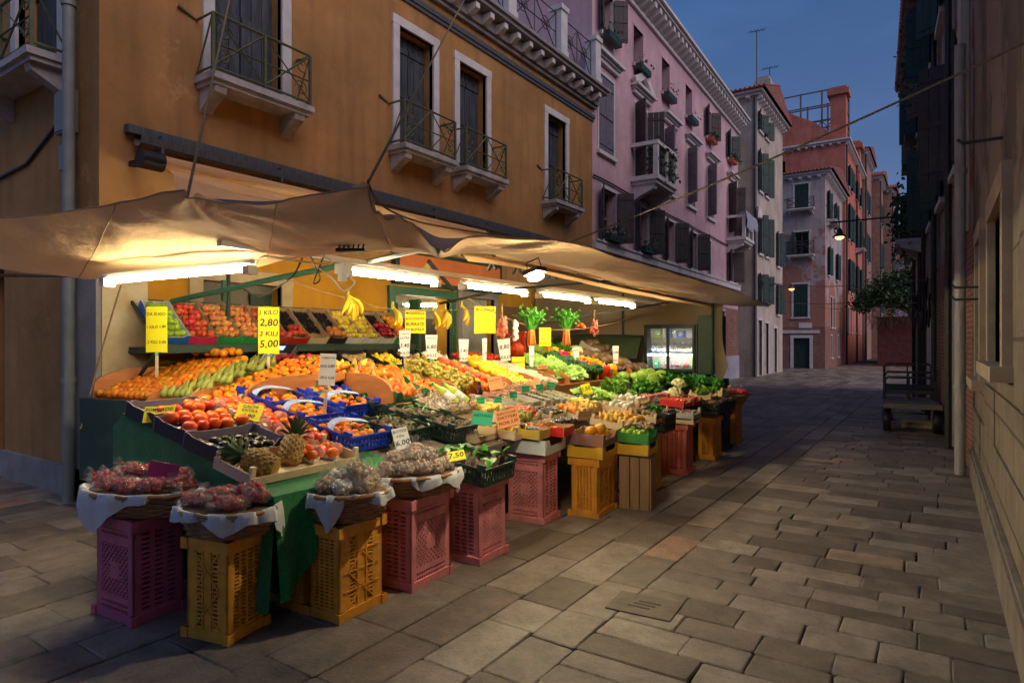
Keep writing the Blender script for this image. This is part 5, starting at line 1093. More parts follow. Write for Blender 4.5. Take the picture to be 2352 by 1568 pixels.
# wooden crate on end
wc = thing('wooden_crate', 'wooden plank crate standing on end under the yellow box and green lime tray', 'crate', (-2.33, 5.6, 0), R(10)); b = MB()
for i in range(3):
    for sy in (-1, 1): b.box(-.135 + i * .092, -.135 + i * .092 + .083, sy * .115 - .006, sy * .115 + .006, .004, .49)
for i in range(3):
    for sx in (-1, 1): b.box(sx * .142 - .006, sx * .142 + .006, -.11 + i * .075, -.11 + i * .075 + .066, .004, .49)
b.build('planks', mat('weathered crate wood', (.38, .22, .10), .75, .2, 3, .3, stretch=(12, 12, 1)), wc, smooth=False); b = MB()
for x in (-.12, .12):
    for y in (-.095, .095): b.box(x - .014, x + .014, y - .014, y + .014, .005, .488)
b.box(-.13, .13, -.1, .1, .49, .5); b.box(-.13, .13, -.1, .1, .01, .02); b.build('inner_frame', M_['oldwood'], wc, smooth=False)

def ptray(name, label, M, w, d, h, m, grp, ns=12, high=0, cat='crate'):
    """perforated plastic tray lying on the deck"""
    t = thing(name, label, cat, M=M, group=grp); b = MB()
    n = max(4, int(w / .035)); n2 = max(4, int(d / .035))
    def sl(n):
        def f(L, H):
            us = [0, L]; U_ = []
            for i in range(n): a, c = L * (i + .25) / n, L * (i + .8) / n; us += [a, c]; U_.append((a, c))
            return us, [0, .025, H * .45, H * .55, H - .025, H], lambda u, v: any(a < u < c for a, c in U_) and (.025 < v < H * .45 or H * .55 < v < H - .025)
        return f
    sides(b, w, d, h, .007, sl(n2), sl(n)); b.box(-w / 2 + .008, w / 2 - .008, -d / 2 + .008, d / 2 - .008, .002, .008); b.build('tray_body', m, t, smooth=False)
    r = MB(); e = .008
    r.box(-w / 2 - e, w / 2 + e, -d / 2 - e, -d / 2 - .0003, h - .014, h + .003); r.box(-w / 2 - e, w / 2 + e, d / 2 + .0003, d / 2 + e, h - .014, h + .003); r.box(-w / 2 - e, -w / 2 - .0003, -d / 2, d / 2, h - .014, h + .003); r.box(w / 2 + .0003, w / 2 + e, -d / 2, d / 2, h - .014, h + .003)
    hi = high or .03
    for sx in (-1, 1):
        for sy in (-1, 1): r.box(sx * w / 2 - .012, sx * w / 2 + .012, sy * (d / 2 - .03) - .03, sy * (d / 2 - .03) + .03, h + .003, h + hi)
    r.build('rim', m, t, smooth=False); return t
def wtray(label, M, w, d, h, grp=None, m=None, name='wooden_tray', slit=True):
    t = thing(name, label, 'tray', M=M, group=grp); b = MB(); m = m or M_['lightwood']
    for i in range(4): y = -d / 2 + d * i / 4; b.box(-w / 2 + .006, w / 2 - .006, y + .004, y + d / 4 - .004, .002, .007)
    b.build('base', m, t, smooth=False); b = MB()
    for sy in (-1, 1): b = MB(); b.box(-w / 2, w / 2, sy * d / 2 - .003, sy * d / 2 + .003, .006, h * (.62 if sy < 0 else .85)); b.build('side_board', m, t, smooth=False)
    for sx in (-1, 1): b = MB(); b.box(sx * w / 2 - .004, sx * w / 2 + .004, -d / 2 + .004, d / 2 - .004, .006, h * .85); b.build('end_board', m, t, smooth=False)
    for sx in (-1, 1):
        for sy in (-1, 1):
            x, y = sx * (w / 2 - .018), sy * (d / 2 - .018); b = MB(); b.add([(x - .013, y - .013, .008), (x + .013, y - .013, .008), (x + .013, y + .013, .008), (x - .013, y + .013, .008), (x - .013, y - .013, h + .025), (x + .013, y - .013, h + .025), (x + .013, y + .013, h + .025), (x - .013, y + .013, h + .025)], [(0, 3, 2, 1), (4, 5, 6, 7), (0, 1, 5, 4), (1, 2, 6, 5), (2, 3, 7, 6), (3, 0, 4, 7)]); b.build('corner_post', m, t, smooth=False)
    return t
def cbox(label, M, w, d, h, outer, inner=None, grp=None, name='cardboard_box', front=.55, cat='box'):
    """open cardboard fruit box: full height corners, lower notched front"""
    t = thing(name, label, cat, M=M, group=grp); b = MB(); inner = inner or M_['cardboard']; th = .006
    def wall(L, hf, Mx):
        n = [(0, 0), (L, 0), (L, h), (L * .86, h), (L * .78, h * hf), (L * .22, h * hf), (L * .14, h), (0, h)]
        k = len(n); vs = [Mx @ Vector((x, 0, z)) for x, z in n] + [Mx @ Vector((x, th, z)) for x, z in n]
        b.add(vs, [tuple(range(k))], 0); b.add(vs, [tuple(range(k, 2 * k))[::-1]] + [(i, k + i, k + (i + 1) % k, (i + 1) % k) for i in range(k)], 1)
    T = Matrix.Translation
    wall(w, front, T((-w / 2, -d / 2, 0))); wall(w, max(front, .9), T((w / 2, d / 2, 0)) @ Matrix.Rotation(math.pi, 4, 'Z'))
    wall(d - 2 * th - .002, .9, T((w / 2, -d / 2 + th + .001, 0)) @ Matrix.Rotation(math.pi / 2, 4, 'Z')); wall(d - 2 * th - .002, .9, T((-w / 2, d / 2 - th - .001, 0)) @ Matrix.Rotation(-math.pi / 2, 4, 'Z'))
    b.box(-w / 2 + th + .001, w / 2 - th - .001, -d / 2 + th + .001, d / 2 - th - .001, .001, .005, 1)
    b.build('box_body', [outer, inner], t, smooth=False); return t
# ================================================================== PRODUCE SHAPES
def fruitmat(name, c, c2=None, rough=.42, **k): return mat(name, c, rough, .12, k.pop('scale', 9), k.pop('bump', .12), k.pop('bscale', 90), rnd=k.pop('rnd', .2), hue=k.pop('hue', .016), col2=c2, spec=.45, **k)
F_OR = fruitmat('orange peel', (.78, .24, .004)); F_CL = fruitmat('clementine peel', (.78, .205, .004), hue=.014)
F_PER = fruitmat('persimmon skin', (.70, .075, .006), (.78, .16, .012), .25, bump=.03, mask=.6); F_PEAR = fruitmat('green pear skin', (.28, .32, .05), (.24, .19, .05), .5, mask=.62, scale=20)
F_APG = fruitmat('green apple skin', (.28, .46, .04), None, .28, bump=.02); F_APR = fruitmat('red apple skin', (.55, .03, .02), (.66, .28, .05), .28, bump=.02, mask=.68, scale=12); F_APB = fruitmat('blushed apple skin', (.70, .40, .10), (.62, .11, .04), .3, bump=.02, mask=.5, scale=7)
F_APD = fruitmat('dark red apple skin', (.34, .012, .02), None, .25, bump=.02); F_APY = fruitmat('golden apple skin', (.74, .56, .06), (.64, .50, .06), .3, bump=.02, scale=14); F_YEL = fruitmat('bright yellow apple skin', (.82, .52, .015), None, .3, bump=.02)
F_PRY = fruitmat('yellow pear skin', (.74, .52, .08), (.70, .28, .05), .4, mask=.64); F_BLU = fruitmat('red blushed pear skin', (.76, .34, .03), (.62, .07, .02), .35, scale=7, bump=.03)
F_LEM = fruitmat('lemon peel', (.80, .54, .015)); F_POT = fruitmat('potato skin', (.36, .21, .09), None, .8, bump=.3, bscale=40); F_POT2 = fruitmat('brown potato skin', (.26, .15, .09), None, .8, bump=.3, bscale=40); F_ONI = fruitmat('white onion skin', (.74, .70, .60), None, .4)
F_ZUC = fruitmat('zucchini skin', (.03, .085, .018), (.10, .19, .05), .3, stretch=(1, 14, 14), mask=.6); F_EGG = fruitmat('aubergine skin', (.012, .006, .022), None, .15, bump=0); F_SQ = fruitmat('brown squash skin', (.24, .12, .05), (.14, .10, .05), .5, scale=5); F_PPR = fruitmat('red pepper skin', (.58, .012, .012), None, .18, bump=0); F_PPY = fruitmat('yellow pepper skin', (.80, .42, .01), None, .18, bump=0)
F_BRO = mat('broccoli green', (.03, .115, .03), .75, .5, 40, .9, 150, rnd=.15); F_LET = mat('pale lettuce green', (.14, .36, .025), .45, 0, 8, .3, 40, col2=(.36, .50, .08), rnd=.15); F_CAB = mat('yellow green cabbage', (.28, .42, .05), .5, 0, 4, .4, 30, col2=(.18, .32, .035), rnd=.12); F_HERB = mat('herb green', (.07, .30, .02), .5, .4, 14, rnd=.15)
F_CAR = fruitmat('carrot skin', (.80, .20, .012), None, .5, stretch=(8, 8, 40)); F_TOM = fruitmat('tomato skin', (.66, .035, .012), None, .2, bump=0); F_BAN = fruitmat('banana skin', (.80, .55, .025), None, .45, bump=.02); F_SHA = fruitmat('copper shallot skin', (.46, .12, .07), None, .35, stretch=(12, 12, 1)); F_GAR = fruitmat('garlic skin', (.74, .70, .62), None, .5)
F_ART = mat('purple artichoke', (.20, .05, .11), .45, 0, 26, .6, 60, col2=(.20, .28, .07), mask=.56, rnd=.25); F_GRA = fruitmat('muscat grape', (.48, .42, .08), (.40, .30, .05), .3, bump=0, sss=0); F_PINE = mat('pineapple rind', (.46, .26, .05), .6, 0, 30, .4, 60, col2=(.20, .15, .04), mask=.55); F_PLF = mat('pineapple leaf', (.07, .13, .06), .5, .3, 10)
F_NUT = mat('walnut shell', (.60, .43, .29), .75, .35, 25, .5, 70); F_CHIP = mat('mixed snacks', (.50, .27, .08), .7, .4, 60, .4, 80); F_DRY = mat('dried tomato', (.58, .06, .035), .5, .6, 30, .5, 80); F_GIN = fruitmat('ginger skin', (.44, .30, .18), None, .7); F_MUSH = fruitmat('brown mushroom', (.26, .15, .09), None, .6); F_OLG = fruitmat('green olive', (.24, .22, .05), None, .25, bump=0); F_OLB = fruitmat('black olive', (.03, .02, .02), None, .2, bump=0)
F_NET = mat('pink foam net', (.80, .32, .25), .7, .25, 30, .6, 60); STEM = mat('woody stem', (.10, .08, .03), .8)
FILM = film('clear cellophane'); WICK = mat('woven wicker', (.34, .17, .07), .65, .4, 10, .5, 40); LINER = cloth('white paper cloth', (.84, .83, .82), .25); FOAMW = paint('white foam tray', (.78, .77, .74), .6, .03)
def pm(name, fn, m, smooth=True, angle=60):
    b = MB(); fn(b); return b.mesh(name, m, smooth, angle)
P = {}
def ball_prof(r, dimple=0, n=8, sq=1): return [(max(0, r * math.sin(math.pi * i / n)), -r * sq * math.cos(math.pi * i / n) - (dimple * r if i == n else 0)) for i in range(n + 1)]
P['orange'] = pm('orange', lambda b: b.lathe(ball_prof(1, .06), 14), F_OR); P['clementine'] = pm('clementine', lambda b: b.lathe(ball_prof(1, .12, 8, .86), 12), F_CL)
apple = lambda b: (b.lathe([(0, -.78), (.3, -.86), (.62, -.72), (.9, -.3), (1, .1), (.92, .52), (.62, .84), (.3, .84), (.08, .66), (0, .62)], 14), b.tube([(0, 0, .6), (.04, 0, .9), (.1, 0, 1.08)], .04, 4))
for k, m in (('apple_green', F_APG), ('apple_red', F_APR), ('apple_blush', F_APB), ('apple_dark', F_APD), ('apple_gold', F_APY), ('apple_yellow', F_YEL)): P[k] = pm(k, apple, m)
pear = lambda b: (b.lathe([(0, -.95), (.4, -.98), (.8, -.7), (1, -.2), (.92, .3), (.62, .85), (.42, 1.35), (.3, 1.7), (.12, 1.86), (0, 1.84)], 12), b.tube([(0, 0, 1.8), (.06, 0, 2.1), (.16, 0, 2.35)], .05, 4))
for k, m in (('pear', F_PEAR), ('pear_yellow', F_PRY), ('pear_blush', F_BLU)): P[k] = pm(k, pear, m)
P['persimmon'] = pm('persimmon', lambda b: b.lathe([(0, -.82), (.5, -.86), (.86, -.5), (1, -.05), (.92, .42), (.6, .78), (.25, .86), (.05, .80), (0, .84)], 14), F_PER)
P['net'] = pm('net', lambda b: (b.lathe([(0, -.7), (.6, -.8), (.95, -.4), (1.02, .1), (.85, .6), (.5, .86)], 12), [b.tube([(rr * math.cos(a / 2.5), rr * math.sin(a / 2.5), zz) for a in range(17)], .05, 4) for rr, zz in ((1.0, .15), (.92, .5), (.7, .78), (.42, .9), (.2, .92))]), F_NET)
P['lemon'] = pm('lemon', lambda b: b.lathe([(0, -1.3), (.14, -1.22), (.5, -.98), (.88, -.5), (1, 0), (.88, .5), (.5, .98), (.14, 1.22), (0, 1.3)], 12), F_LEM)
def lumpy(sq, jit, seed): return lambda b: b.ball((0, 0, 0), 1, 12, 8, 0, jit, sq, seed)
P['potato'] = pm('potato', lumpy((1.3, .9, .8), .35, 2), F_POT); P['potato_brown'] = pm('potato_brown', lumpy((1.5, .8, .8), .35, 5), F_POT2); P['onion'] = pm('onion', lambda b: b.lathe([(0, -.8), (.5, -.75), (.95, -.2), (.95, .25), (.5, .75), (.14, 1), (.08, 1.25)], 12), F_ONI)
P['zucchini'] = pm('zucchini', lambda b: b.tube([(-3, 0, .12), (-2.4, 0, .03), (-1, 0, 0), (1, 0, 0), (2.4, 0, .05), (2.9, 0, .1), (3.3, 0, .12)], [.4, .85, 1, .95, .8, .42, .35], 9), F_ZUC)
P['aubergine'] = pm('aubergine', lambda b: b.lathe([(0, -1.5), (.6, -1.4), (1, -.7), (.95, .1), (.7, .9), (.45, 1.4), (.2, 1.6), (.12, 2), (0, 2)], 12), F_EGG)
P['squash'] = pm('squash', lambda b: b.lathe([(0, -.75), (.5, -.8), (.95, -.3), (1, .1), (.8, .6), (.4, .75), (.12, .7), (.1, .95), (0, .95)], 20, wob=lambda q, i: 1 + .06 * math.cos(q * 10)), F_SQ)
ppr = lambda b: (b.lathe([(0, -1.1), (.4, -1.25), (.7, -1), (.85, -.2), (1, .5), (.85, .85), (.4, .8), (.15, .65)], 16, wob=lambda q, i: 1 + .13 * math.cos(q * 4)), b.tube([(0, 0, .6), (.05, 0, 1), (.2, 0, 1.3)], .12, 5))
P['pepper_red'] = pm('pepper_red', ppr, F_PPR); P['pepper_yellow'] = pm('pepper_yellow', ppr, F_PPY); P['tomato'] = pm('tomato', lambda b: b.lathe([(0, -.8), (.55, -.8), (.95, -.2), (.95, .3), (.6, .75), (.2, .74), (0, .68)], 12, wob=lambda q, i: 1 + .03 * math.cos(q * 6)), F_TOM)
def cauli(b, seed=3, n=60, c=(0, 0, .3), r=.75):
    rnd = random.Random(seed)
    for i in range(n):
        a = rnd.uniform(0, 6.283); e_ = math.acos(rnd.uniform(-.15, 1)); d = Vector((math.sin(e_) * math.cos(a), math.sin(e_) * math.sin(a), math.cos(e_) * .8)); b.ball(Vector(c) + d * r, rnd.uniform(.18, .27), 6, 4)
    b.tube([(0, 0, -.9), (0, 0, .2)], [.28, .4], 7)
P['broccoli'] = pm('broccoli', cauli, F_BRO); P['cauliflower'] = pm('cauliflower', cauli, mat('cream cauliflower', (.68, .66, .34), .7, .2, 20, .4))
def leafhead(b, seed, n=26, curl=1.0, open_=.6, ln=1.0):
    rnd = random.Random(seed)
    for i in range(n):
        a = i * 2.4 + rnd.uniform(-.2, .2); t = (i / n) ** .8; tilt = .15 + open_ * t * 1.3; L = ln * (.65 + .5 * t); w = .36 + .2 * t
        pts = []
        for k in range(5):
            s_ = k / 4; ang = tilt + curl * .5 * (s_ - .3) * (1 if open_ > .3 else -1); r_ = L * s_; pts.append((r_ * math.sin(ang), r_ * math.cos(ang)))
        vs = []; fs = []
        for k, (rr, zz) in enumerate(pts):
            ww = w * math.sin(math.pi * (.18 + .72 * k / 4)) 
            for j in (-1, -.5, 0, .5, 1):
                ruf = .07 * math.sin(j * 9 + k * 2 + i) * k / 4
                x, y = rr + ruf - .12 * abs(j) * (1 - .5 * k / 4), j * ww; vs.append((x * math.cos(a) - y * math.sin(a), x * math.sin(a) + y * math.cos(a), zz + .05 * math.cos(j * 8 + i) * k / 4))
        for k in range(4):
            for j in range(4): q = k * 5 + j; fs.append((q, q + 1, q + 6, q + 5))
        b.add(vs, fs)
P['lettuce'] = pm('lettuce', lambda b: leafhead(b, 1), F_LET); P['frilly_lettuce'] = pm('frilly_lettuce', lambda b: leafhead(b, 5, 60, 1.6, 1.0, .75), LEAF_B)
def cab(b): b.ball((0, 0, 0), .8, 18, 12, 0, .12, (1, 1, .9), 4); leafhead(b, 8, 12, -.6, .75, 1.0)
P['cabbage'] = pm('cabbage', lambda b: (b.ball((0, 0, 0), .9, 20, 12, 0, .12, (1, 1, .88), 4), [b.tube([Vector((math.sin(t * .35) * math.cos(a + t * .05), math.sin(t * .35) * math.sin(a + t * .05), math.cos(t * .35) * .9)) * .93 for t in range(7)], [.035, .035, .03, .03, .025, .02, .02], 4) for a in [k * .7 for k in range(9)]]), F_CAB)
def tuft(seed, n=150, ln=1.0, spread=.7, stalk=True, leafs=.16, top=.45):
    def f(b):
        rnd = random.Random(seed); st0 = random.getstate(); random.seed(seed)
        for i in range(n):
            a = rnd.uniform(0, 6.283); s_ = rnd.uniform(0, spread); h_ = ln * rnd.uniform(.75, 1.05)
            tip = Vector((math.cos(a) * s_ * .7, math.sin(a) * s_ * .7, h_ * (1 - .35 * s_)))
            if stalk and i % 3 == 0: b.tube([(tip.x * .1, tip.y * .1, 0), tip * .6 + Vector((0, 0, .05)), tip], [.03, .022, .012], 4)
            for k in range(3): leafquad(b, tip * rnd.uniform(1 - top, 1.04) + Vector((rnd.uniform(-.1, .1), rnd.uniform(-.1, .1), rnd.uniform(-.05, .08))), leafs * rnd.uniform(.6, 1.2), 1.2)
        random.setstate(st0)
    return f
P['herbs'] = pm('herbs', tuft(3, 170, 1, .9), F_HERB, smooth=False); P['celery'] = pm('celery', tuft(9, 90, 1.5, .5, True, .2, .5), mat('celery green', (.20, .40, .05), .45, .3, 9), smooth=False); P['spinach'] = pm('spinach', tuft(12, 120, 1, 1.0, True, .3, .8), mat('dark leafy green', (.045, .20, .025), .5, .4, 8), smooth=False)
def radic(b):
    for i in range(7):
        y = (i - 3) * .22; b.tube([(-2.2, y, -.2), (-1, y * 1.1, .1), (.3, y * 1.3, .3), (1.2, y * 1.4, .25 + .1 * (i % 2)), (1.7, y * 1.2, -.15), (1.6, y, -.45)], [.05, .16, .2, .19, .14, .04], 6)
P['radicchio'] = pm('radicchio', radic, mat('radicchio white and wine', (.72, .60, .42), .45, 0, 2.5, .1, col2=(.16, .02, .035), mask=.56, stretch=(.6, 5, 5)))
P['artichoke'] = pm('artichoke', lambda b: (b.lathe([(0, -.9), (.45, -.85), (.8, -.3), (.85, .15), (.6, .8), (.25, 1.3), (0, 1.45)], 12), [b.add([Vector((rr * math.cos(a - .3), rr * math.sin(a - .3), z)), Vector((rr * 1.12 * math.cos(a), rr * 1.12 * math.sin(a), z + .05)), Vector((rr * math.cos(a + .3), rr * math.sin(a + .3), z)), Vector((rr * .8 * math.cos(a), rr * .8 * math.sin(a), z + .55))], [(0, 1, 3), (1, 2, 3)]) for z, rr, o_ in ((-.5, .84, 0), (-.1, .98, .3), (.3, .92, 0), (.7, .74, .3)) for a in [o_ + k * .785 for k in range(8)]], b.tube([(0, 0, -.8), (.1, 0, -1.6)], .16, 6)), F_ART)
def grapes(b):
    rnd = random.Random(4)
    for i in range(70):
        t = rnd.random(); a = rnd.uniform(0, 6.28); rr = (.55 - .35 * t) * math.sqrt(rnd.uniform(.4, 1)); b.ball((rr * math.cos(a), rr * math.sin(a) * .9, 1 - 2 * t), .17, 7, 5)
    b.tube([(0, 0, .6), (.05, 0, 1.3)], .04, 5)
P['grapes'] = pm('grapes', grapes, F_GRA)
P['leaf'] = pm('leaf', lambda b: b.add([(0, 0, 0), (.35, .28, .1), (.4, 0, -.02), (.35, -.28, .1), (.8, .25, .12), (.9, 0, .02), (.8, -.25, .12), (1.4, 0, -.1)], [(0, 2, 1), (0, 3, 2), (1, 2, 5, 4), (2, 3, 6, 5), (4, 5, 7), (5, 6, 7)]), mat('glossy citrus leaf', (.05, .20, .025), .3, .3, 5, rnd=.3), angle=180)
def bagshape(b, seed, sq=(1, 1, .75)): b.ball((0, 0, 0), 1, 14, 9, 0, .45, sq, seed)
def neck(b): 
    n = 9; vs = [(.12 * math.cos(6.283 * i / n), .12 * math.sin(6.283 * i / n), 0) for i in range(n)] + [((.42 + .12 * (i % 2)) * math.cos(6.283 * i / n), (.30 + .2 * (i % 2)) * math.sin(6.283 * i / n), .55 + .1 * (i % 3)) for i in range(n)]
    b.add(vs, [(i, (i + 1) % n, n + (i + 1) % n, n + i) for i in range(n)])
def contents(seed, n=34, r=.22, sq=(1, 1, .75)):
    def f(b):
        rnd = random.Random(seed)
        for i in range(n):
            a = rnd.uniform(0, 6.283); e_ = math.acos(rnd.uniform(-1, 1)); q = .78
            b.ball((math.sin(e_) * math.cos(a) * q * sq[0], math.sin(e_) * math.sin(a) * q * sq[1], math.cos(e_) * q * sq[2]), r * rnd.uniform(.8, 1.25), 6, 4, 0, .3, (1, .8, .9), i)
        b.ball((0, 0, 0), .66, 10, 7, 0, 0, sq)
    return f
P['film'] = pm('film', lambda b: bagshape(b, 2), FILM); P['film_neck'] = pm('film_neck', neck, FILM, angle=180); P['tie'] = pm('tie', lambda b: b.lathe([(.13, -.05), (.17, 0), (.13, .05)], 8), paint('red tie', (.62, .02, .02)))
P['film_long'] = pm('film_long', lambda b: bagshape(b, 6, (1.5, .8, .55)), FILM)
for k, m, sd in (('nut', F_NUT, 1), ('snack', F_CHIP, 2), ('pale', mat('pale shelled nuts', (.55, .40, .22), .7, .4, 30, .4), 3), ('garlic', F_GAR, 4)): P['fill_' + k] = pm('fill_' + k, contents(sd), m)
P['fill_dry'] = pm('fill_dry', contents(7, 48, .2, (1.5, .8, .55)), F_DRY)
P['pile_small'] = None
# ------------------------------------------------------------------ placing
def FR(name, me, M, label, cat, grp=None):
    o = bpy.data.objects.new(name, me); COL.objects.link(o); o.matrix_world = M; return tag(o, label, cat, grp)
def kid(name, me, par, M):
    o = bpy.data.objects.new(name, me); COL.objects.link(o); o.parent = par; o.matrix_basis = M; return o
def rotm(): return Matrix.Rotation(U(0, 6.283), 4, 'Z') @ Matrix.Rotation(U(-1, 1), 4, 'X') @ Matrix.Rotation(U(0, 6.283), 4, 'Z')
def fill(quad, nu, nv, jit=.15, hexa=True, lift=0, drop=0):
    """grid of points on a sloping patch (front-left, front-right, back-right, back-left)"""
    fl, fr_, br, bl = [Vector(q) for q in quad]; out = []; nrm = (fr_ - fl).cross(bl - fl).normalized()
    for j in range(nv):
        v = (j + .5) / nv; a, c = fl.lerp(bl, v), fr_.lerp(br, v); n = nu - (j % 2 if hexa else 0)
        for i in range(n):
            if random.random() < drop: continue
            u = (i + .5 + (.5 if hexa and j % 2 else 0) + U(-jit, jit)) / nu; out.append((a.lerp(c, u) + (bl - fl) * (U(-jit, jit) / nv) + nrm * (lift + U(-.3, .3) * lift), nrm, u, v))
    return out
def basis(nrm, xd):
    z = nrm.normalized(); x = (Vector(xd) - z * Vector(xd).dot(z)).normalized(); y = z.cross(x); return Matrix(((x.x, y.x, z.x, 0), (x.y, y.y, z.y, 0), (x.z, y.z, z.z, 0), (0, 0, 0, 1)))
def scatter(name, key, quad, nu, nv, r, label, cat, grp, jit=.15, hexa=True, rot=None, leaf=0, drop=0, up=.6, var=.12):
    res = []
    for (p, n, u, v) in fill(quad, nu, nv, jit, hexa, r * up, drop):
        s_ = r * U(1 - var, 1 + var); M = Matrix.Translation(p) @ (rot(n) if rot else rotm()) @ Matrix.Scale(s_, 4)
        k = key if isinstance(key, str) else random.choice(key); o = FR(name, P[k], M, label, cat, grp); res.append(o)
        if random.random() < leaf:
            for q in range(random.choice((1, 2, 2))): kid('leaf', P['leaf'], o, (rot(n) if rot else Matrix.Identity(4)).inverted() @ TR((0, 0, 0)) if False else o.matrix_world.to_3x3().normalized().to_4x4().inverted() @ Matrix.Rotation(U(0, 6.283), 4, 'Z') @ Matrix.Rotation(U(-.9, -.1), 4, 'Y') @ TR((.55, 0, U(.4, .75)), sc=U(.9, 1.5)))
    return res
def trayquad(M, w, d, z, z2=None):
    return [M @ Vector(q) for q in ((-w / 2, -d / 2, z), (w / 2, -d / 2, z), (w / 2, d / 2, z2 or z), (-w / 2, d / 2, z2 or z))]
# ================================================================== BANK PILES
X3 = lambda n: basis(n, (1, 0, 0)); Y3 = lambda n: basis(n, (0, 1, 0))
def tilt_(base, a, b, c=0): return lambda n: base(n) @ Matrix.Rotation(R(a) + U(-.25, .25), 4, 'X') @ Matrix.Rotation(R(b) + U(-.25, .25), 4, 'Y') @ Matrix.Rotation(R(c), 4, 'Z')
scatter('orange', 'orange', [(-6.40, 2.69, 1.04), (-5.70, 2.82, 1.04), (-5.70, 3.82, 1.36), (-6.38, 3.66, 1.36)], 10, 12, .037, 'small orange in the neat stepped stack beside the marble pilaster', 'orange', 'oranges stacked at the left end of the stall', jit=.05, hexa=False)
scatter('orange', 'orange', [(-6.2, 3.5, 1.42), (-5.75, 3.6, 1.42), (-5.75, 3.85, 1.42), (-6.2, 3.7, 1.42)], 6, 2, .04, 'orange lying loose along the top of the stepped stack', 'orange', 'oranges on top of the stepped stack', jit=.3, drop=.2)
scatter('pear', 'pear', [(-5.63, 2.84, 1.05), (-5.23, 2.93, 1.05), (-5.22, 3.86, 1.36), (-5.63, 3.82, 1.36)], 6, 6, .038, 'long green pear in the rows between two plywood dividers', 'pear', 'green pears in rows on the stall end', jit=.08, rot=lambda n: basis(n, (1, 0, 0)) @ Matrix.Rotation(R(-38) + U(-.2, .2), 4, 'X') @ Matrix.Rotation(U(-.3, .3), 4, 'Y') @ Matrix.Rotation(U(0, 6), 4, 'Z'))
scatter('clementine', 'clementine', [(-5.16, 2.95, 1.05), (-4.50, 3.08, 1.04), (-4.50, 3.90, 1.29), (-5.16, 3.88, 1.36)], 10, 11, .037, 'leafy clementine in the big heap behind the plywood end board', 'clementine', 'clementines heaped on the stall corner', jit=.3, leaf=.30)
scatter('clementine', 'clementine', [(-5.2, 3.9, 1.38), (-4.52, 3.93, 1.30), (-4.7, 4.25, 1.28), (-5.2, 4.2, 1.36)], 9, 2, .034, 'leafy clementine along the back edge of the corner heap', 'clementine', 'clementines at the back of the corner heap', jit=.35, leaf=.4)
def eb(Y0, Y1, zf=1.03, zb=1.27, xf=-3.89, xb=-4.68): return [(xf, Y0, zf), (xf, Y1, zf), (xb, Y1, zb), (xb, Y0, zb)]
gb = paint('dark green printed cardboard', (.02, .13, .05), .6)
M = FRM((-4.03, 4.16, 1.05), 0, R(20)); cbox('dark green box of blushed pears propped on the plywood board', M, .42, .36, .13, gb, gb)
scatter('pear', 'pear_blush', trayquad(M, .36, .32, .05, .08), 5, 5, .034, 'round red blushed pear in the dark green box', 'pear', 'blushed pears in the green box', up=.8)
scatter('pear', ['pear_blush', 'pear_yellow', 'orange'], eb(3.98, 4.42, 1.2, 1.32, -4.32, -4.7), 7, 3, .036, 'blushed or yellow fruit heaped behind the dark green box', 'fruit', 'mixed fruit behind the green box', jit=.3, leaf=.1)
scatter('clementine', 'clementine', eb(4.44, 4.79), 6, 11, .036, 'clementine in the narrow heap left of the grapes', 'clementine', 'clementines beside the grapes', jit=.3, leaf=.14)
scatter('grape_bunch', 'grapes', eb(4.84, 5.19, 1.05, 1.26), 3, 6, .115, 'bunch of golden muscat grapes heaped between plywood dividers', 'grapes', 'muscat grapes on the bank', jit=.25, up=.25)
b = MB(); b.add([(-3.87, 4.81, 1.0), (-3.87, 4.86, 1.04), (-4.6, 4.86, 1.28), (-4.6, 4.81, 1.26)], [(0, 1, 2, 3)]); tag(b.build('green_liner', M_['carpet']), 'strip of bright green matting beside the grapes', 'liner')
scatter('orange', 'orange', eb(5.24, 5.75, 1.04, 1.29), 7, 10, .039, 'large orange in the level rows right of the grapes', 'orange', 'large oranges beside the grapes', jit=.06, hexa=False)
wrap = mat('red printed tissue', (.66, .04, .02), .4, 0, 30, .5, 60, col2=(.7, .5, .2), mask=.66); P['wrapped'] = pm('wrapped', lambda b: b.ball((0, 0, 0), 1.1, 10, 7, 0, .25), wrap)
scatter('wrapped_orange', 'wrapped', eb(5.42, 5.5, 1.06, 1.31), 1, 9, .038, 'orange wrapped in red printed tissue among the plain ones', 'orange', 'tissue wrapped oranges', jit=.1, hexa=False, up=1.2)
scatter('apple', 'apple_yellow', eb(5.82, 6.25, 1.04, 1.33), 5, 9, .045, 'bright yellow apple in the tall pile left of the striped radicchio', 'apple', 'yellow apples piled on the bank', jit=.12)
scatter('radicchio', 'radicchio', eb(6.32, 6.70, 1.05, 1.28), 4, 6, .075, 'head of white and wine red radicchio on the bank', 'radicchio', 'curled radicchio beside the courgettes', jit=.2, rot=lambda n: basis(n, (.9, .1, 0)) @ Matrix.Rotation(U(-.3, .3), 4, 'Z') @ Matrix.Rotation(U(-.3, .1), 4, 'Y'), up=.2)
scatter('courgette', 'zucchini', eb(6.76, 7.05, 1.05, 1.25), 2, 8, .026, 'dark green courgette laid crosswise in the stacked rows', 'courgette', 'courgettes stacked on the bank', jit=.05, rot=lambda n: basis(n, (0, 1, 0)) @ Matrix.Rotation(U(-.15, .15), 4, 'Z'), hexa=False)
scatter('lettuce', 'lettuce', eb(7.12, 7.6, 1.08, 1.30), 3, 4, .15, 'pale green lettuce head heaped right of the courgettes', 'lettuce', 'pale lettuces on the bank', jit=.2, up=-.1, rot=lambda n: basis(n + Vector((.5, -.3, 0)), (0, 1, 0)) @ Matrix.Rotation(U(0, 6), 4, 'Z'))
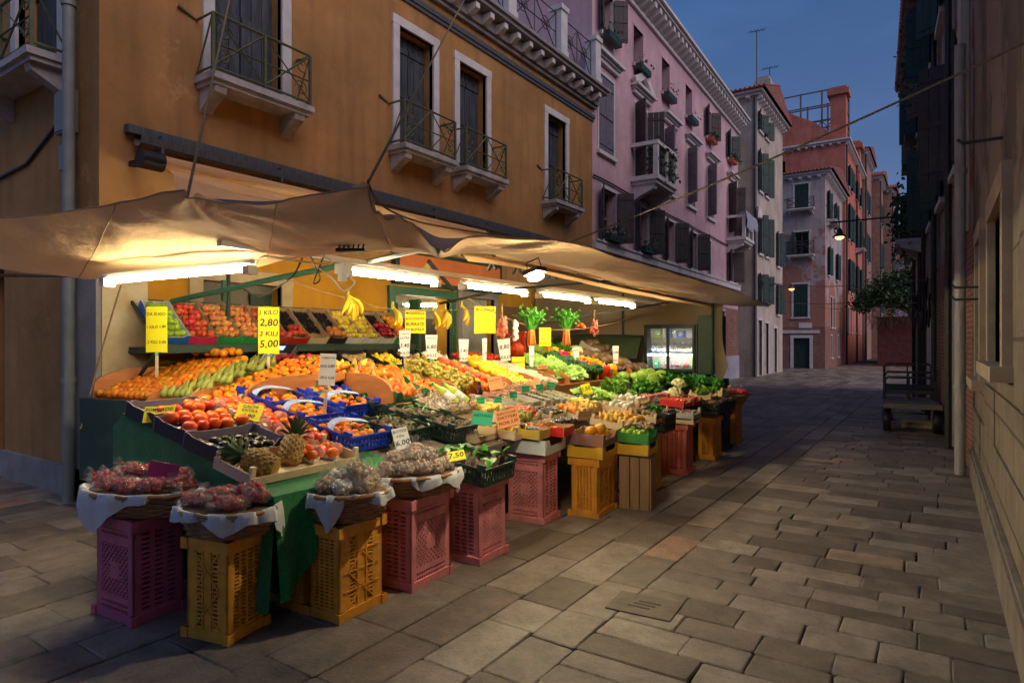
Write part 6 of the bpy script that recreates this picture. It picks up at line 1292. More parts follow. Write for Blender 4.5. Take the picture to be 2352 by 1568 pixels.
scatter('broccoli', 'broccoli', eb(7.66, 8.1, 1.06, 1.27), 3, 4, .12, 'dark green broccoli head left of the red peppers', 'broccoli', 'broccoli on the bank', jit=.15, up=.3, rot=lambda n: basis(n, (0, 1, 0)) @ Matrix.Rotation(U(0, 6), 4, 'Z'))
scatter('pepper', 'pepper_red', eb(8.12, 8.32, 1.05, 1.30), 2, 5, .085, 'glossy red pepper in the pile beside the broccoli', 'pepper', 'red peppers', jit=.2, up=.5)
scatter('pepper', 'pepper_yellow', eb(8.34, 8.58, 1.05, 1.30), 2, 5, .085, 'glossy yellow pepper right of the red ones', 'pepper', 'yellow peppers', jit=.2, up=.5)
scatter('aubergine', 'aubergine', eb(8.62, 9.02, 1.03, 1.22), 3, 4, .06, 'small glossy purple black aubergine on the bank', 'aubergine', 'aubergines', jit=.15, up=.5)
scatter('squash', 'squash', eb(9.1, 9.75, 1.05, 1.30), 4, 4, .105, 'brown ribbed squash piled before the dark green cabinet', 'squash', 'brown squashes', jit=.15, up=.4)
wb = paint('pale printed cardboard', (.62, .58, .50), .8)
for (x, y, z, l) in ((-4.75, 9.3, 1.22, 'white cardboard box of squashes beside the fridge, lower of two'), (-4.85, 9.75, 1.36, 'white cardboard box of dark squashes, upper one beside the fridge'), (-5.1, 8.6, 1.2, 'white cardboard box of pumpkins behind the white price sign')):
    M = FRM((x, y, z), 0, R(25)); cbox(l, M, .55, .36, .15, wb); scatter('squash', 'squash', trayquad(M, .5, .3, .05), 4, 2, .085, 'dark squash in a white cardboard box by the fridge', 'squash', 'squashes in white boxes', up=.7)
# second row behind the bank: tomatoes, herbs, cauliflower
scatter('tomato', 'tomato', [(-4.85, 6.4, 1.3), (-4.85, 7.2, 1.3), (-5.3, 7.2, 1.36), (-5.3, 6.4, 1.36)], 12, 4, .034, 'red tomato in the trays behind the radicchio', 'tomato', 'tomatoes behind the bank', jit=.25)
scatter('herb_bunch', 'herbs', [(-4.85, 8.35, 1.3), (-4.85, 8.9, 1.3), (-5.2, 8.9, 1.34), (-5.2, 8.35, 1.34)], 3, 2, .22, 'bright frilly parsley bunch at the back of the stall', 'parsley', 'parsley at the back', up=0, rot=lambda n: basis(Vector((.2, -.1, 1)), (0, 1, 0)) @ Matrix.Rotation(U(0, 6), 4, 'Z'))
FR('cabbage', P['cabbage'], TR((-4.95, 8.05, 1.40), sc=.13), 'pale round cabbage behind the lettuces', 'cabbage'); FR('cauliflower', P['cauliflower'], TR((-4.8, 9.0, 1.35), sc=.13), 'creamy cauliflower at the back beside the squash boxes', 'cauliflower')
scatter('pepper', 'pepper_yellow', [(-4.75, 8.1, 1.3), (-4.75, 8.5, 1.3), (-4.9, 8.5, 1.36), (-4.9, 8.1, 1.36)], 4, 2, .07, 'small yellow pepper on the top edge behind the broccoli', 'pepper', 'yellow peppers behind the broccoli', jit=.2)
# ================================================================== TILTED DECK: corner crates
def DF(X, Y, yaw=0, up=.006): return FRM((X, Y, deckz(X) + up), yaw)
dkb = paint('black printed cardboard', (.03, .026, .03), .5); bl_in = paint('lilac grey cardboard lining', (.22, .18, .24), .7); BLKF = mat('black moulded film', (.012, .012, .014), .18, .2, 20, 1.0, 26)
P['cupfilm'] = pm('cupfilm', lambda b: [b.ball((.09 * i - .18, .085 * j - .085, 0), .045, 8, 5, 0, .5, (1, 1, .7), i * 3 + j) for i in range(5) for j in range(3)], BLKF)
for k, (x, y, lab) in enumerate(((-4.40, 2.36, 'black cardboard box of persimmons behind the yellow price card, uppermost of three'), (-4.03, 2.36, 'black cardboard box packed with persimmons, middle of three'), (-3.68, 2.36, 'black cardboard box with only empty black film cups, lowest of three'))):
    M = DF(x, y, R(3)); cbox(lab, M, .50, .345, .10, dkb, bl_in, 'black boxes down the near corner')
    f = FR('film_insert', P['cupfilm'], M @ TR((0, 0, .045), sc=(1, 1, .8)), ('shiny black film cups in the uppermost black box', 'shiny black film cups under the persimmons of the middle box', 'empty shiny black film cups above the pineapples')[k], 'packing film', 'black film inserts')
    if k == 0: scatter('persimmon', 'persimmon', [M @ Vector(q) for q in ((-.02, -.13, .07), (.22, -.13, .07), (.22, .05, .07), (.05, .05, .07))], 3, 2, .043, 'glossy persimmon in the uppermost black box', 'persimmon', 'persimmons in the uppermost black box', rot=Y3, jit=.12); scatter('persimmon', 'persimmon', [M @ Vector(q) for q in ((-.2, -.14, .07), (-.02, -.14, .07), (-.02, -.08, .07), (-.2, -.08, .07))], 2, 1, .042, 'glossy persimmon at the foot of the yellow price card', 'persimmon', 'persimmons below the price card', rot=Y3)
    if k == 1: scatter('persimmon', 'persimmon', trayquad(M, .46, .30, .07), 5, 3, .044, 'glossy persimmon in the middle black box', 'persimmon', 'persimmons in the middle black box', rot=Y3, jit=.1)
for k, (x, lab) in enumerate(((-4.36, 'wooden tray of persimmons under the yellow extra card, uppermost'), (-3.98, 'wooden tray of persimmons and netted persimmons, middle'), (-3.62, 'wooden tray of persimmons and netted persimmons beside the black film'))):
    M = DF(x, 2.79, R(2)); wtray(lab, M, .35, .37, .075, 'wooden persimmon trays on the near corner')
    for (p, n, u, v) in fill(trayquad(M, .32, .33, .045), 4, 4, .1, True, .03):
        nt_ = random.random() < .38; o = FR('persimmon', P['persimmon'], Matrix.Translation(p) @ basis(n, (0, 1, 0)) @ Matrix.Rotation(U(-.5, .5), 4, 'X') @ Matrix.Scale(.041, 4), 'persimmon in a pink foam net in the wooden trays' if nt_ else 'bare ripe persimmon in the wooden trays', 'persimmon', 'netted persimmons' if nt_ else 'bare persimmons in trays')
        if nt_: kid('foam_net', P['net'], o, Matrix.Scale(1.06, 4))
# lowest wooden tray with pineapples and foam punnets
M = DF(-3.29, 2.47, R(2)); wtray('long pale wooden tray with pineapples and foam punnets, lowest on the corner', M, .80, .34, .085)
def pine(M, label):
    t = thing('pineapple', label, 'pineapple', M=M, group='pineapples'); b = MB(); n = 16
    b.lathe([(.0, -.1), (.045, -.095), (.066, -.05), (.07, 0), (.066, .05), (.045, .092), (.015, .1)], 20, 0, None, lambda q, i: 1 + .05 * math.sin(q * 8 + i * 2.1))
    for k in range(9):
        for i in range(11):
            z = -.08 + k * .02; r_ = .068 * math.sqrt(max(.1, 1 - (z / .115) ** 2)); a = (i + .5 * (k % 2)) * 6.283 / 11; c = Vector((r_ * math.cos(a), r_ * math.sin(a), z)); b.ball(c, .0135, 5, 4)
    b.build('body', F_PINE, t); b = MB()
    for i in range(44):
        a = i * 2.4; s_ = i / 44; tl = .2 + 1.1 * s_; L = .07 + .07 * (1 - abs(s_ - .5)); d = Vector((math.cos(a) * math.sin(tl), math.sin(a) * math.sin(tl), math.cos(tl))); p0 = Vector((d.x * .012, d.y * .012, .095 + .05 * (1 - s_))); sd = d.cross(Vector((0, 0, 1))).normalized() * .011
        b.add([p0 - sd, p0 + sd, p0 + d * L * .6 + sd * .9 + Vector((0, 0, .006)), p0 + d * L * .6 - sd * .9 + Vector((0, 0, .006)), p0 + d * L - Vector((0, 0, .012))], [(0, 1, 2, 3), (3, 2, 4)])
    b.build('crown', F_PLF, t, angle=180)
def dirM(p, zdir, sc=1): z = Vector(zdir).normalized(); x = z.orthogonal().normalized(); y = z.cross(x); return Matrix.Translation(Vector(p)) @ Matrix(((x.x, y.x, z.x, 0), (x.y, y.y, z.y, 0), (x.z, y.z, z.z, 0), (0, 0, 0, 1))) @ Matrix.Scale(sc, 4)
pine(dirM(M @ Vector((-.25, -.04, .075)), (-.55, -.25, .18), 1.05), 'ripe pineapple lying with its crown to the left on the wooden tray')
pine(dirM(M @ Vector((.03, .04, .085)), (-.35, .42, .55), 1.0), 'ripe pineapple leaning upright right of the other one')
def punnet(M, lab, n, grp):
    t = thing('foam_punnet', lab, 'punnet', M=M, group='white foam punnets'); b = MB(); b.lathe([(.0, .0), (.075, .0), (.095, .035), (.1, .036), (.09, .006), (0, .004)], 4, 0, Matrix.Rotation(R(45), 4, 'Z') @ Matrix.Diagonal((1.1, .85, 1, 1))); b.build('tray', FOAMW, t, angle=30)
    for i in range(n):
        q = M @ TR(((i % 2 - .5) * .085, (i // 2 - (n // 2 - 1) / 2) * .075, .045)); nt_ = i % 3 == 1
        o = FR('persimmon', P['persimmon'], q @ Matrix.Rotation(U(-.4, .4), 4, 'X') @ Matrix.Scale(.039, 4), 'persimmon in a pink net on a foam punnet' if nt_ else 'bare persimmon on a white foam punnet', 'persimmon', 'netted persimmons on punnets' if nt_ else 'bare persimmons on punnets')
        if nt_: kid('foam_net', P['net'], o, Matrix.Scale(1.06, 4))
punnet(M @ TR((.16, .02, .01), rz=R(20)), 'white foam punnet of persimmons beside the upright pineapple', 4, ''); punnet(M @ TR((.31, .01, .01), rz=R(30)), 'white foam punnet of persimmons in the corner of the long tray', 4, '')
for (x, y) in ((-3.55, 2.77), (-3.7, 2.86)): punnet(DF(x, y, R(20), .03), 'white foam punnet among the loose persimmons of the trays', 2, '')
# blue clementine crates
BAND = mat('printed paper band', (.40, .46, .62), .5, 0, 9, 0, col2=(.04, .15, .5), mask=.5)
blue = [(-4.42, 3.16, 'blue crate of clementines next to the plywood end board, upper left'), (-4.0, 3.13, 'blue crate of leafy clementines in the middle of the left column'), (-3.5, 3.12, 'blue crate of clementines nearest the lane, lowest of the five'), (-4.5, 3.60, 'blue crate of clementines behind the white clementine sign'), (-4.08, 3.58, 'blue crate of clementines right of the white clementine sign')]
for k, (x, y, lab) in enumerate(blue):
    M = DF(x, y, R(4), .008 + (.02 if k > 2 else 0)); t = ptray('clementine_crate', lab, M, .40, .40, .115, BLUEP, 'blue clementine crates')
    b = MB(); n = 14
    pts = [(-.2 + .4 * i / n, .05 * math.sin(i * .5), .12 + .05 * math.sin(math.pi * i / n)) for i in range(n + 1)]
    for i in range(n): (x0, y0, z0), (x1, y1, z1) = pts[i], pts[i + 1]; b.add([(x0, y0 - .03, z0), (x1, y1 - .03, z1), (x1, y1 + .03, z1 + .006), (x0, y0 + .03, z0 + .006)], [(0, 1, 2, 3)])
    b.build('paper_band', BAND, t, angle=180)
    scatter('clementine', 'clementine', trayquad(M, .35, .35, .055), 5, 5, .033, 'clementine with leaves in the blue crates', 'clementine', 'clementines in the blue crates', jit=.3, leaf=.38, up=1.0)
# dark green artichoke crates
art = [(-3.42, 3.52, .40, .36, 1, 'dark green crate of small purple artichokes nearest the pineapple tray'), (-3.62, 3.92, .40, .36, 1, 'dark green crate of small purple artichokes behind the white sign'), (-4.02, 3.86, .42, .34, 0, 'empty dark green crate above the artichoke crates'), (-3.3, 3.98, .36, .34, 1, 'dark green crate of small purple artichokes right of the white sign')]
for (x, y, w_, d_, full, lab) in art:
    M = DF(x, y, R(6), .012); ptray('artichoke_crate', lab, M, w_, d_, .12, GRNP, 'dark green artichoke crates')
    if full: scatter('artichoke', 'artichoke', trayquad(M, w_ - .05, d_ - .05, .06), 6, 5, .030, 'small purple artichoke in the dark green crates', 'artichoke', 'small purple artichokes', jit=.3, up=.9); scatter('leaf_sprig', 'leaf', trayquad(M, w_ - .06, d_ - .06, .11), 6, 4, .04, 'green leaf lying among the small artichokes', 'leaf', 'leaves among the artichokes', jit=.4, drop=.2)
M = FRM((-2.82, 3.66, .585), R(4), R(7)); ptray('artichoke_crate', 'dark green crate of big leafy artichokes jutting out on the broken pink crate', M, .42, .50, .125, GRNP, 'dark green artichoke crates')
scatter('artichoke', 'artichoke', trayquad(M, .36, .42, .07), 4, 4, .043, 'large artichoke in the jutting crate', 'artichoke', 'large artichokes', jit=.25, up=.8); scatter('artichoke_leaf', 'leaf', trayquad(M, .36, .42, .12), 7, 5, .085, 'broad green artichoke leaf in the jutting crate', 'leaf', 'artichoke leaves', jit=.4)
# ================================================================== MIDDLE DECK
def bag(p, key, r, lab, grp, M=None, long=False, neckdir=(0, .2, 1)):
    t = thing('snack_bag', lab, 'bag', M=(M or TR(p, rz=U(0, 6), sc=r)), group=grp)
    kid('contents', P['fill_' + key], t, Matrix.Identity(4)); kid('wrapper', P['film_long' if long else 'film'], t, Matrix.Scale(1.08, 4))
    kid('bag_neck', P['film_neck'], t, dirM(Vector((-1.35, 0, .3)) if long else Vector((0, 0, .72)), (-1, 0, .5) if long else neckdir)); kid('tie', P['tie'], t, dirM(Vector((-1.4, 0, .33)) if long else Vector((0, 0, .74)), (-1, 0, .5) if long else neckdir)); return t
M = FRM(dk(985, 952, .0), R(-14)); M = FRM((-3.78, 4.42, deckz(-3.78) + .02), R(-8)); wtray('shallow wooden tray heaped with clear bags of nuts', M, .62, .56, .09)
for (p, n, u, v) in fill(trayquad(M, .56, .5, .07, .10), 5, 5, .2, True, .02): bag(p, random.choice(('nut', 'snack', 'pale', 'pale', 'garlic')), U(.055, .07), 'clear bag of nuts tied with red in the shallow wooden tray', 'bags of nuts in the wooden tray')
b = MB(); b.box(-3.5, -3.0, 4.0, 4.6, .60, .72); 
whb = paint('white cardboard', (.66, .68, .66), .75)
M = FRM((-3.22, 4.18, .62), R(6), R(4)); cbox('plain white cardboard box under the straw tray with two large pears', M, .44, .36, .12, whb, None, 'white boxes at the front'); 
M = FRM((-3.22, 4.2, .745), R(6), R(6)); wtray('pale wooden tray with straw and two large pears', M, .36, .30, .09); M2 = M
for (x, y, s_) in ((-.07, .02, .05), (.06, .04, .05), (.0, .1, .045)): FR('pear', P['pear'], M @ TR((x, y, .06), rx=U(-.3, .3), ry=U(-.3, .3), sc=s_), 'large green pear nested in straw', 'pear', 'large pears in straw')
b = MB()
for i in range(130): p = M @ Vector((U(-.16, .16), U(-.13, .1), U(.02, .07))); b.tube([p, p + Vector((U(-.05, .05), U(-.05, .05), U(-.01, .03)))], .0012, 3)
tag(b.build('straw', mat('pale straw', (.62, .52, .24), .8)), 'loose straw packed round the two large pears', 'straw', kind='stuff')
M = FRM((-3.08, 4.56, .735), R(6), R(6)); wtray('pale wooden tray of lemons under the green card', M, .36, .30, .09)
scatter('lemon', 'lemon', trayquad(M, .3, .24, .05), 4, 3, .03, 'lemon in the pale wooden tray', 'lemon', 'lemons under the green card', jit=.2, leaf=.15)
M = FRM((-2.93, 4.76, .60), R(8), R(2)); cbox('white cardboard box on the pink lattice crate under the red tray', M, .46, .38, .125, whb, None, 'white boxes at the front')
yr_ = mat('yellow box print', (.62, .44, .06), .6); redb = paint('red box print', (.60, .02, .015), .5); M = FRM((-2.95, 4.62, .735), R(8), R(4)); cbox('mustard yellow box of dates and dried fruit on the white box', M, .24, .36, .085, yr_, None, front=.9)
for (x, y) in ((-.05, -.08), (.04, .08)):
    q = M @ TR((x, y, .05)); t = thing('date_tub', 'clear tub of dark dates in the mustard yellow box', 'tub', M=q, group='tubs of dates'); kid('dates', pm('dates', lambda b: [b.ball((U(-.05, .05), U(-.04, .04), U(.01, .03)), .013, 6, 4) for _ in range(24)], F_OLB), t, Matrix.Identity(4)); kid('tub', pm('tub', lambda b: b.lathe([(0, 0), (.05, 0), (.065, .04), (.07, .042)], 12), FILM), t, Matrix.Diagonal((1.1, .85, 1, 1)))
M = FRM((-2.86, 4.88, .735), R(8), R(4)); cbox('red box of dried apricots on the white box', M, .26, .36, .085, redb, None, front=.95)
P['apricots'] = pm('apricots', lambda b: [b.ball((U(-.055, .055), U(-.045, .045), U(.01, .06)), .017, 7, 4, 0, .3, (1, 1, .6), _) for _ in range(34)], fruitmat('dried apricot', (.80, .33, .02)))
P['cleartub'] = pm('cleartub', lambda b: b.lathe([(0, 0), (.06, 0), (.08, .075), (.088, .078), (.088, .082)], 14), FILM)
for (x, y) in ((-.06, .05), (.07, .07)):
    t = thing('apricot_tub', 'open clear tub of dried apricots standing in the red box', 'tub', M=M @ TR((x, y, .03), rx=R(-25)), group='apricot tubs'); kid('apricots', P['apricots'], t, Matrix.Identity(4)); kid('tub', P['cleartub'], t, Matrix.Identity(4))
scatter('dried_apricot', 'clementine', trayquad(M, .22, .14, .03), 8, 4, .017, 'flat dried apricot loose in the red box', 'apricot', 'loose apricots', jit=.3)
# yellow boxes on crates
ylb = paint('yellow cardboard', (.70, .40, .02), .65); prb = mat('patterned box print', (.34, .13, .05), .6, 0, 16, 0, col2=(.05, .12, .34), mask=.62); grb = paint('green cardboard', (.05, .26, .04), .6)
M = FRM((-2.6, 5.2, .522), R(6), R(1)); cbox('yellow cardboard box on the fine slotted orange crate', M, .40, .34, .105, ylb, None, 'yellow boxes on the crates')
M = FRM((-2.6, 5.2, .632), R(6), R(3)); cbox('patterned box with two large quinces and mangoes on the left yellow box', M, .40, .34, .11, prb)
for (x, y, s_) in ((-.10, -.02, .062), (.06, -.04, .066)): FR('quince', P['pear'], M @ TR((x, y, .12), rx=R(160), ry=U(-.3, .3), sc=(s_ * .95, s_ * .95, s_ * .8)), 'large round orange yellow quince in the patterned box', 'quince', 'quinces').data = pm('quince', lambda b: b.lathe(ball_prof(1, .1, 9, .95), 14), fruitmat('quince skin', (.80, .38, .015)))
scatter('mango', 'potato', trayquad(M @ TR((.12, -.06, 0)), .12, .12, .06), 3, 1, .04, 'orange mango beside the quinces', 'mango', 'mangoes').__class__
M = FRM((-2.36, 5.62, .508), R(8), R(1)); cbox('yellow cardboard box on the wooden plank crate', M, .36, .33, .105, ylb, None, 'yellow boxes on the crates')
M = FRM((-2.36, 5.62, .618), R(8), R(3)); cbox('green box of limes and ginger on the right yellow box', M, .36, .33, .10, grb, grb)
scatter('lime', 'lemon', trayquad(M @ TR((-.09, 0, 0)), .14, .22, .07), 3, 4, .028, 'green lime in the green box', 'lime', 'limes', jit=.2); 
for o in list(bpy.data.objects):
    if o.name.startswith('lime') and o.type == 'MESH': o.data = P['lime_'] if 'lime_' in P else P.setdefault('lime_', pm('lime', lambda b: b.lathe([(0, -1.15), (.5, -.95), (.9, -.45), (1, 0), (.9, .45), (.5, .95), (0, 1.15)], 12), fruitmat('lime peel', (.30, .52, .02))))
    if o.name.startswith('mango') and o.type == 'MESH': o.data = P.setdefault('mango_', pm('mango', lumpy((1.3, .9, .8), .2, 3), fruitmat('mango skin', (.80, .42, .03), (.70, .22, .03), mask=.6)))
P['ginger'] = pm('ginger', lambda b: (b.tube([(-1.5, 0, 0), (-.5, .2, .2), (.5, -.1, .1), (1.5, .2, 0)], [.3, .5, .45, .3], 8), b.tube([(-.5, .2, .1), (-.7, .9, .2), (-.6, 1.3, .4)], [.4, .4, .25], 7), b.tube([(.4, 0, .1), (.6, -.8, .3), (.9, -1.1, .5)], [.4, .38, .25], 7), b.tube([(0, 0, .2), (.1, .2, .9)], [.35, .28], 7)), F_GIN)
scatter('ginger_root', 'ginger', trayquad(M @ TR((.08, -.02, 0)), .2, .24, .11), 3, 3, .034, 'knobbly ginger root piled in the green box', 'ginger', 'ginger roots', jit=.25)
# olive tubs, steel trays
P['olives'] = pm('olives', lambda b: [b.ball((U(-.045, .045), U(-.11, .11), U(0, .012)), .0115, 6, 4) for _ in range(90)], F_OLG); P['olives_b'] = pm('olives_b', lambda b: [b.ball((U(-.045, .045), U(-.11, .11), U(0, .012)), .011, 6, 4) for _ in range(90)], F_OLB)
def tub(M, w_, d_, h_, m, name, lab, grp, fillk=None):
    t = thing(name, lab, 'tub', M=M, group=grp); b = MB(); th = .006
    for (x0, x1, y0, y1) in ((-w_ / 2, w_ / 2, -d_ / 2, -d_ / 2 + th), (-w_ / 2, w_ / 2, d_ / 2 - th, d_ / 2), (-w_ / 2, -w_ / 2 + th, -d_ / 2 + th, d_ / 2 - th), (w_ / 2 - th, w_ / 2, -d_ / 2 + th, d_ / 2 - th)): b.box(x0, x1, y0, y1, 0, h_)
    b.box(-w_ / 2 + th, w_ / 2 - th, -d_ / 2 + th, d_ / 2 - th, .004, .01); b.build('tub_body', m, t, smooth=False)
    if fillk: kid('olives', P[fillk], t, TR((0, 0, h_ * .7), sc=(w_ / .12, d_ / .26, 1)))
wt = paint('white plastic tub', (.46, .44, .39), .4, .06)
for i in range(8):
    y = 5.0 + i * .185; tub(DF(-3.62 + .01 * i, y, R(2), .05), .16, .34, .075, wt, 'olive_tub', 'white tub of %s olives in the row behind the steel trays' % ('black' if i in (4, 5) else 'green'), 'black olive tubs' if i in (4, 5) else 'green olive tubs', None if i in (1, 3) else ('olives_b' if i in (4, 5) else 'olives'))
    if i in (1, 3): bpy.data.objects[-1]
steel = mat('polished steel', (.42, .40, .36), .3, .05, 5, metal=1)
P['steeltray'] = pm('steeltray', lambda b: b.lathe([(0, .006), (.05, .006), (.062, .03), (.066, .032), (.066, .029), (.052, .002), (0, .002)], 20), steel)
for i in range(7): FR('steel_tray', P['steeltray'], DF(-3.28 + .012 * i, 5.5 + i * .2, R(2), .06) @ Matrix.Diagonal((.95, 2.3, 1, 1)), 'narrow oval steel tray in the row before the olive tubs', 'tray', 'oval steel trays')
# jars, bottles, snack bags along the foot of the bank
JARM = {k: mat(k + ' preserve', c, .3, .3, 40) for k, c in (('red', (.42, .03, .02)), ('amber', (.55, .28, .04)), ('green', (.30, .30, .08)), ('dark', (.12, .03, .03)))}
lidm = mat('checked jar lid', (.62, .10, .08), .4, 0, 90, 0, col2=(.72, .62, .50), mask=.5); gl = film('jar glass', (1, 1, 1), .15, .05)
P['jarglass'] = pm('jarglass', lambda b: b.lathe([(.034, 0), (.036, .01), (.036, .075), (.030, .085), (.030, .09)], 14), gl); P['jarlid'] = pm('jarlid', lambda b: b.lathe([(0, .104), (.032, .104), (.033, .1), (.033, .088)], 14), lidm); 
for k, m in JARM.items(): P['jar_' + k] = pm('jar_' + k, lambda b: b.lathe([(0, .003), (.033, .003), (.034, .01), (.034, .07), (.028, .08), (0, .08)], 12), m)
for i in range(22):
    k = ('green', 'red', 'amber', 'red', 'dark')[i % 5]; y = 4.98 + (i % 11) * .115; x = -3.80 + (.075 if i >= 11 else 0)
    t = thing('preserve_jar', {'green': 'small jar of green preserve with a checked lid', 'red': 'small jar of red preserve with a checked lid', 'amber': 'small jar of amber preserve with a checked lid', 'dark': 'small jar of dark preserve with a checked lid'}[k] + ' in the double row', 'jar', (x + U(-.01, .01), y, deckz(x) + .04), group=k + ' preserve jars'); kid('preserve', P['jar_' + k], t, Matrix.Identity(4)); kid('glass', P['jarglass'], t, Matrix.Identity(4)); kid('lid', P['jarlid'], t, Matrix.Identity(4))
def bottle(M, lab, col, capc, h=.28, r=.036, lab_c=(.8, .8, .74)):
    t = thing('bottle', lab, 'bottle', M=M); b = MB(); b.lathe([(0, .002), (r, .002), (r, h * .55), (r * .9, h * .64), (r * .42, h * .8), (r * .38, h * .94), (0, h * .94)], 14); b.build('glass', mat('bottle liquid', col, .08, .1, 5, coat=.5), t); b = MB(); b.lathe([(r * .45, h * .93), (r * .45, h), (0, h)], 12); b.build('cap', paint('bottle cap', capc), t); b = MB(); b.lathe([(r * 1.015, h * .18), (r * 1.015, h * .48)], 14); b.build('paper_label', paint('bottle label', lab_c), t)
bottle(DF(-3.74, 5.0, 0, .03) @ TR((0, 0, 0), rx=R(-11)), 'dark red juice bottle standing among the preserve jars', (.05, .006, .015), (.02, .10, .05), .26, .04)
for k, y in enumerate((4.52, 4.63)): bottle(dirM((-3.62 + .03 * k, y, deckz(-3.62) + .14), (-.5, -.25, .42), 1.0), ('lime green juice bottle lying on the nut bags, left one', 'lime green juice bottle with a white label lying on the nut bags, right one')[k], (.42, .52, .06), (.06, .30, .08), .30, .040)
for i in range(7): bag(None, 'snack', 1, 'clear bag of fried snacks stood along the foot of the bank', 'bags of fried snacks', M=TR((-3.86 + .02 * (i % 2), 5.62 + i * .155, deckz(-3.86) + .13), rz=U(0, 6), sc=(.06, .075, .09)))
# small yellow pears
P['pearsmall'] = P['pear_yellow']
for k, (x, y) in enumerate(((-3.0, 5.72), (-3.02, 5.92))):
    M = DF(x, y, 0, .05) @ Matrix.Rotation(-TILT, 4, 'X'); t = thing('pear_tub', ('clear tub heaped with small yellow pears, left of two', 'clear tub heaped with small yellow pears, right of two')[k], 'tub', M=M, group='clear tubs of pears'); kid('tub_wall', P['cleartub'], t, Matrix.Scale(1.35, 4))
    scatter('pear', 'pear_yellow', trayquad(M, .17, .17, .06, .08), 4, 4, .022, 'small yellow pear heaped in the clear tubs', 'pear', 'small pears in tubs', jit=.3, up=1.3)
M = FRM((-2.72, 5.95, .70), R(4), R(8)); wtray('wooden tray of pale yellow pears before the clear tubs', M, .52, .34, .085)
scatter('pear', 'pear_yellow', trayquad(M, .46, .28, .05), 8, 4, .029, 'pale yellow pear in the wooden tray', 'pear', 'pale pears in the wooden tray', jit=.25, up=1)
for k, (x, y, z, key, lab) in enumerate(((-2.62, 6.05, .70, 'potato', 'wooden tray of mangoes and papaya beside the pale pears'), (-2.95, 6.6, .77, 'onion', 'wooden tray lined with paper holding white onions'), (-3.05, 7.15, .79, 'onion', 'wooden tray of garlic heads behind the black radish crate'), (-2.55, 6.4, .72, 'potato_brown', 'wooden tray of sweet potatoes before the black radish crate'))):
    M = FRM((x, y, z), R(4), R(8)); wtray(lab, M, .42, .3, .085, 'wooden trays along the middle front'); nm = {'potato': 'papaya', 'onion': 'onion', 'potato_brown': 'sweet_potato'}[key]
    os_ = scatter(nm, key, trayquad(M, .36, .24, .05), 5, 3, .034, {'potato': 'orange skinned papaya in a wooden tray', 'onion': 'white onion or garlic head in the wooden trays', 'potato_brown': 'brown sweet potato in the wooden tray'}[key], nm.replace('_', ' '), nm.replace('_', ' ') + 's along the front', jit=.25, up=.8)
    if key == 'potato':
        for o in os_: o.data = P['mango_']
# black radish crate on the yellow crate
M = FRM((-2.52, 6.5, .61), R(4), R(3)); ptray('radish_crate', 'tall black crate of root vegetables on the yellow crate', M, .40, .36, .19, BLKP, 'black crates on the far front', high=.02); scatter('radish', 'tomato', trayquad(M, .34, .3, .11), 7, 5, .026, 'red radish in the tall black crate', 'radish', 'radishes', jit=.3); scatter('herb_bunch', 'spinach', trayquad(M, .2, .2, .13), 2, 1, .12, 'leafy tops rising from the radish crate', 'leaves', 'radish leaves', rot=lambda n: Matrix.Rotation(U(0, 6), 4, 'Z'), up=0)
# white clam trays on the coral crate
for k, z in enumerate((.592, .655)):
    M = FRM((-2.55, 7.4, z), R(6), R(1)); wtray(('pale wooden tray under the white shellfish tray', 'white tray of shiny brown mushrooms on the coral red crate')[k], M, .42, .42, .06 + .02 * k, 'trays on the coral crate', None if k == 0 else wt)
scatter('mushroom', 'tomato', trayquad(M, .36, .36, .05), 11, 10, .017, 'shiny brown mushroom in the white tray', 'mushroom', 'brown mushrooms', jit=.3)
for o in list(bpy.data.objects):
    if o.name.startswith('mushroom') and o.type == 'MESH': o.data = P.setdefault('mush_', pm('mushroom', lambda b: b.lathe([(0, -.9), (.35, -.9), (.35, -.1), (1, -.15), (.95, .3), (.5, .72), (0, .8)], 10), fruitmat('glossy mushroom', (.16, .07, .04), None, .2)))
for k, (y, lab) in enumerate(((8.45, 'black crate of flat mushrooms on the dull orange crate, nearer one'), (8.95, 'black crate of flat mushrooms beyond the nearer one'))):
    M = FRM((-2.52, y, .62), R(3), R(3)); ptray('mushroom_crate', lab, M, .42, .36, .14, BLKP, 'black crates on the far front'); os_ = scatter('mushroom', 'tomato', trayquad(M, .36, .3, .09), 5, 4, .045, 'broad flat mushroom in the black crates', 'mushroom', 'flat mushrooms', jit=.3)
    for o in os_: o.data = P['mush_']
# paper basket of tomatoes at the far end
t = thing('paper_basket', 'brown paper lined basket of wrapped tomatoes on the last orange crate', 'basket', (-2.6, 9.95, .60)); b = MB(t.location); b.lathe([(.16, 0), (.24, .12), (.30, .15)], 14, 0, Matrix.Translation(t.location), lambda q, i: 1 + .12 * math.sin(q * 5) * (i > 1)); b.build('paper', cloth('ochre paper', (.50, .32, .10), .2), t, angle=180)
for k, y in enumerate((9.82, 10.0, 10.08)): bag(None, 'snack', 1, 'clear pack of red tomatoes in the paper basket', 'packs of tomatoes', M=TR((-2.58 + .1 * (k % 2), y, .78), sc=.085)); 
for o in bpy.data.objects:
    if o.parent and o.parent.get('group') == 'packs of tomatoes' and o.name.startswith('contents'): o.data = P.setdefault('fill_tom', pm('fill_tom', contents(9, 20, .32), F_TOM))
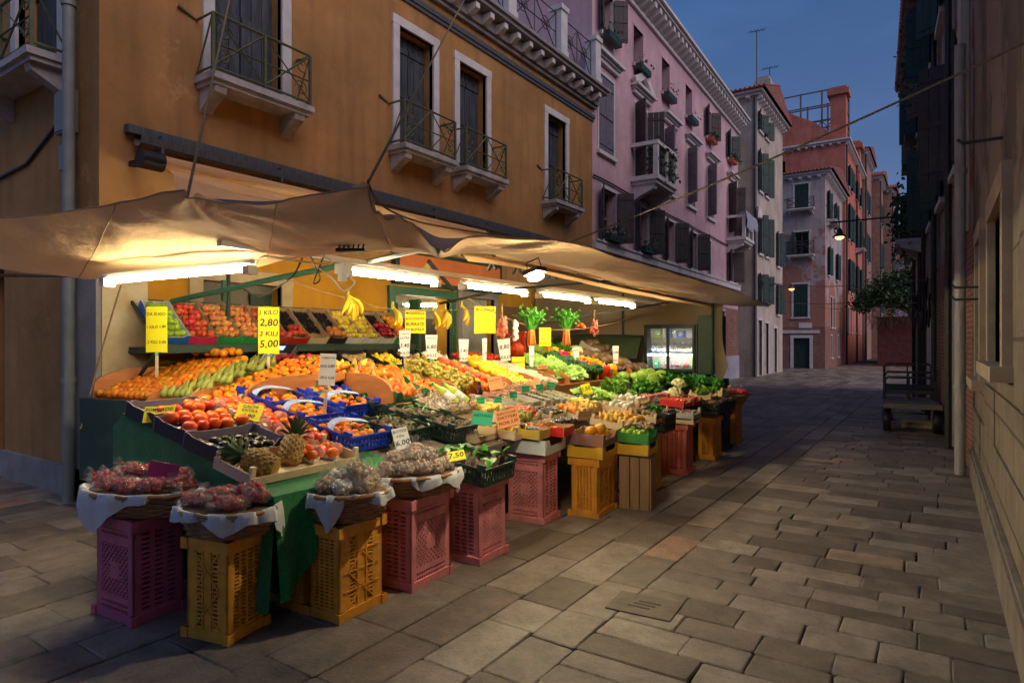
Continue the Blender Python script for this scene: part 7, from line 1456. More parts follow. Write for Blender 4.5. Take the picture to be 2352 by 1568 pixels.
# greens at the far part of the deck
def G1(name, key, x, y, z, s_, lab, cat=None, grp=None, tilt=(.3, -.25, 1)): return FR(name, P[key], Matrix.Translation((x, y, z)) @ basis(Vector(tilt), (0, 1, 0)) @ Matrix.Rotation(U(0, 6), 4, 'Z') @ Matrix.Scale(s_, 4), lab, cat or name.replace('_', ' '), grp)
for k, (x, y) in enumerate(((-3.55, 6.85), (-3.5, 7.05), (-3.35, 7.0))): G1('lettuce', 'lettuce', x, y, deckz(x) + .03, .17, 'loose romaine lettuce on the front slope below the courgettes', 'lettuce', 'romaine lettuces')
for k, (x, y) in enumerate(((-3.55, 7.35), (-3.5, 7.62), (-3.62, 7.8), (-3.4, 7.5))): G1('celery', 'celery', x, y, deckz(x) + .02, .2, 'leafy celery bunch below the broccoli', 'celery', 'celery bunches', (.7, -.5, 1))
for k, (x, y) in enumerate(((-3.3, 8.0), (-3.2, 8.2), (-3.35, 8.25))): G1('parsley_bunch', 'herbs', x, y, deckz(x) + .03, .22, 'dense bright green parsley bunch on the front slope', 'parsley', 'parsley on the front slope')
for k, (x, y) in enumerate(((-3.0, 8.3), (-2.95, 8.55))): G1('frilly_lettuce', 'frilly_lettuce', x, y, deckz(x) + .06, .17, 'frilly green lettuce beside the tomato tubs', 'lettuce', 'frilly lettuces')
for k, (x, y, z) in enumerate(((-3.8, 8.6, 1.02), (-3.72, 8.85, 1.0), (-3.55, 9.0, .95), (-3.75, 9.25, 1.02), (-3.5, 8.5, .93))): FR('cabbage', P['cabbage'], TR((x, y, z), rx=U(-.4, .4), ry=U(-.4, .4), sc=U(.11, .135)), 'round yellow green cabbage in the black crates below the aubergines', 'cabbage', 'cabbages')
for k, (x, y, lab) in enumerate(((-3.55, 8.55, 'black crate of cabbages, nearer of two below the squashes'), (-3.5, 9.1, 'black crate of cabbages, farther of two below the squashes'), (-3.2, 9.3, 'black crate of leafy greens by the end cabinet'))):
    ptray('cabbage_crate', lab, DF(x, y, R(3), .02), .5, .4, .12, BLKP, 'black cabbage crates')
for k, (x, y) in enumerate(((-3.3, 9.2), (-3.1, 9.4), (-2.95, 9.3), (-2.9, 9.55), (-3.0, 9.7), (-2.75, 9.45))): G1('spinach_bunch', 'spinach', x, y, deckz(x) + .08, .24, 'dark leafy spinach heaped before the end cabinet', 'spinach', 'spinach bunches')
wtray('wooden tray of spring onions in front of the spinach', FRM((-2.68, 8.75, .76), R(3), R(6)), .4, .3, .09); wtray('wooden tray under the dark spinach heap', FRM((-2.7, 9.4, .76), R(3), R(6)), .5, .3, .12)
for k in range(4): G1('spring_onion', 'celery', -2.75 + .03 * k, 8.62 + .08 * k, .82, .14, 'spring onion bunch laid in a wooden tray', 'spring onion', 'spring onions', (1, -.8, .5))
G1('cauliflower', 'cauliflower', -2.85, 8.1, .82, .12, 'yellowish cauliflower between lettuce and spring onions', 'cauliflower'); G1('cauliflower', 'cauliflower', -3.1, 8.95, .9, .11, 'pale cauliflower half hidden under the white card', 'cauliflower')
for k, (x, y) in enumerate(((-3.0, 7.55), (-2.95, 7.95))):
    M = DF(x, y, 0, .06) @ Matrix.Rotation(-TILT, 4, 'X'); t = thing('tomato_tub', ('clear tub of small tomatoes left of the parsley', 'clear tub of cherry tomatoes right of the parsley')[k], 'tub', M=M, group='tomato tubs'); kid('tub_wall', P['cleartub'], t, Matrix.Scale(1.35, 4)); scatter('tomato', 'tomato', trayquad(M, .15, .15, .07), 5, 5, .018, 'cherry tomato in the clear tubs', 'tomato', 'cherry tomatoes in tubs', jit=.3, up=1.2)
for k, y in enumerate((7.75, 8.15)): M = FRM((-2.72, y, .75), R(3), R(6)); cbox(('red box of tomatoes under the clear tubs', 'red box of tomatoes under the frilly lettuce')[k], M, .38, .3, .09, redb, None, 'red tomato boxes'); scatter('tomato', 'tomato', trayquad(M, .32, .24, .05), 7, 4, .024, 'tomato in the red boxes', 'tomato', 'tomatoes in red boxes', jit=.3)

# more trays on the slope in front of the olive tubs
for k, (x, y, key, r_, nm, lab) in enumerate(((-3.28, 5.02, 'apple_red', .034, 'apple', 'wooden tray of red apples under the olive tubs'), (-3.22, 5.42, 'olive', .016, 'date', 'wooden tray of dark dates before the steel trays'), (-3.12, 5.78, 'orange', .036, 'orange', 'wooden tray of oranges before the olive tubs'), (-3.22, 6.22, 'apple_gold', .036, 'apple', 'wooden tray of golden apples behind the pale pears'), (-3.2, 4.82, 'pear', .034, 'pear', 'wooden tray of green pears behind the lemons'), (-3.52, 4.78, 'apple_gold', .034, 'apple', 'wooden tray of golden apples beside the lime bottles'))):
    M = DF(x, y, R(3), .035); wtray(lab, M, .36, .28, .08, 'wooden trays before the olive tubs')
    if key == 'olive': P.setdefault('olive', pm('olive', lambda b: b.ball((0, 0, 0), 1, 8, 6, 0, .2, (1.4, .9, .8)), F_OLB))
    scatter(nm, key, trayquad(M, .30, .22, .05), 5 if r_ > .02 else 10, 4 if r_ > .02 else 7, r_, {'pear': 'green pear in the tray behind the lemons', 'date': 'dark date loose in the wooden tray', 'orange': 'orange in the wooden tray below the olive tubs'}.get(nm, 'apple in the ' + lab), nm, lab.split(' of ')[1], jit=.2, up=.9)
for k in range(5): t = thing('date_tub', 'clear tub of dates or raisins lined up before the steel trays', 'tub', M=DF(-3.02 + .01 * k, 4.98 + .13 * k, R(10), .05), group='tubs before the steel trays'); kid('dates', bpy.data.meshes['dates'], t, Matrix.Identity(4)); kid('tub', bpy.data.meshes['tub'], t, Matrix.Diagonal((1.0, .8, 1, 1)))
scatter('courgette', 'zucchini', [(-3.2, 6.55, deckz(-3.2) + .06), (-3.2, 6.75, deckz(-3.2) + .06), (-3.55, 6.75, deckz(-3.55) + .08), (-3.55, 6.55, deckz(-3.55) + .08)], 2, 6, .024, 'courgette lying on the slope below the radicchio', 'courgette', 'courgettes on the slope', rot=lambda n: basis(n, (.2, 1, 0)), jit=.1)
scatter('lettuce', 'frilly_lettuce', [(-3.2, 7.2, deckz(-3.2) + .04), (-3.2, 7.9, deckz(-3.2) + .04), (-3.7, 7.9, deckz(-3.7) + .06), (-3.7, 7.2, deckz(-3.7) + .06)], 4, 2, .15, 'curly green lettuce on the slope before the celery', 'lettuce', 'curly lettuces on the slope', rot=lambda n: basis(n, (0, 1, 0)) @ Matrix.Rotation(U(0, 6), 4, 'Z'), up=.1)
scatter('cabbage', 'cabbage', [(-3.35, 8.7, .93), (-3.35, 9.3, .93), (-3.7, 9.3, 1.0), (-3.7, 8.7, 1.0)], 4, 2, .11, 'round yellow green cabbage in the black crates below the aubergines', 'cabbage', 'cabbages', up=.5)
# ================================================================== WALL SHELF AND REAR CRATES
sh = thing('wall_shelf', 'long green metal shelf bracketed to the yellow wall, full of tilted fruit boxes', 'shelf', (-6.35, 3.1, 1.5)); b = MB(sh.location)
b.box(-6.62, -6.04, 3.08, 6.56, 1.47, 1.495); b.box(-6.035, -6.01, 3.06, 6.58, 1.44, 1.52); b.build('board', M_['green_paint'], sh, smooth=False); b = MB(sh.location)
for y in (3.09, 4.8, 6.54):
    b.bar((-6.62, y, 1.45), (-6.04, y, 1.45), .03); b.bar((-6.62, y, 1.05), (-6.1, y, 1.45), .025); b.bar((-6.62, y, 1.5), (-6.62, y, 1.98), .03)
b.bar((-6.62, 3.09, 1.96), (-6.62, 6.54, 1.96), .03); b.bar((-6.62, 3.11, 1.96), (-6.05, 3.11, 1.52), .025); b.build('bracket', M_['green_paint'], sh, smooth=False)
bxc = {'blue': paint('blue box print', (.02, .12, .42), .5), 'pink': paint('pink red box print', (.62, .02, .10), .5), 'green': paint('bright green box print', (.02, .26, .06), .5), 'red': paint('deep red box print', (.50, .02, .02), .5), 'wood': M_['lightwood'], 'black': dkb, 'white': paint('white box print', (.66, .64, .58), .6)}
SH = [('blue', 'apple_green', 'green apples', 6), ('pink', 'apple_red', 'shiny red apples', 6), ('green', 'apple_blush', 'blushed apples, first green one', 6), ('green', 'apple_blush', 'blushed apples, second green one', 6), ('red', 'apple_red', 'deep red apples', 6), ('red', 'apple_red', 'red apples half emptied to black film', 2), ('wood', None, 'black film only', 0), ('black', 'apple_blush', 'black film and a few blushed apples', 2), ('white', 'apple_gold', 'golden apples, left of two', 6), ('white', 'apple_gold', 'golden apples, right of two', 6), ('white', 'apple_dark', 'dark red apples', 3), ('green', 'orange', 'oranges at the right end', 5)]
for k, (c, key, lab, rows) in enumerate(SH):
    M = FRM((-6.32, 3.26 + k * .284, 1.70), 0, R(41)); cbox('%s box on the wall shelf with %s' % ({'wood': 'pale wooden', 'pink': 'pinkish red'}.get(c, c), lab), M, .276, .54, .11, bxc[c], M_['cardboard'] if c != 'blue' else bxc['white'], 'tilted boxes on the wall shelf', front=.8)
    if rows < 6: FR('film_insert', P['cupfilm'], M @ TR((0, .08, .04), sc=(.62, 1.6, .8)), 'shiny black film cups in the shelf box with ' + lab, 'packing film', 'black film on the shelf')
    if key:
        q = trayquad(M, .25, .50 * rows / 6, .055); sft = M.to_3x3() @ Vector((0, -.25 + .25 * rows / 6, .03 if rows < 6 else 0)); q = [p + sft for p in q]
        nm = 'orange' if key == 'orange' else 'apple'; nl = {'apple_green': 'green apple in the blue shelf box', 'apple_red': 'red apple in the red shelf boxes', 'apple_blush': 'blushed yellow and red apple in the shelf boxes', 'apple_gold': 'golden apple in the white shelf boxes', 'apple_dark': 'dark red apple in the white shelf box', 'orange': 'orange in the last green shelf box'}[key]
        scatter(nm, key, q, 4, rows, .037, nl, nm, nl + ' group', jit=.12, up=.8)
RC = [(4.22, 'cardboard', 'orange', .036, 'orange', 'red edged cardboard box of leafy oranges behind the clementines'), (4.86, 'black', 'potato', .036, 'potato', 'black crate of pale potatoes behind the pears'), (5.28, 'black', 'lemon', .034, 'lemon', 'black crate of lemons on the rear table'), (5.70, 'black', 'potato_brown', .034, 'sweet potato', 'black crate of brown sweet potatoes on the rear table'), (6.14, 'wood', 'onion', .042, 'onion', 'wooden tray of white onions on the rear table')]
for (y, c, key, r_, nm, lab) in RC:
    M = FRM((-5.28, y, 1.22), R(-4), R(20))
    if c == 'black': ptray('root_crate', lab, M, .40, .42, .15, BLKP, 'crates on the rear table')
    elif c == 'wood': wtray(lab, M, .42, .40, .13, 'crates on the rear table')
    else: cbox(lab, M, .44, .40, .12, bxc['red'], None, 'crates on the rear table', front=.8)
    scatter(nm.replace(' ', '_'), key, trayquad(M, .34, .34, .06, .09), 5, 5, r_, nm + ' in the crate on the rear table', nm, nm + 's on the rear table', jit=.25, leaf=.25 if nm == 'orange' else 0, up=.9)
for k, (x, y, z, yw) in enumerate(((-4.95, 4.62, 1.16, 12), (-4.9, 4.2, 1.16, 0))): M = FRM((x, y, z), R(yw), R(15)); cbox(('dark cardboard box of lemons behind the plywood board', 'brown cardboard box behind the second plywood board')[k], M, .36, .3, .13, bxc['black']); scatter('lemon', 'lemon', trayquad(M, .3, .22, .07), 4, 3, .034, 'lemon in the dark cardboard boxes', 'lemon', 'lemons in dark boxes', jit=.2)
scatter('apple', 'apple_dark', [(-5.5, 3.92, 1.34), (-5.05, 3.95, 1.34), (-5.05, 4.1, 1.38), (-5.5, 4.05, 1.38)], 6, 2, .036, 'dark red apple behind the clementine heap', 'apple', 'dark apples behind the heap', jit=.3)
sc_ = thing('weighing_scale', 'black shop scale with a blue lit display and rows of keys', 'scale', (-5.55, 4.02, 1.27), R(20)); b = MB()
b.add([(-.17, -.14, 0), (.17, -.14, 0), (.17, .10, 0), (-.17, .10, 0), (-.16, -.13, .06), (.16, -.13, .06), (.16, .09, .25), (-.16, .09, .25)], [(0, 3, 2, 1), (4, 5, 6, 7), (0, 1, 5, 4), (1, 2, 6, 5), (2, 3, 7, 6), (3, 0, 4, 7)]); b.build('casing', M_['black'], sc_, smooth=False); sl_ = Vector((0, .22, .19)).normalized(); nn_ = Vector((0, -.19, .22)).normalized()
def scb(b, x0, x1, t0, t1, e=.004): b.add([Vector((x, -.13, .06)) + sl_ * t + nn_ * e for x, t in ((x0, t0), (x1, t0), (x1, t1), (x0, t1))], [(0, 1, 2, 3)])
b = MB(); scb(b, -.13, .05, .20, .26); b.build('display', emit('blue lit display', (.10, .30, .9), 1.6), sc_, smooth=False); b = MB(); 
for i in range(12):
    for j in range(5): scb(b, -.14 + i * .022, -.124 + i * .022, .03 + j * .026, .048 + j * .026)
b.build('keys', M_['white_paint'], sc_, smooth=False)
# shop room contents
for k in range(15): bottle(TR((-8.3 + .0 * k, 6.9 + k * .115, 1.62)), 'dark bottle with red cap on the shop shelf', (.06, .02, .01), (.4, .02, .02), .30, .04)
for o in bpy.data.objects:
    if o.get('label') == 'dark bottle with red cap on the shop shelf': o['group'] = 'bottles on the shop shelf'
b = MB(); b.box(-8.5, -8.15, 6.7, 8.7, 1.59, 1.62); b.box(-8.5, -8.15, 6.7, 8.7, 1.05, 1.08); tag(b.build('bottle_shelf', M_['mid_green'], smooth=False), 'shelf of bottles inside the lit shop', 'shelf')
dc = thing('drinks_cooler', 'glowing drinks cooler with a red band inside the shop', 'cooler', (-7.6, 8.0, 0)); b = MB(dc.location); b.box(-7.9, -7.35, 8.0, 8.7, .02, 1.95); b.build('cabinet', M_['black'], dc, smooth=False); b = MB(dc.location); b.box(-7.86, -7.39, 7.985, 7.998, .2, 1.5); b.build('lit_front', emit('cooler light', (1, .97, .88), 2.2), dc, smooth=False); b = MB(dc.location); b.box(-7.86, -7.39, 7.985, 7.998, 1.501, 1.75); b.build('red_band', emit('cooler red band', (.9, .12, .14), 1.2), dc, smooth=False)
# ================================================================== BASKETS OF BAGS
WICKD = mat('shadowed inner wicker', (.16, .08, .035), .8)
def basket(label, p, yaw, a, bb, h=.125, grp='wicker baskets on the front crates'):
    t = thing('wicker_basket', label, 'basket', p, yaw, grp); b = MB(); n = 56; rows = 16; Md = Matrix.Diagonal((a, bb, 1, 1))
    prof = [((.80 + .2 * (i / rows) ** .8), h * i / rows) for i in range(rows + 1)]
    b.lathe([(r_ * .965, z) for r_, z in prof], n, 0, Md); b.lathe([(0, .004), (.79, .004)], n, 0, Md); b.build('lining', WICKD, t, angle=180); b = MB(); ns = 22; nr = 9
    for i in range(nr):
        r_ = .80 + .2 * ((i + .5) / nr) ** .8; b.tube([(a * (r_ + .022 * math.cos(ns * math.pi * k / 132 + i * math.pi)) * math.cos(6.2832 * k / 132), bb * (r_ + .022 * math.cos(ns * math.pi * k / 132 + i * math.pi)) * math.sin(6.2832 * k / 132), h * (i + .5) / nr) for k in range(133)], h / nr * .47, 5)
    b.build('wickerwork', WICK, t)
    b = MB(); b.tube([(a * 1.02 * math.cos(q / 28 * 6.2832), bb * 1.02 * math.sin(q / 28 * 6.2832), h + .004 * math.sin(q * 2.2)) for q in range(29)], .012, 6); b.build('rim', WICK, t); return t
def liner(t, a, bb, h, corners, seed):
    b = MB(); n = 72; vs = []; fs = []; rnd = random.Random(seed)
    for i in range(n + 1):
        q = 6.2832 * i / n; dr = .028 + .03 * math.sin(q * 3 + seed) + .012 * math.sin(q * 7)
        for (cq, amp, wd) in corners: d = abs((q - cq + math.pi) % (2 * math.pi) - math.pi); dr += amp * max(0, 1 - d / wd)
        f = .012 * math.sin(q * 11 + seed) + .008 * math.sin(q * 23); x, y = math.cos(q), math.sin(q)
        k3, k4 = (1.09, 1.10 + f) if dr > .03 else (.97, .90)
        for (k, z) in ((.80, h - .03), (.98, h + .012), (1.05 if dr > .03 else 1.0, h + .016), (k3, h - dr * .35), (k4, h - dr)): vs.append((a * k * x + f * x * (1 if k > 1 else .3), bb * k * y + f * y, z + (f * .5 if k > .9 else 0)))
    for i in range(n):
        for j in range(4): c = i * 5 + j; fs.append((c, c + 5, c + 6, c + 1))
    b.add(vs, fs); b.build('cloth_liner', LINER, t, angle=180)
bk = basket('largest oval wicker basket of dried tomato bags, on the mauve crate', (-3.80, 1.86, .578), R(20), .36, .21); liner(bk, .36, .21, .125, ((4.3, .17, .6), (3.5, .13, .6), (2.8, .1, .5), (5.2, .05, .4), (.6, .07, .7)), 1)
for k, (x, y, z, r_) in enumerate(((-.27, .02, .17, 0), (-.14, -.08, .16, .5), (.0, -.1, .16, -.3), (.13, -.07, .17, .4), (.26, .02, .16, 2), (-.1, .05, .22, .2), (.05, .06, .22, -.5), (.18, .08, .2, 2.5), (-.22, .1, .19, .3))): bag(None, 'dry', 1, 'clear bag of dried tomatoes in the largest basket', 'dried tomato bags, largest basket', M=bk.matrix_basis @ TR((x, y, z), rz=r_ + U(-.3, .3), ry=U(-.2, .2), sc=U(.066, .076)) if False else TR((-3.80, 1.86, .578), rz=R(20)) @ TR((x, y, z), rz=r_ + U(-.3, .3), ry=U(-.2, .2), sc=U(.066, .076)), long=True)
bk = basket('round wicker basket of dried tomato bags on the foremost orange crate', (-3.16, 1.98, .535), R(15), .27, .20, .13); liner(bk, .27, .20, .13, ((5.2, .12, .45), (.5, .17, .35), (3.4, .09, .4), (1.5, .04, 1)), 2)
for k, (x, y, z, r_) in enumerate(((-.17, -.04, .17, .0), (-.03, -.02, .20, .8), (.08, -.06, .17, .5), (.14, .04, .19, .3), (-.02, .08, .19, 1.4), (.08, .08, .22, 2.7))): bag(None, 'dry', 1, 'clear bag of dried tomatoes in the foremost basket', 'dried tomato bags, foremost basket', M=TR((-3.16, 1.98, .535), rz=R(15)) @ TR((x, y, z), rz=r_, ry=U(-.3, .1), sc=U(.064, .074)), long=True)
bk = basket('deep wicker basket of white garlic bags beside the carpet', (-2.84, 2.53, .533), R(40), .235, .18, .15); liner(bk, .235, .18, .15, ((4.4, .2, .4), (3.2, .12, .4), (1.2, .04, 1)), 3)
for k, (x, y, z) in enumerate(((-.12, -.02, .19), (-.02, -.07, .19), (.09, -.04, .19), (.0, .05, .23), (.11, .06, .21), (-.08, .08, .21), (.05, .0, .26))): bag(None, 'garlic' if k % 2 else 'pale', 1, 'clear bag of pale shelled nuts in the deep basket', 'pale bags in the deep basket', M=TR((-2.84, 2.53, .533), rz=R(40)) @ TR((x, y, z), rz=U(0, 6), ry=U(-.4, .4), sc=U(.066, .076)))
bk = basket('wicker basket of walnut bags on the slotted pink crate', (-2.82, 3.08, .572), R(62), .285, .19, .12); liner(bk, .285, .19, .12, ((3.6, .16, .35), (4.6, .06, .6), (5.8, .08, .5), (.3, .06, .5)), 4)
for k, (x, y, z) in enumerate(((-.2, -.02, .17), (-.09, -.07, .17), (.02, -.07, .17), (.13, -.05, .16), (.22, .02, .16), (-.12, .05, .22), (.0, .04, .23), (.11, .06, .22), (.03, .09, .25))): bag(None, 'nut', 1, 'clear bag of walnuts in the basket on the pink crate', 'walnut bags', M=TR((-2.82, 3.08, .572), rz=R(62)) @ TR((x, y, z), rz=U(0, 6), ry=U(-.4, .4), sc=U(.064, .074)))
# ================================================================== HANGING GOODS
P['banana'] = pm('banana', lambda b: b.tube([(.006, 0, 0), (.02, 0, -.03), (.045, 0, -.07), (.052, 0, -.11), (.045, 0, -.15), (.03, 0, -.18), (.026, 0, -.192)], [.007, .010, .018, .020, .018, .011, .006], 7), F_BAN)
P['bunch_stem'] = pm('bunch_stem', lambda b: b.tube([(0, 0, .05), (0, 0, 0), (0, 0, -.02)], [.012, .016, .02], 6), mat('banana stem', (.42, .36, .04), .6))
def bananas(p, n, lab, s_=1.0):
    t = thing('banana_bunch', lab, 'bananas', p, R(35) + U(-.4, .4), 'bananas hung on the cord'); kid('stem', P['bunch_stem'], t, Matrix.Scale(s_, 4))
    for i in range(n): kid('banana', P['banana'], t, Matrix.Rotation(-.62 + 1.24 * i / max(1, n - 1), 4, 'X') @ Matrix.Rotation(U(-.9, .9), 4, 'Z') @ TR((.004, 0, 0), ry=U(-.15, .15), sc=s_ * U(.92, 1.05)))
for (px, py, n, lab, s_) in ((800, 680, 6, 'bunch of bananas hung alone on the cord, leftmost', 1.3), (902, 705, 6, 'bunch of bananas left of the yellow cheese sign', 1.25), (994, 712, 3, 'pair of bananas just right of the yellow cheese sign', 1.2), (1022, 710, 5, 'full bunch of bananas second to the right of the yellow cheese sign', 1.25), (1060, 702, 4, 'small bunch of bananas nearest the blank yellow sign', 1.35)): bananas(atX(px, py, -5.0), n, lab, s_)
P['carrot'] = pm('carrot', lambda b: b.lathe([(0, .0), (.015, -.004), (.017, -.02), (.013, -.1), (.008, -.17), (.002, -.21), (0, -.215)], 8), F_CAR); P['carrot_tops'] = pm('carrot_tops', tuft(21, 120, .26, .32, True, .035, .6), mat('feathery carrot leaf', (.06, .26, .02), .5, .3, 14), smooth=False)
for (px, py, lab) in ((1220, 757, 'bunch of carrots with feathery tops on the cord, left one'), (1300, 757, 'bunch of carrots with feathery tops on the cord, right one')):
    t = thing('carrot_bunch', lab, 'carrots', atX(px, py, -4.5), 0, 'carrot bunches on the cord')
    for i in range(11): a = i * 2.4; r_ = .006 * math.sqrt(i) * 1.7; kid('carrot', P['carrot'], t, TR((r_ * math.cos(a), r_ * math.sin(a), 0), rx=r_ * 5 * math.sin(a), ry=-r_ * 5 * math.cos(a), sc=U(.95, 1.2)))
    kid('leaves', P['carrot_tops'], t, Matrix.Identity(4))
P['shallot'] = pm('shallot', lambda b: b.lathe([(0, -.05), (.008, -.045), (.022, -.02), (.023, .0), (.014, .03), (.004, .05), (0, .052)], 8), F_SHA); P['braid'] = pm('braid', lambda b: [b.tube([(.008 * math.sin(z * 60 + k * 2), .008 * math.cos(z * 60 + k * 2), z) for z in [.0 + .012 * i for i in range(16)]], .007, 5) for k in range(3)], M_['rope'])
for (px, py, lab) in ((1153, 728, 'braid of copper onions left of the garlic string'), (1365, 735, 'braid of copper shallots at the right end of the cord')):
    t = thing('onion_braid', lab, 'onions', atX(px, py, -4.45), 0, 'onion braids on the cord'); kid('braid', P['braid'], t, TR((0, 0, -.02)))
    for i in range(18): kid('onion', P['shallot'], t, TR((U(-.05, .05), U(-.04, .04), -.03 - .011 * i), rx=U(-.6, .6), ry=U(-.6, .6), sc=U(1.0, 1.35)))
t = thing('garlic_braid', 'long white braid of garlic hanging between onions and carrots', 'garlic', atX(1184, 735, -4.5)); P['bulb'] = pm('garlic_bulb', lambda b: b.lathe([(0, -.02), (.018, -.018), (.025, 0), (.014, .018), (.004, .03)], 9, 0, None, lambda q, i: 1 + .06 * math.cos(q * 7)), F_GAR)
for i in range(20): kid('garlic_bulb', P['bulb'], t, TR((U(-.016, .016), U(-.016, .016), -.012 * i - .02), rx=U(-.8, .8), ry=U(-.8, .8), sc=1.1))
FR('tomato_net', pm('tomato_net', lambda b: [b.ball((.05 * math.cos(i * 1.05), .03 * math.sin(i * 1.05), .02 * (i % 3)), .034, 9, 6, 0, .1) for i in range(6)], F_TOM), TR(atX(1334, 752, -4.4)), 'small net of red tomatoes hung between carrots and shallots', 'tomatoes')
t = thing('red_sack', 'red plastic sack standing open behind the lettuces', 'sack', (-4.9, 7.45, 1.33)); b = MB(); b.lathe([(.10, 0), (.13, .1), (.12, .22), (.14, .34), (.15, .36)], 14, 0, None, lambda q, i: 1 + .1 * math.sin(q * 4 + i)); b.build('plastic', film('red clear plastic', (.75, .04, .02), .7), t, angle=180); b = MB(); b.ball((0, 0, .1), .11, 12, 8, 0, .3, (1, 1, .9)); b.build('filling', fruitmat('orange red filling', (.75, .10, .02)), t)
for o in bpy.data.objects:
    if o.name.startswith('glass_bag'): pass
# fridge contents
PK = {'blue': paint('blue pack', (.10, .25, .62), .4), 'lime': paint('lime pack', (.40, .62, .10), .4), 'white': paint('white pack', (.75, .75, .75), .4), 'green': paint('green can', (.03, .34, .10), .3)}
def pack(x, z, w_, h_, m, lab): b = MB(); b.box(-w_ / 2, w_ / 2, -.03, .03, 0, h_); b.ball((0, -.031, h_ * .55), min(w_, h_) * .35, 10, 6, 1, 0, (1, .15, 1)); o = b.build('food_pack', [m, PK['white']]); o.location = (x, FY + .2, z); tag(o, lab, 'pack')
pack(-4.02, 1.614, .13, .17, PK['lime'], 'lime and white pack on the top fridge shelf'); pack(-3.83, 1.614, .10, .16, PK['blue'], 'blue oval pack on the top fridge shelf'); pack(-3.62, 1.614, .14, .12, PK['blue'], 'blue pack behind the right fridge door, left'); pack(-3.45, 1.614, .12, .12, PK['white'], 'white pack behind the right fridge door'); pack(-3.38, 1.10, .09, .20, PK['lime'], 'lime pack in the lower right of the fridge'); pack(-4.05, 1.10, .05, .12, PK['green'], 'green can in the lower left of the fridge')
for i in range(9): bag(None, 'pale' if i > 3 else 'garlic', 1, 'clear bag of cheese or snacks on the middle fridge shelf', 'bags on the middle fridge shelf', M=TR((-4.08 + i * .092, FY + .18, 1.43), rz=U(0, 6), sc=.075))
for i in range(3): bag(None, 'dry', 1, 'dark pack lying on the bottom fridge shelf', 'dark packs in the fridge', M=TR((-3.85 + i * .16, FY + .18, 1.15), rz=U(0, 6), sc=.065))
# ================================================================== PRICE CARDS
INK = paint('black marker ink', (.008, .008, .010), .6); YEL = mat('bright yellow card', (.86, .74, .01), .6, .05, 4); WCARD = mat('white card', (.78, .78, .74), .5, .04, 4); GCARD = mat('green card', (.02, .42, .20), .6, .06); OCARD = mat('orange card', (.85, .32, .12), .6, .06); PCARD = mat('magenta card', (.42, .03, .12), .6, .06)
def text_into(mb, txt, w_, h_, cx, cz, slant=.0):
    cu = bpy.data.curves.new('lettering', 'FONT'); cu.body = txt; cu.size = 1; cu.offset = .014; cu.resolution_u = 2; cu.shear = .12
    o = bpy.data.objects.new('lettering', cu); me = bpy.data.meshes.new_from_object(o); vs = [v.co.copy() for v in me.vertices]
    if vs:
        x0, x1 = min(v.x for v in vs), max(v.x for v in vs); y0, y1 = min(v.y for v in vs), max(v.y for v in vs); k = min(w_ / max(1e-6, x1 - x0), h_ / max(1e-6, y1 - y0)); kx = min(w_ / max(1e-6, x1 - x0), k * 1.35)
        mb.add([((v.x - (x0 + x1) / 2) * kx + cx, -.0018, (v.y - (y0 + y1) / 2) * k + cz + ((v.x - (x0 + x1) / 2) * kx) * slant) for v in vs], [tuple(p.vertices) for p in me.polygons])
    bpy.data.objects.remove(o); bpy.data.meshes.remove(me); bpy.data.curves.remove(cu)
def card(label, p, w_, h_, m, lines, yaw=0, tilt=0, roll=0, stick=0, grp='price cards', fold=False, clip=None, taper=0):
    """card whose face looks along local -y; yaw turns it about the vertical, tilt leans it back"""
    t = thing('price_card', label, 'price card', M=Matrix.Translation(Vector(p)) @ Matrix.Rotation(yaw, 4, 'Z') @ Matrix.Rotation(-tilt, 4, 'X') @ Matrix.Rotation(roll, 4, 'Y'), group=grp); b = MB(); nx = 6; vs = []; fs = []
    for k, th in ((0, 0), (1, .0025)):
        for i in range(nx + 1):
            u = i / nx - .5; bow = .05 * w_ * (4 * u * u) * (-1 if not fold else 1)
            for j in (0, 1): vs.append((u * w_ * (1 - taper * (1 - j)), bow * .5 + th, -h_ / 2 + j * h_ - (.03 * h_ * abs(u) if j == 0 else 0)))
    n = (nx + 1) * 2
    for i in range(nx): a = i * 2; fs += [(a, a + 2, a + 3, a + 1), (n + a, n + a + 1, n + a + 3, n + a + 2), (a, n + a, n + a + 2, a + 2), (a + 1, a + 3, n + a + 3, n + a + 1)]
    fs += [(0, 1, n + 1, n), (nx * 2, n + nx * 2, n + nx * 2 + 1, nx * 2 + 1)]
    b.add(vs, fs); b.build('card', m, t, angle=30)
    if lines:
        q = MB(); tot = sum(r for _, r in lines); z = h_ * .46; 
        for (tx, r_) in lines: hh = h_ * .92 * r_ / tot; text_into(q, tx, w_ * (.88 - taper * .4), hh * .66, U(-.02, .02) * w_, z - hh / 2, U(-.03, .06)); z -= hh
        for v in q.v: v.y += .05 * w_ * 2 * (v.x / w_) ** 2 * (-1 if not fold else 1) 
        if q.v: q.build('lettering', INK, t, smooth=False)
    if stick: b = MB(); b.box(-.012, .0, .004, .012, -h_ / 2 - stick, -h_ / 2 + .06); b.box(.002, .012, .004, .012, -h_ / 2 - stick, -h_ / 2 + .05); b.box(-.016, .016, .0025, .0135, -h_ / 2 - .03, -h_ / 2 - .015, 1); b.build('stick', [M_['lightwood'], paint('green tape', (.05, .40, .24))], t, smooth=False)
    if clip: b = MB(); [b.tube([(x, 0, h_ / 2 - .01), (x, .003, h_ / 2 + clip)], .002, 4) for x in (-w_ * .25, w_ * .25)]; b.build('hook', M_['iron'], t)
    return t
def cpx(label, px, py, D, wpx, hpx, m, lines, yaw=30, **k):
    s_ = D / FPX; return card(label, atD(px, py, D), wpx * s_, hpx * s_, m, lines, R(yaw), **k)
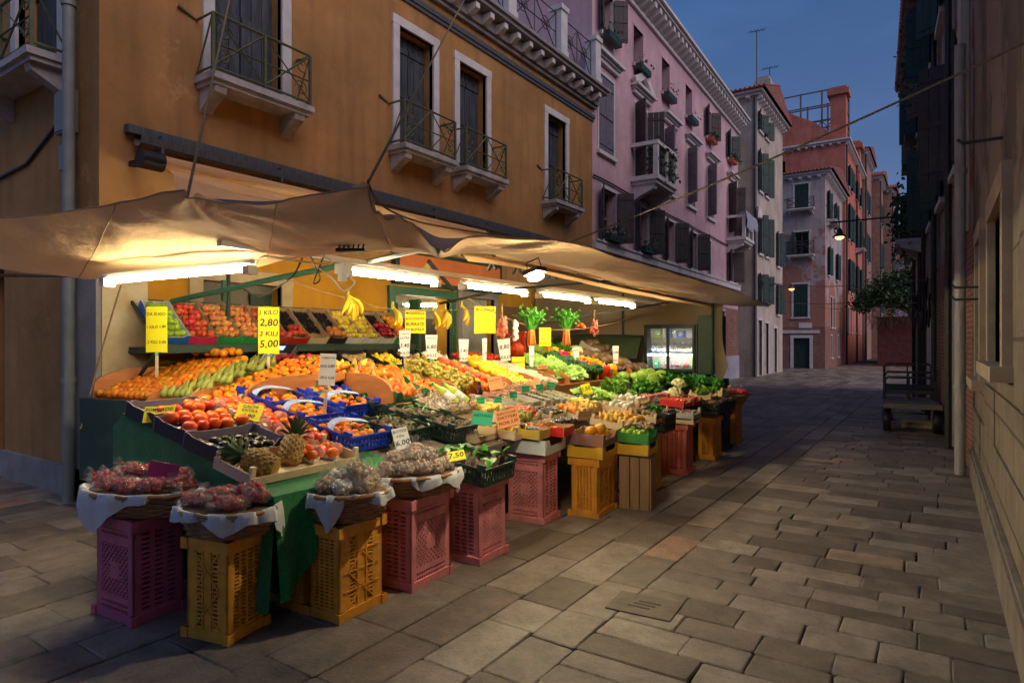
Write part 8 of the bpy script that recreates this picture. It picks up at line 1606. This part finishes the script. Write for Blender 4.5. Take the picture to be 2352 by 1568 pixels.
cpx('tall yellow card for sauce tomatoes on a stick above the oranges', 359, 756, 5.55, 50, 104, YEL, [('DA SUGO', 1), ('1 KILO 1,80', 1.3), ('2 KILI 3,00', 1.4)], 32, stick=.22, fold=True)
cpx('tall yellow card priced 2,80 on a stick above the clementines', 617, 758, 6.0, 46, 106, YEL, [('1 KILO', .7), ('2,80', 1.4), ('2 KILI', .7), ('5,00', 1.4)], 45, stick=.2, fold=True)
cpx('white clementine card on a thick stick among the blue crates', 752, 848, 4.75, 36, 74, WCARD, [('CLEMENTINE', .8), ('1KG 2,80', 1.4), ('2KG 5,00', 1.6)], 48, stick=.2, roll=R(3), tilt=R(14))
cpx('yellow card for apple persimmons lying on the black box', 366, 950, 4.15, 66, 40, YEL, [('POMICACHI', .8), ('3,80', 1.3)], 40, tilt=R(32), roll=R(-4))
cpx('yellow card for extra persimmons leaning on the netted fruit', 573, 946, 4.42, 60, 40, YEL, [('CACHI', .7), ('EXTRA', .7), ('4,80', 1.2)], 34, tilt=R(30), roll=R(8))
cpx('yellow hanging sign listing mozzarella, bocconcini and burrate', 954, 738, 7.4, 47, 54, YEL, [('MOZZARELLE', 1), ('BOCCONCINI', 1), ('BURRATE', 1), ('DI BUFALA', 1)], 45, clip=.1)
cpx('mostly blank yellow hanging sign with one word across its top', 1114, 734, 7.9, 49, 62, YEL, [('MOZZARELLE', 1), (' ', 4)], 40, clip=.1)
W_ = [('white card for extra clementines at 3,40 on a stick', 930, 788, 6.6, 27, 58, [('CLEMENTINE', .7), ('EXTRA', .7), ('3,40', 1.8), ('KILO', .6)], 35, .16), ('white card for muscat grapes at 6,80 on a stick', 991, 796, 6.7, 28, 54, [('MOSCATA', .7), ('6,80', 1.8), ('KILO', .6)], 38, .2), ('white card for tarocco oranges at 3,40 on a stick', 1065, 804, 7.0, 23, 50, [('TAROCCO', .7), ('3,40', 1.8), ('KILO', .5)], 35, .14), ('narrow white card turned sideways above the yellow apples', 1113, 802, 7.5, 12, 50, [('GOLD', .8), ('2,40', 1.4)], 62, .16), ('white card priced 8,80 leaning left of the small yellow card', 1159, 803, 7.9, 30, 50, [('8,80', 2), ('KILO', .7)], 30, .14), ('bluish white narrow card between the carrots', 1221, 818, 8.3, 12, 48, [('2,80', 1)], 45, .1), ('narrow white card tilted above the lettuces', 1324, 818, 9.0, 15, 42, [('NOSTRANI', .6), ('1,80', 1.4)], 35, .16), ('narrow white card priced 9,80 before the dark tarpaulin', 1414, 814, 9.4, 15, 40, [('9,80', 1.4), ('KILO', .5)], 35, .14)]
for (lab, px, py, D, w_, h_, ln, yw, stk) in W_: cpx(lab, px, py, D, w_, h_, WCARD, ln, yw, stick=stk, roll=R(-6) if 'tilt' in lab or 'lean' in lab else 0, taper=.25)
cpx('small yellow card for cherry tomatoes behind the radicchio', 1190, 832, 8.1, 30, 26, YEL, [('DATTERINO', 1)], 35, tilt=R(10))
cpx('pale yellow hanging sign between the two carrot bunches', 1252, 773, 8.6, 27, 42, YEL, [('NODINI', 1), ('BOCCONCINI', 1), ('TRECCE', 1), ('BURRATE', 1)], 40, clip=.06)
cpx('white card for artichokes at ten for 6,00 lying in the dark green crates', 922, 1006, 4.45, 36, 56, WCARD, [('BOTOI', .8), ('10x', .6), ('6,00', 1.5)], 42, tilt=R(38), roll=R(-14))
cpx('yellow card priced 7,50 lying in the jutting artichoke crate', 1048, 1046, 4.25, 40, 30, YEL, [('7,50', 1)], 36, tilt=R(55), roll=R(-14))
cpx('green card leaning over the lemons', 1108, 960, 5.0, 48, 32, GCARD, [('NATURALI', 1), (' ', .8)], 30, tilt=R(25), roll=R(6))
cpx('orange card for apricots, dates and figs', 1166, 960, 5.25, 52, 40, OCARD, [('ALBICOCCHE', .8), ('DATTERI', .8), ('FICHI 2,00', 1.3)], 30, tilt=R(25), roll=R(-14))
cpx('pale orange card for cashews leaning among the yellow apples', 1138, 879, 6.2, 32, 34, OCARD, [('ANACARDI', 1), (' ', 1)], 30, tilt=R(30), roll=R(-14))
for k, (px, py, tx, what) in enumerate(((1104, 920, 'OLIVE PICCANTI', 'hot olives'), (1144, 918, 'OLIVE DOLCI', 'mild olives'), (1179, 907, 'OLIVE VERDI', 'green olives'), (1207, 893, 'OLIVE ROSA', 'pink olives'), (1240, 889, 'OLIVE NERE', 'black olives'), (1265, 884, 'OLIVE MISTE', 'mixed olives'))): D = 5.9 + .18 * k; cpx('small green label for %s in the olive tubs' % what, px, py, D, 18, 15, GCARD, [(x, 1) for x in tx.split()], 35, tilt=R(12), roll=R(U(-8, 8)), grp='green olive labels')
cpx('plain magenta card propped behind the dried tomato bags', 375, 1083, 3.62, 68, 40, PCARD, [], 38, tilt=R(10), roll=R(10))
cpx('small orange card for garlic before the red sack', 1247, 842, 8.2, 24, 9, OCARD, [('AGLIO', 1)], 35, tilt=R(10)); cpx('yellow card half hidden in the romaine leaves', 1347, 893, 7.6, 22, 26, YEL, [('1,50', 1)], 35, tilt=R(25), roll=R(-16)); cpx('orange card beside the snack bags', 1232, 880, 7.0, 18, 22, OCARD, [], 35, tilt=R(25), roll=R(-16)); cpx('white card half hidden on the spinach side of the cabbages', 1527, 902, 8.6, 34, 14, WCARD, [], 30, tilt=R(50)); cpx('dark green card above the white mushrooms tray', 1468, 925, 7.8, 26, 14, GCARD, [('COSTE', 1)], 30, tilt=R(35))
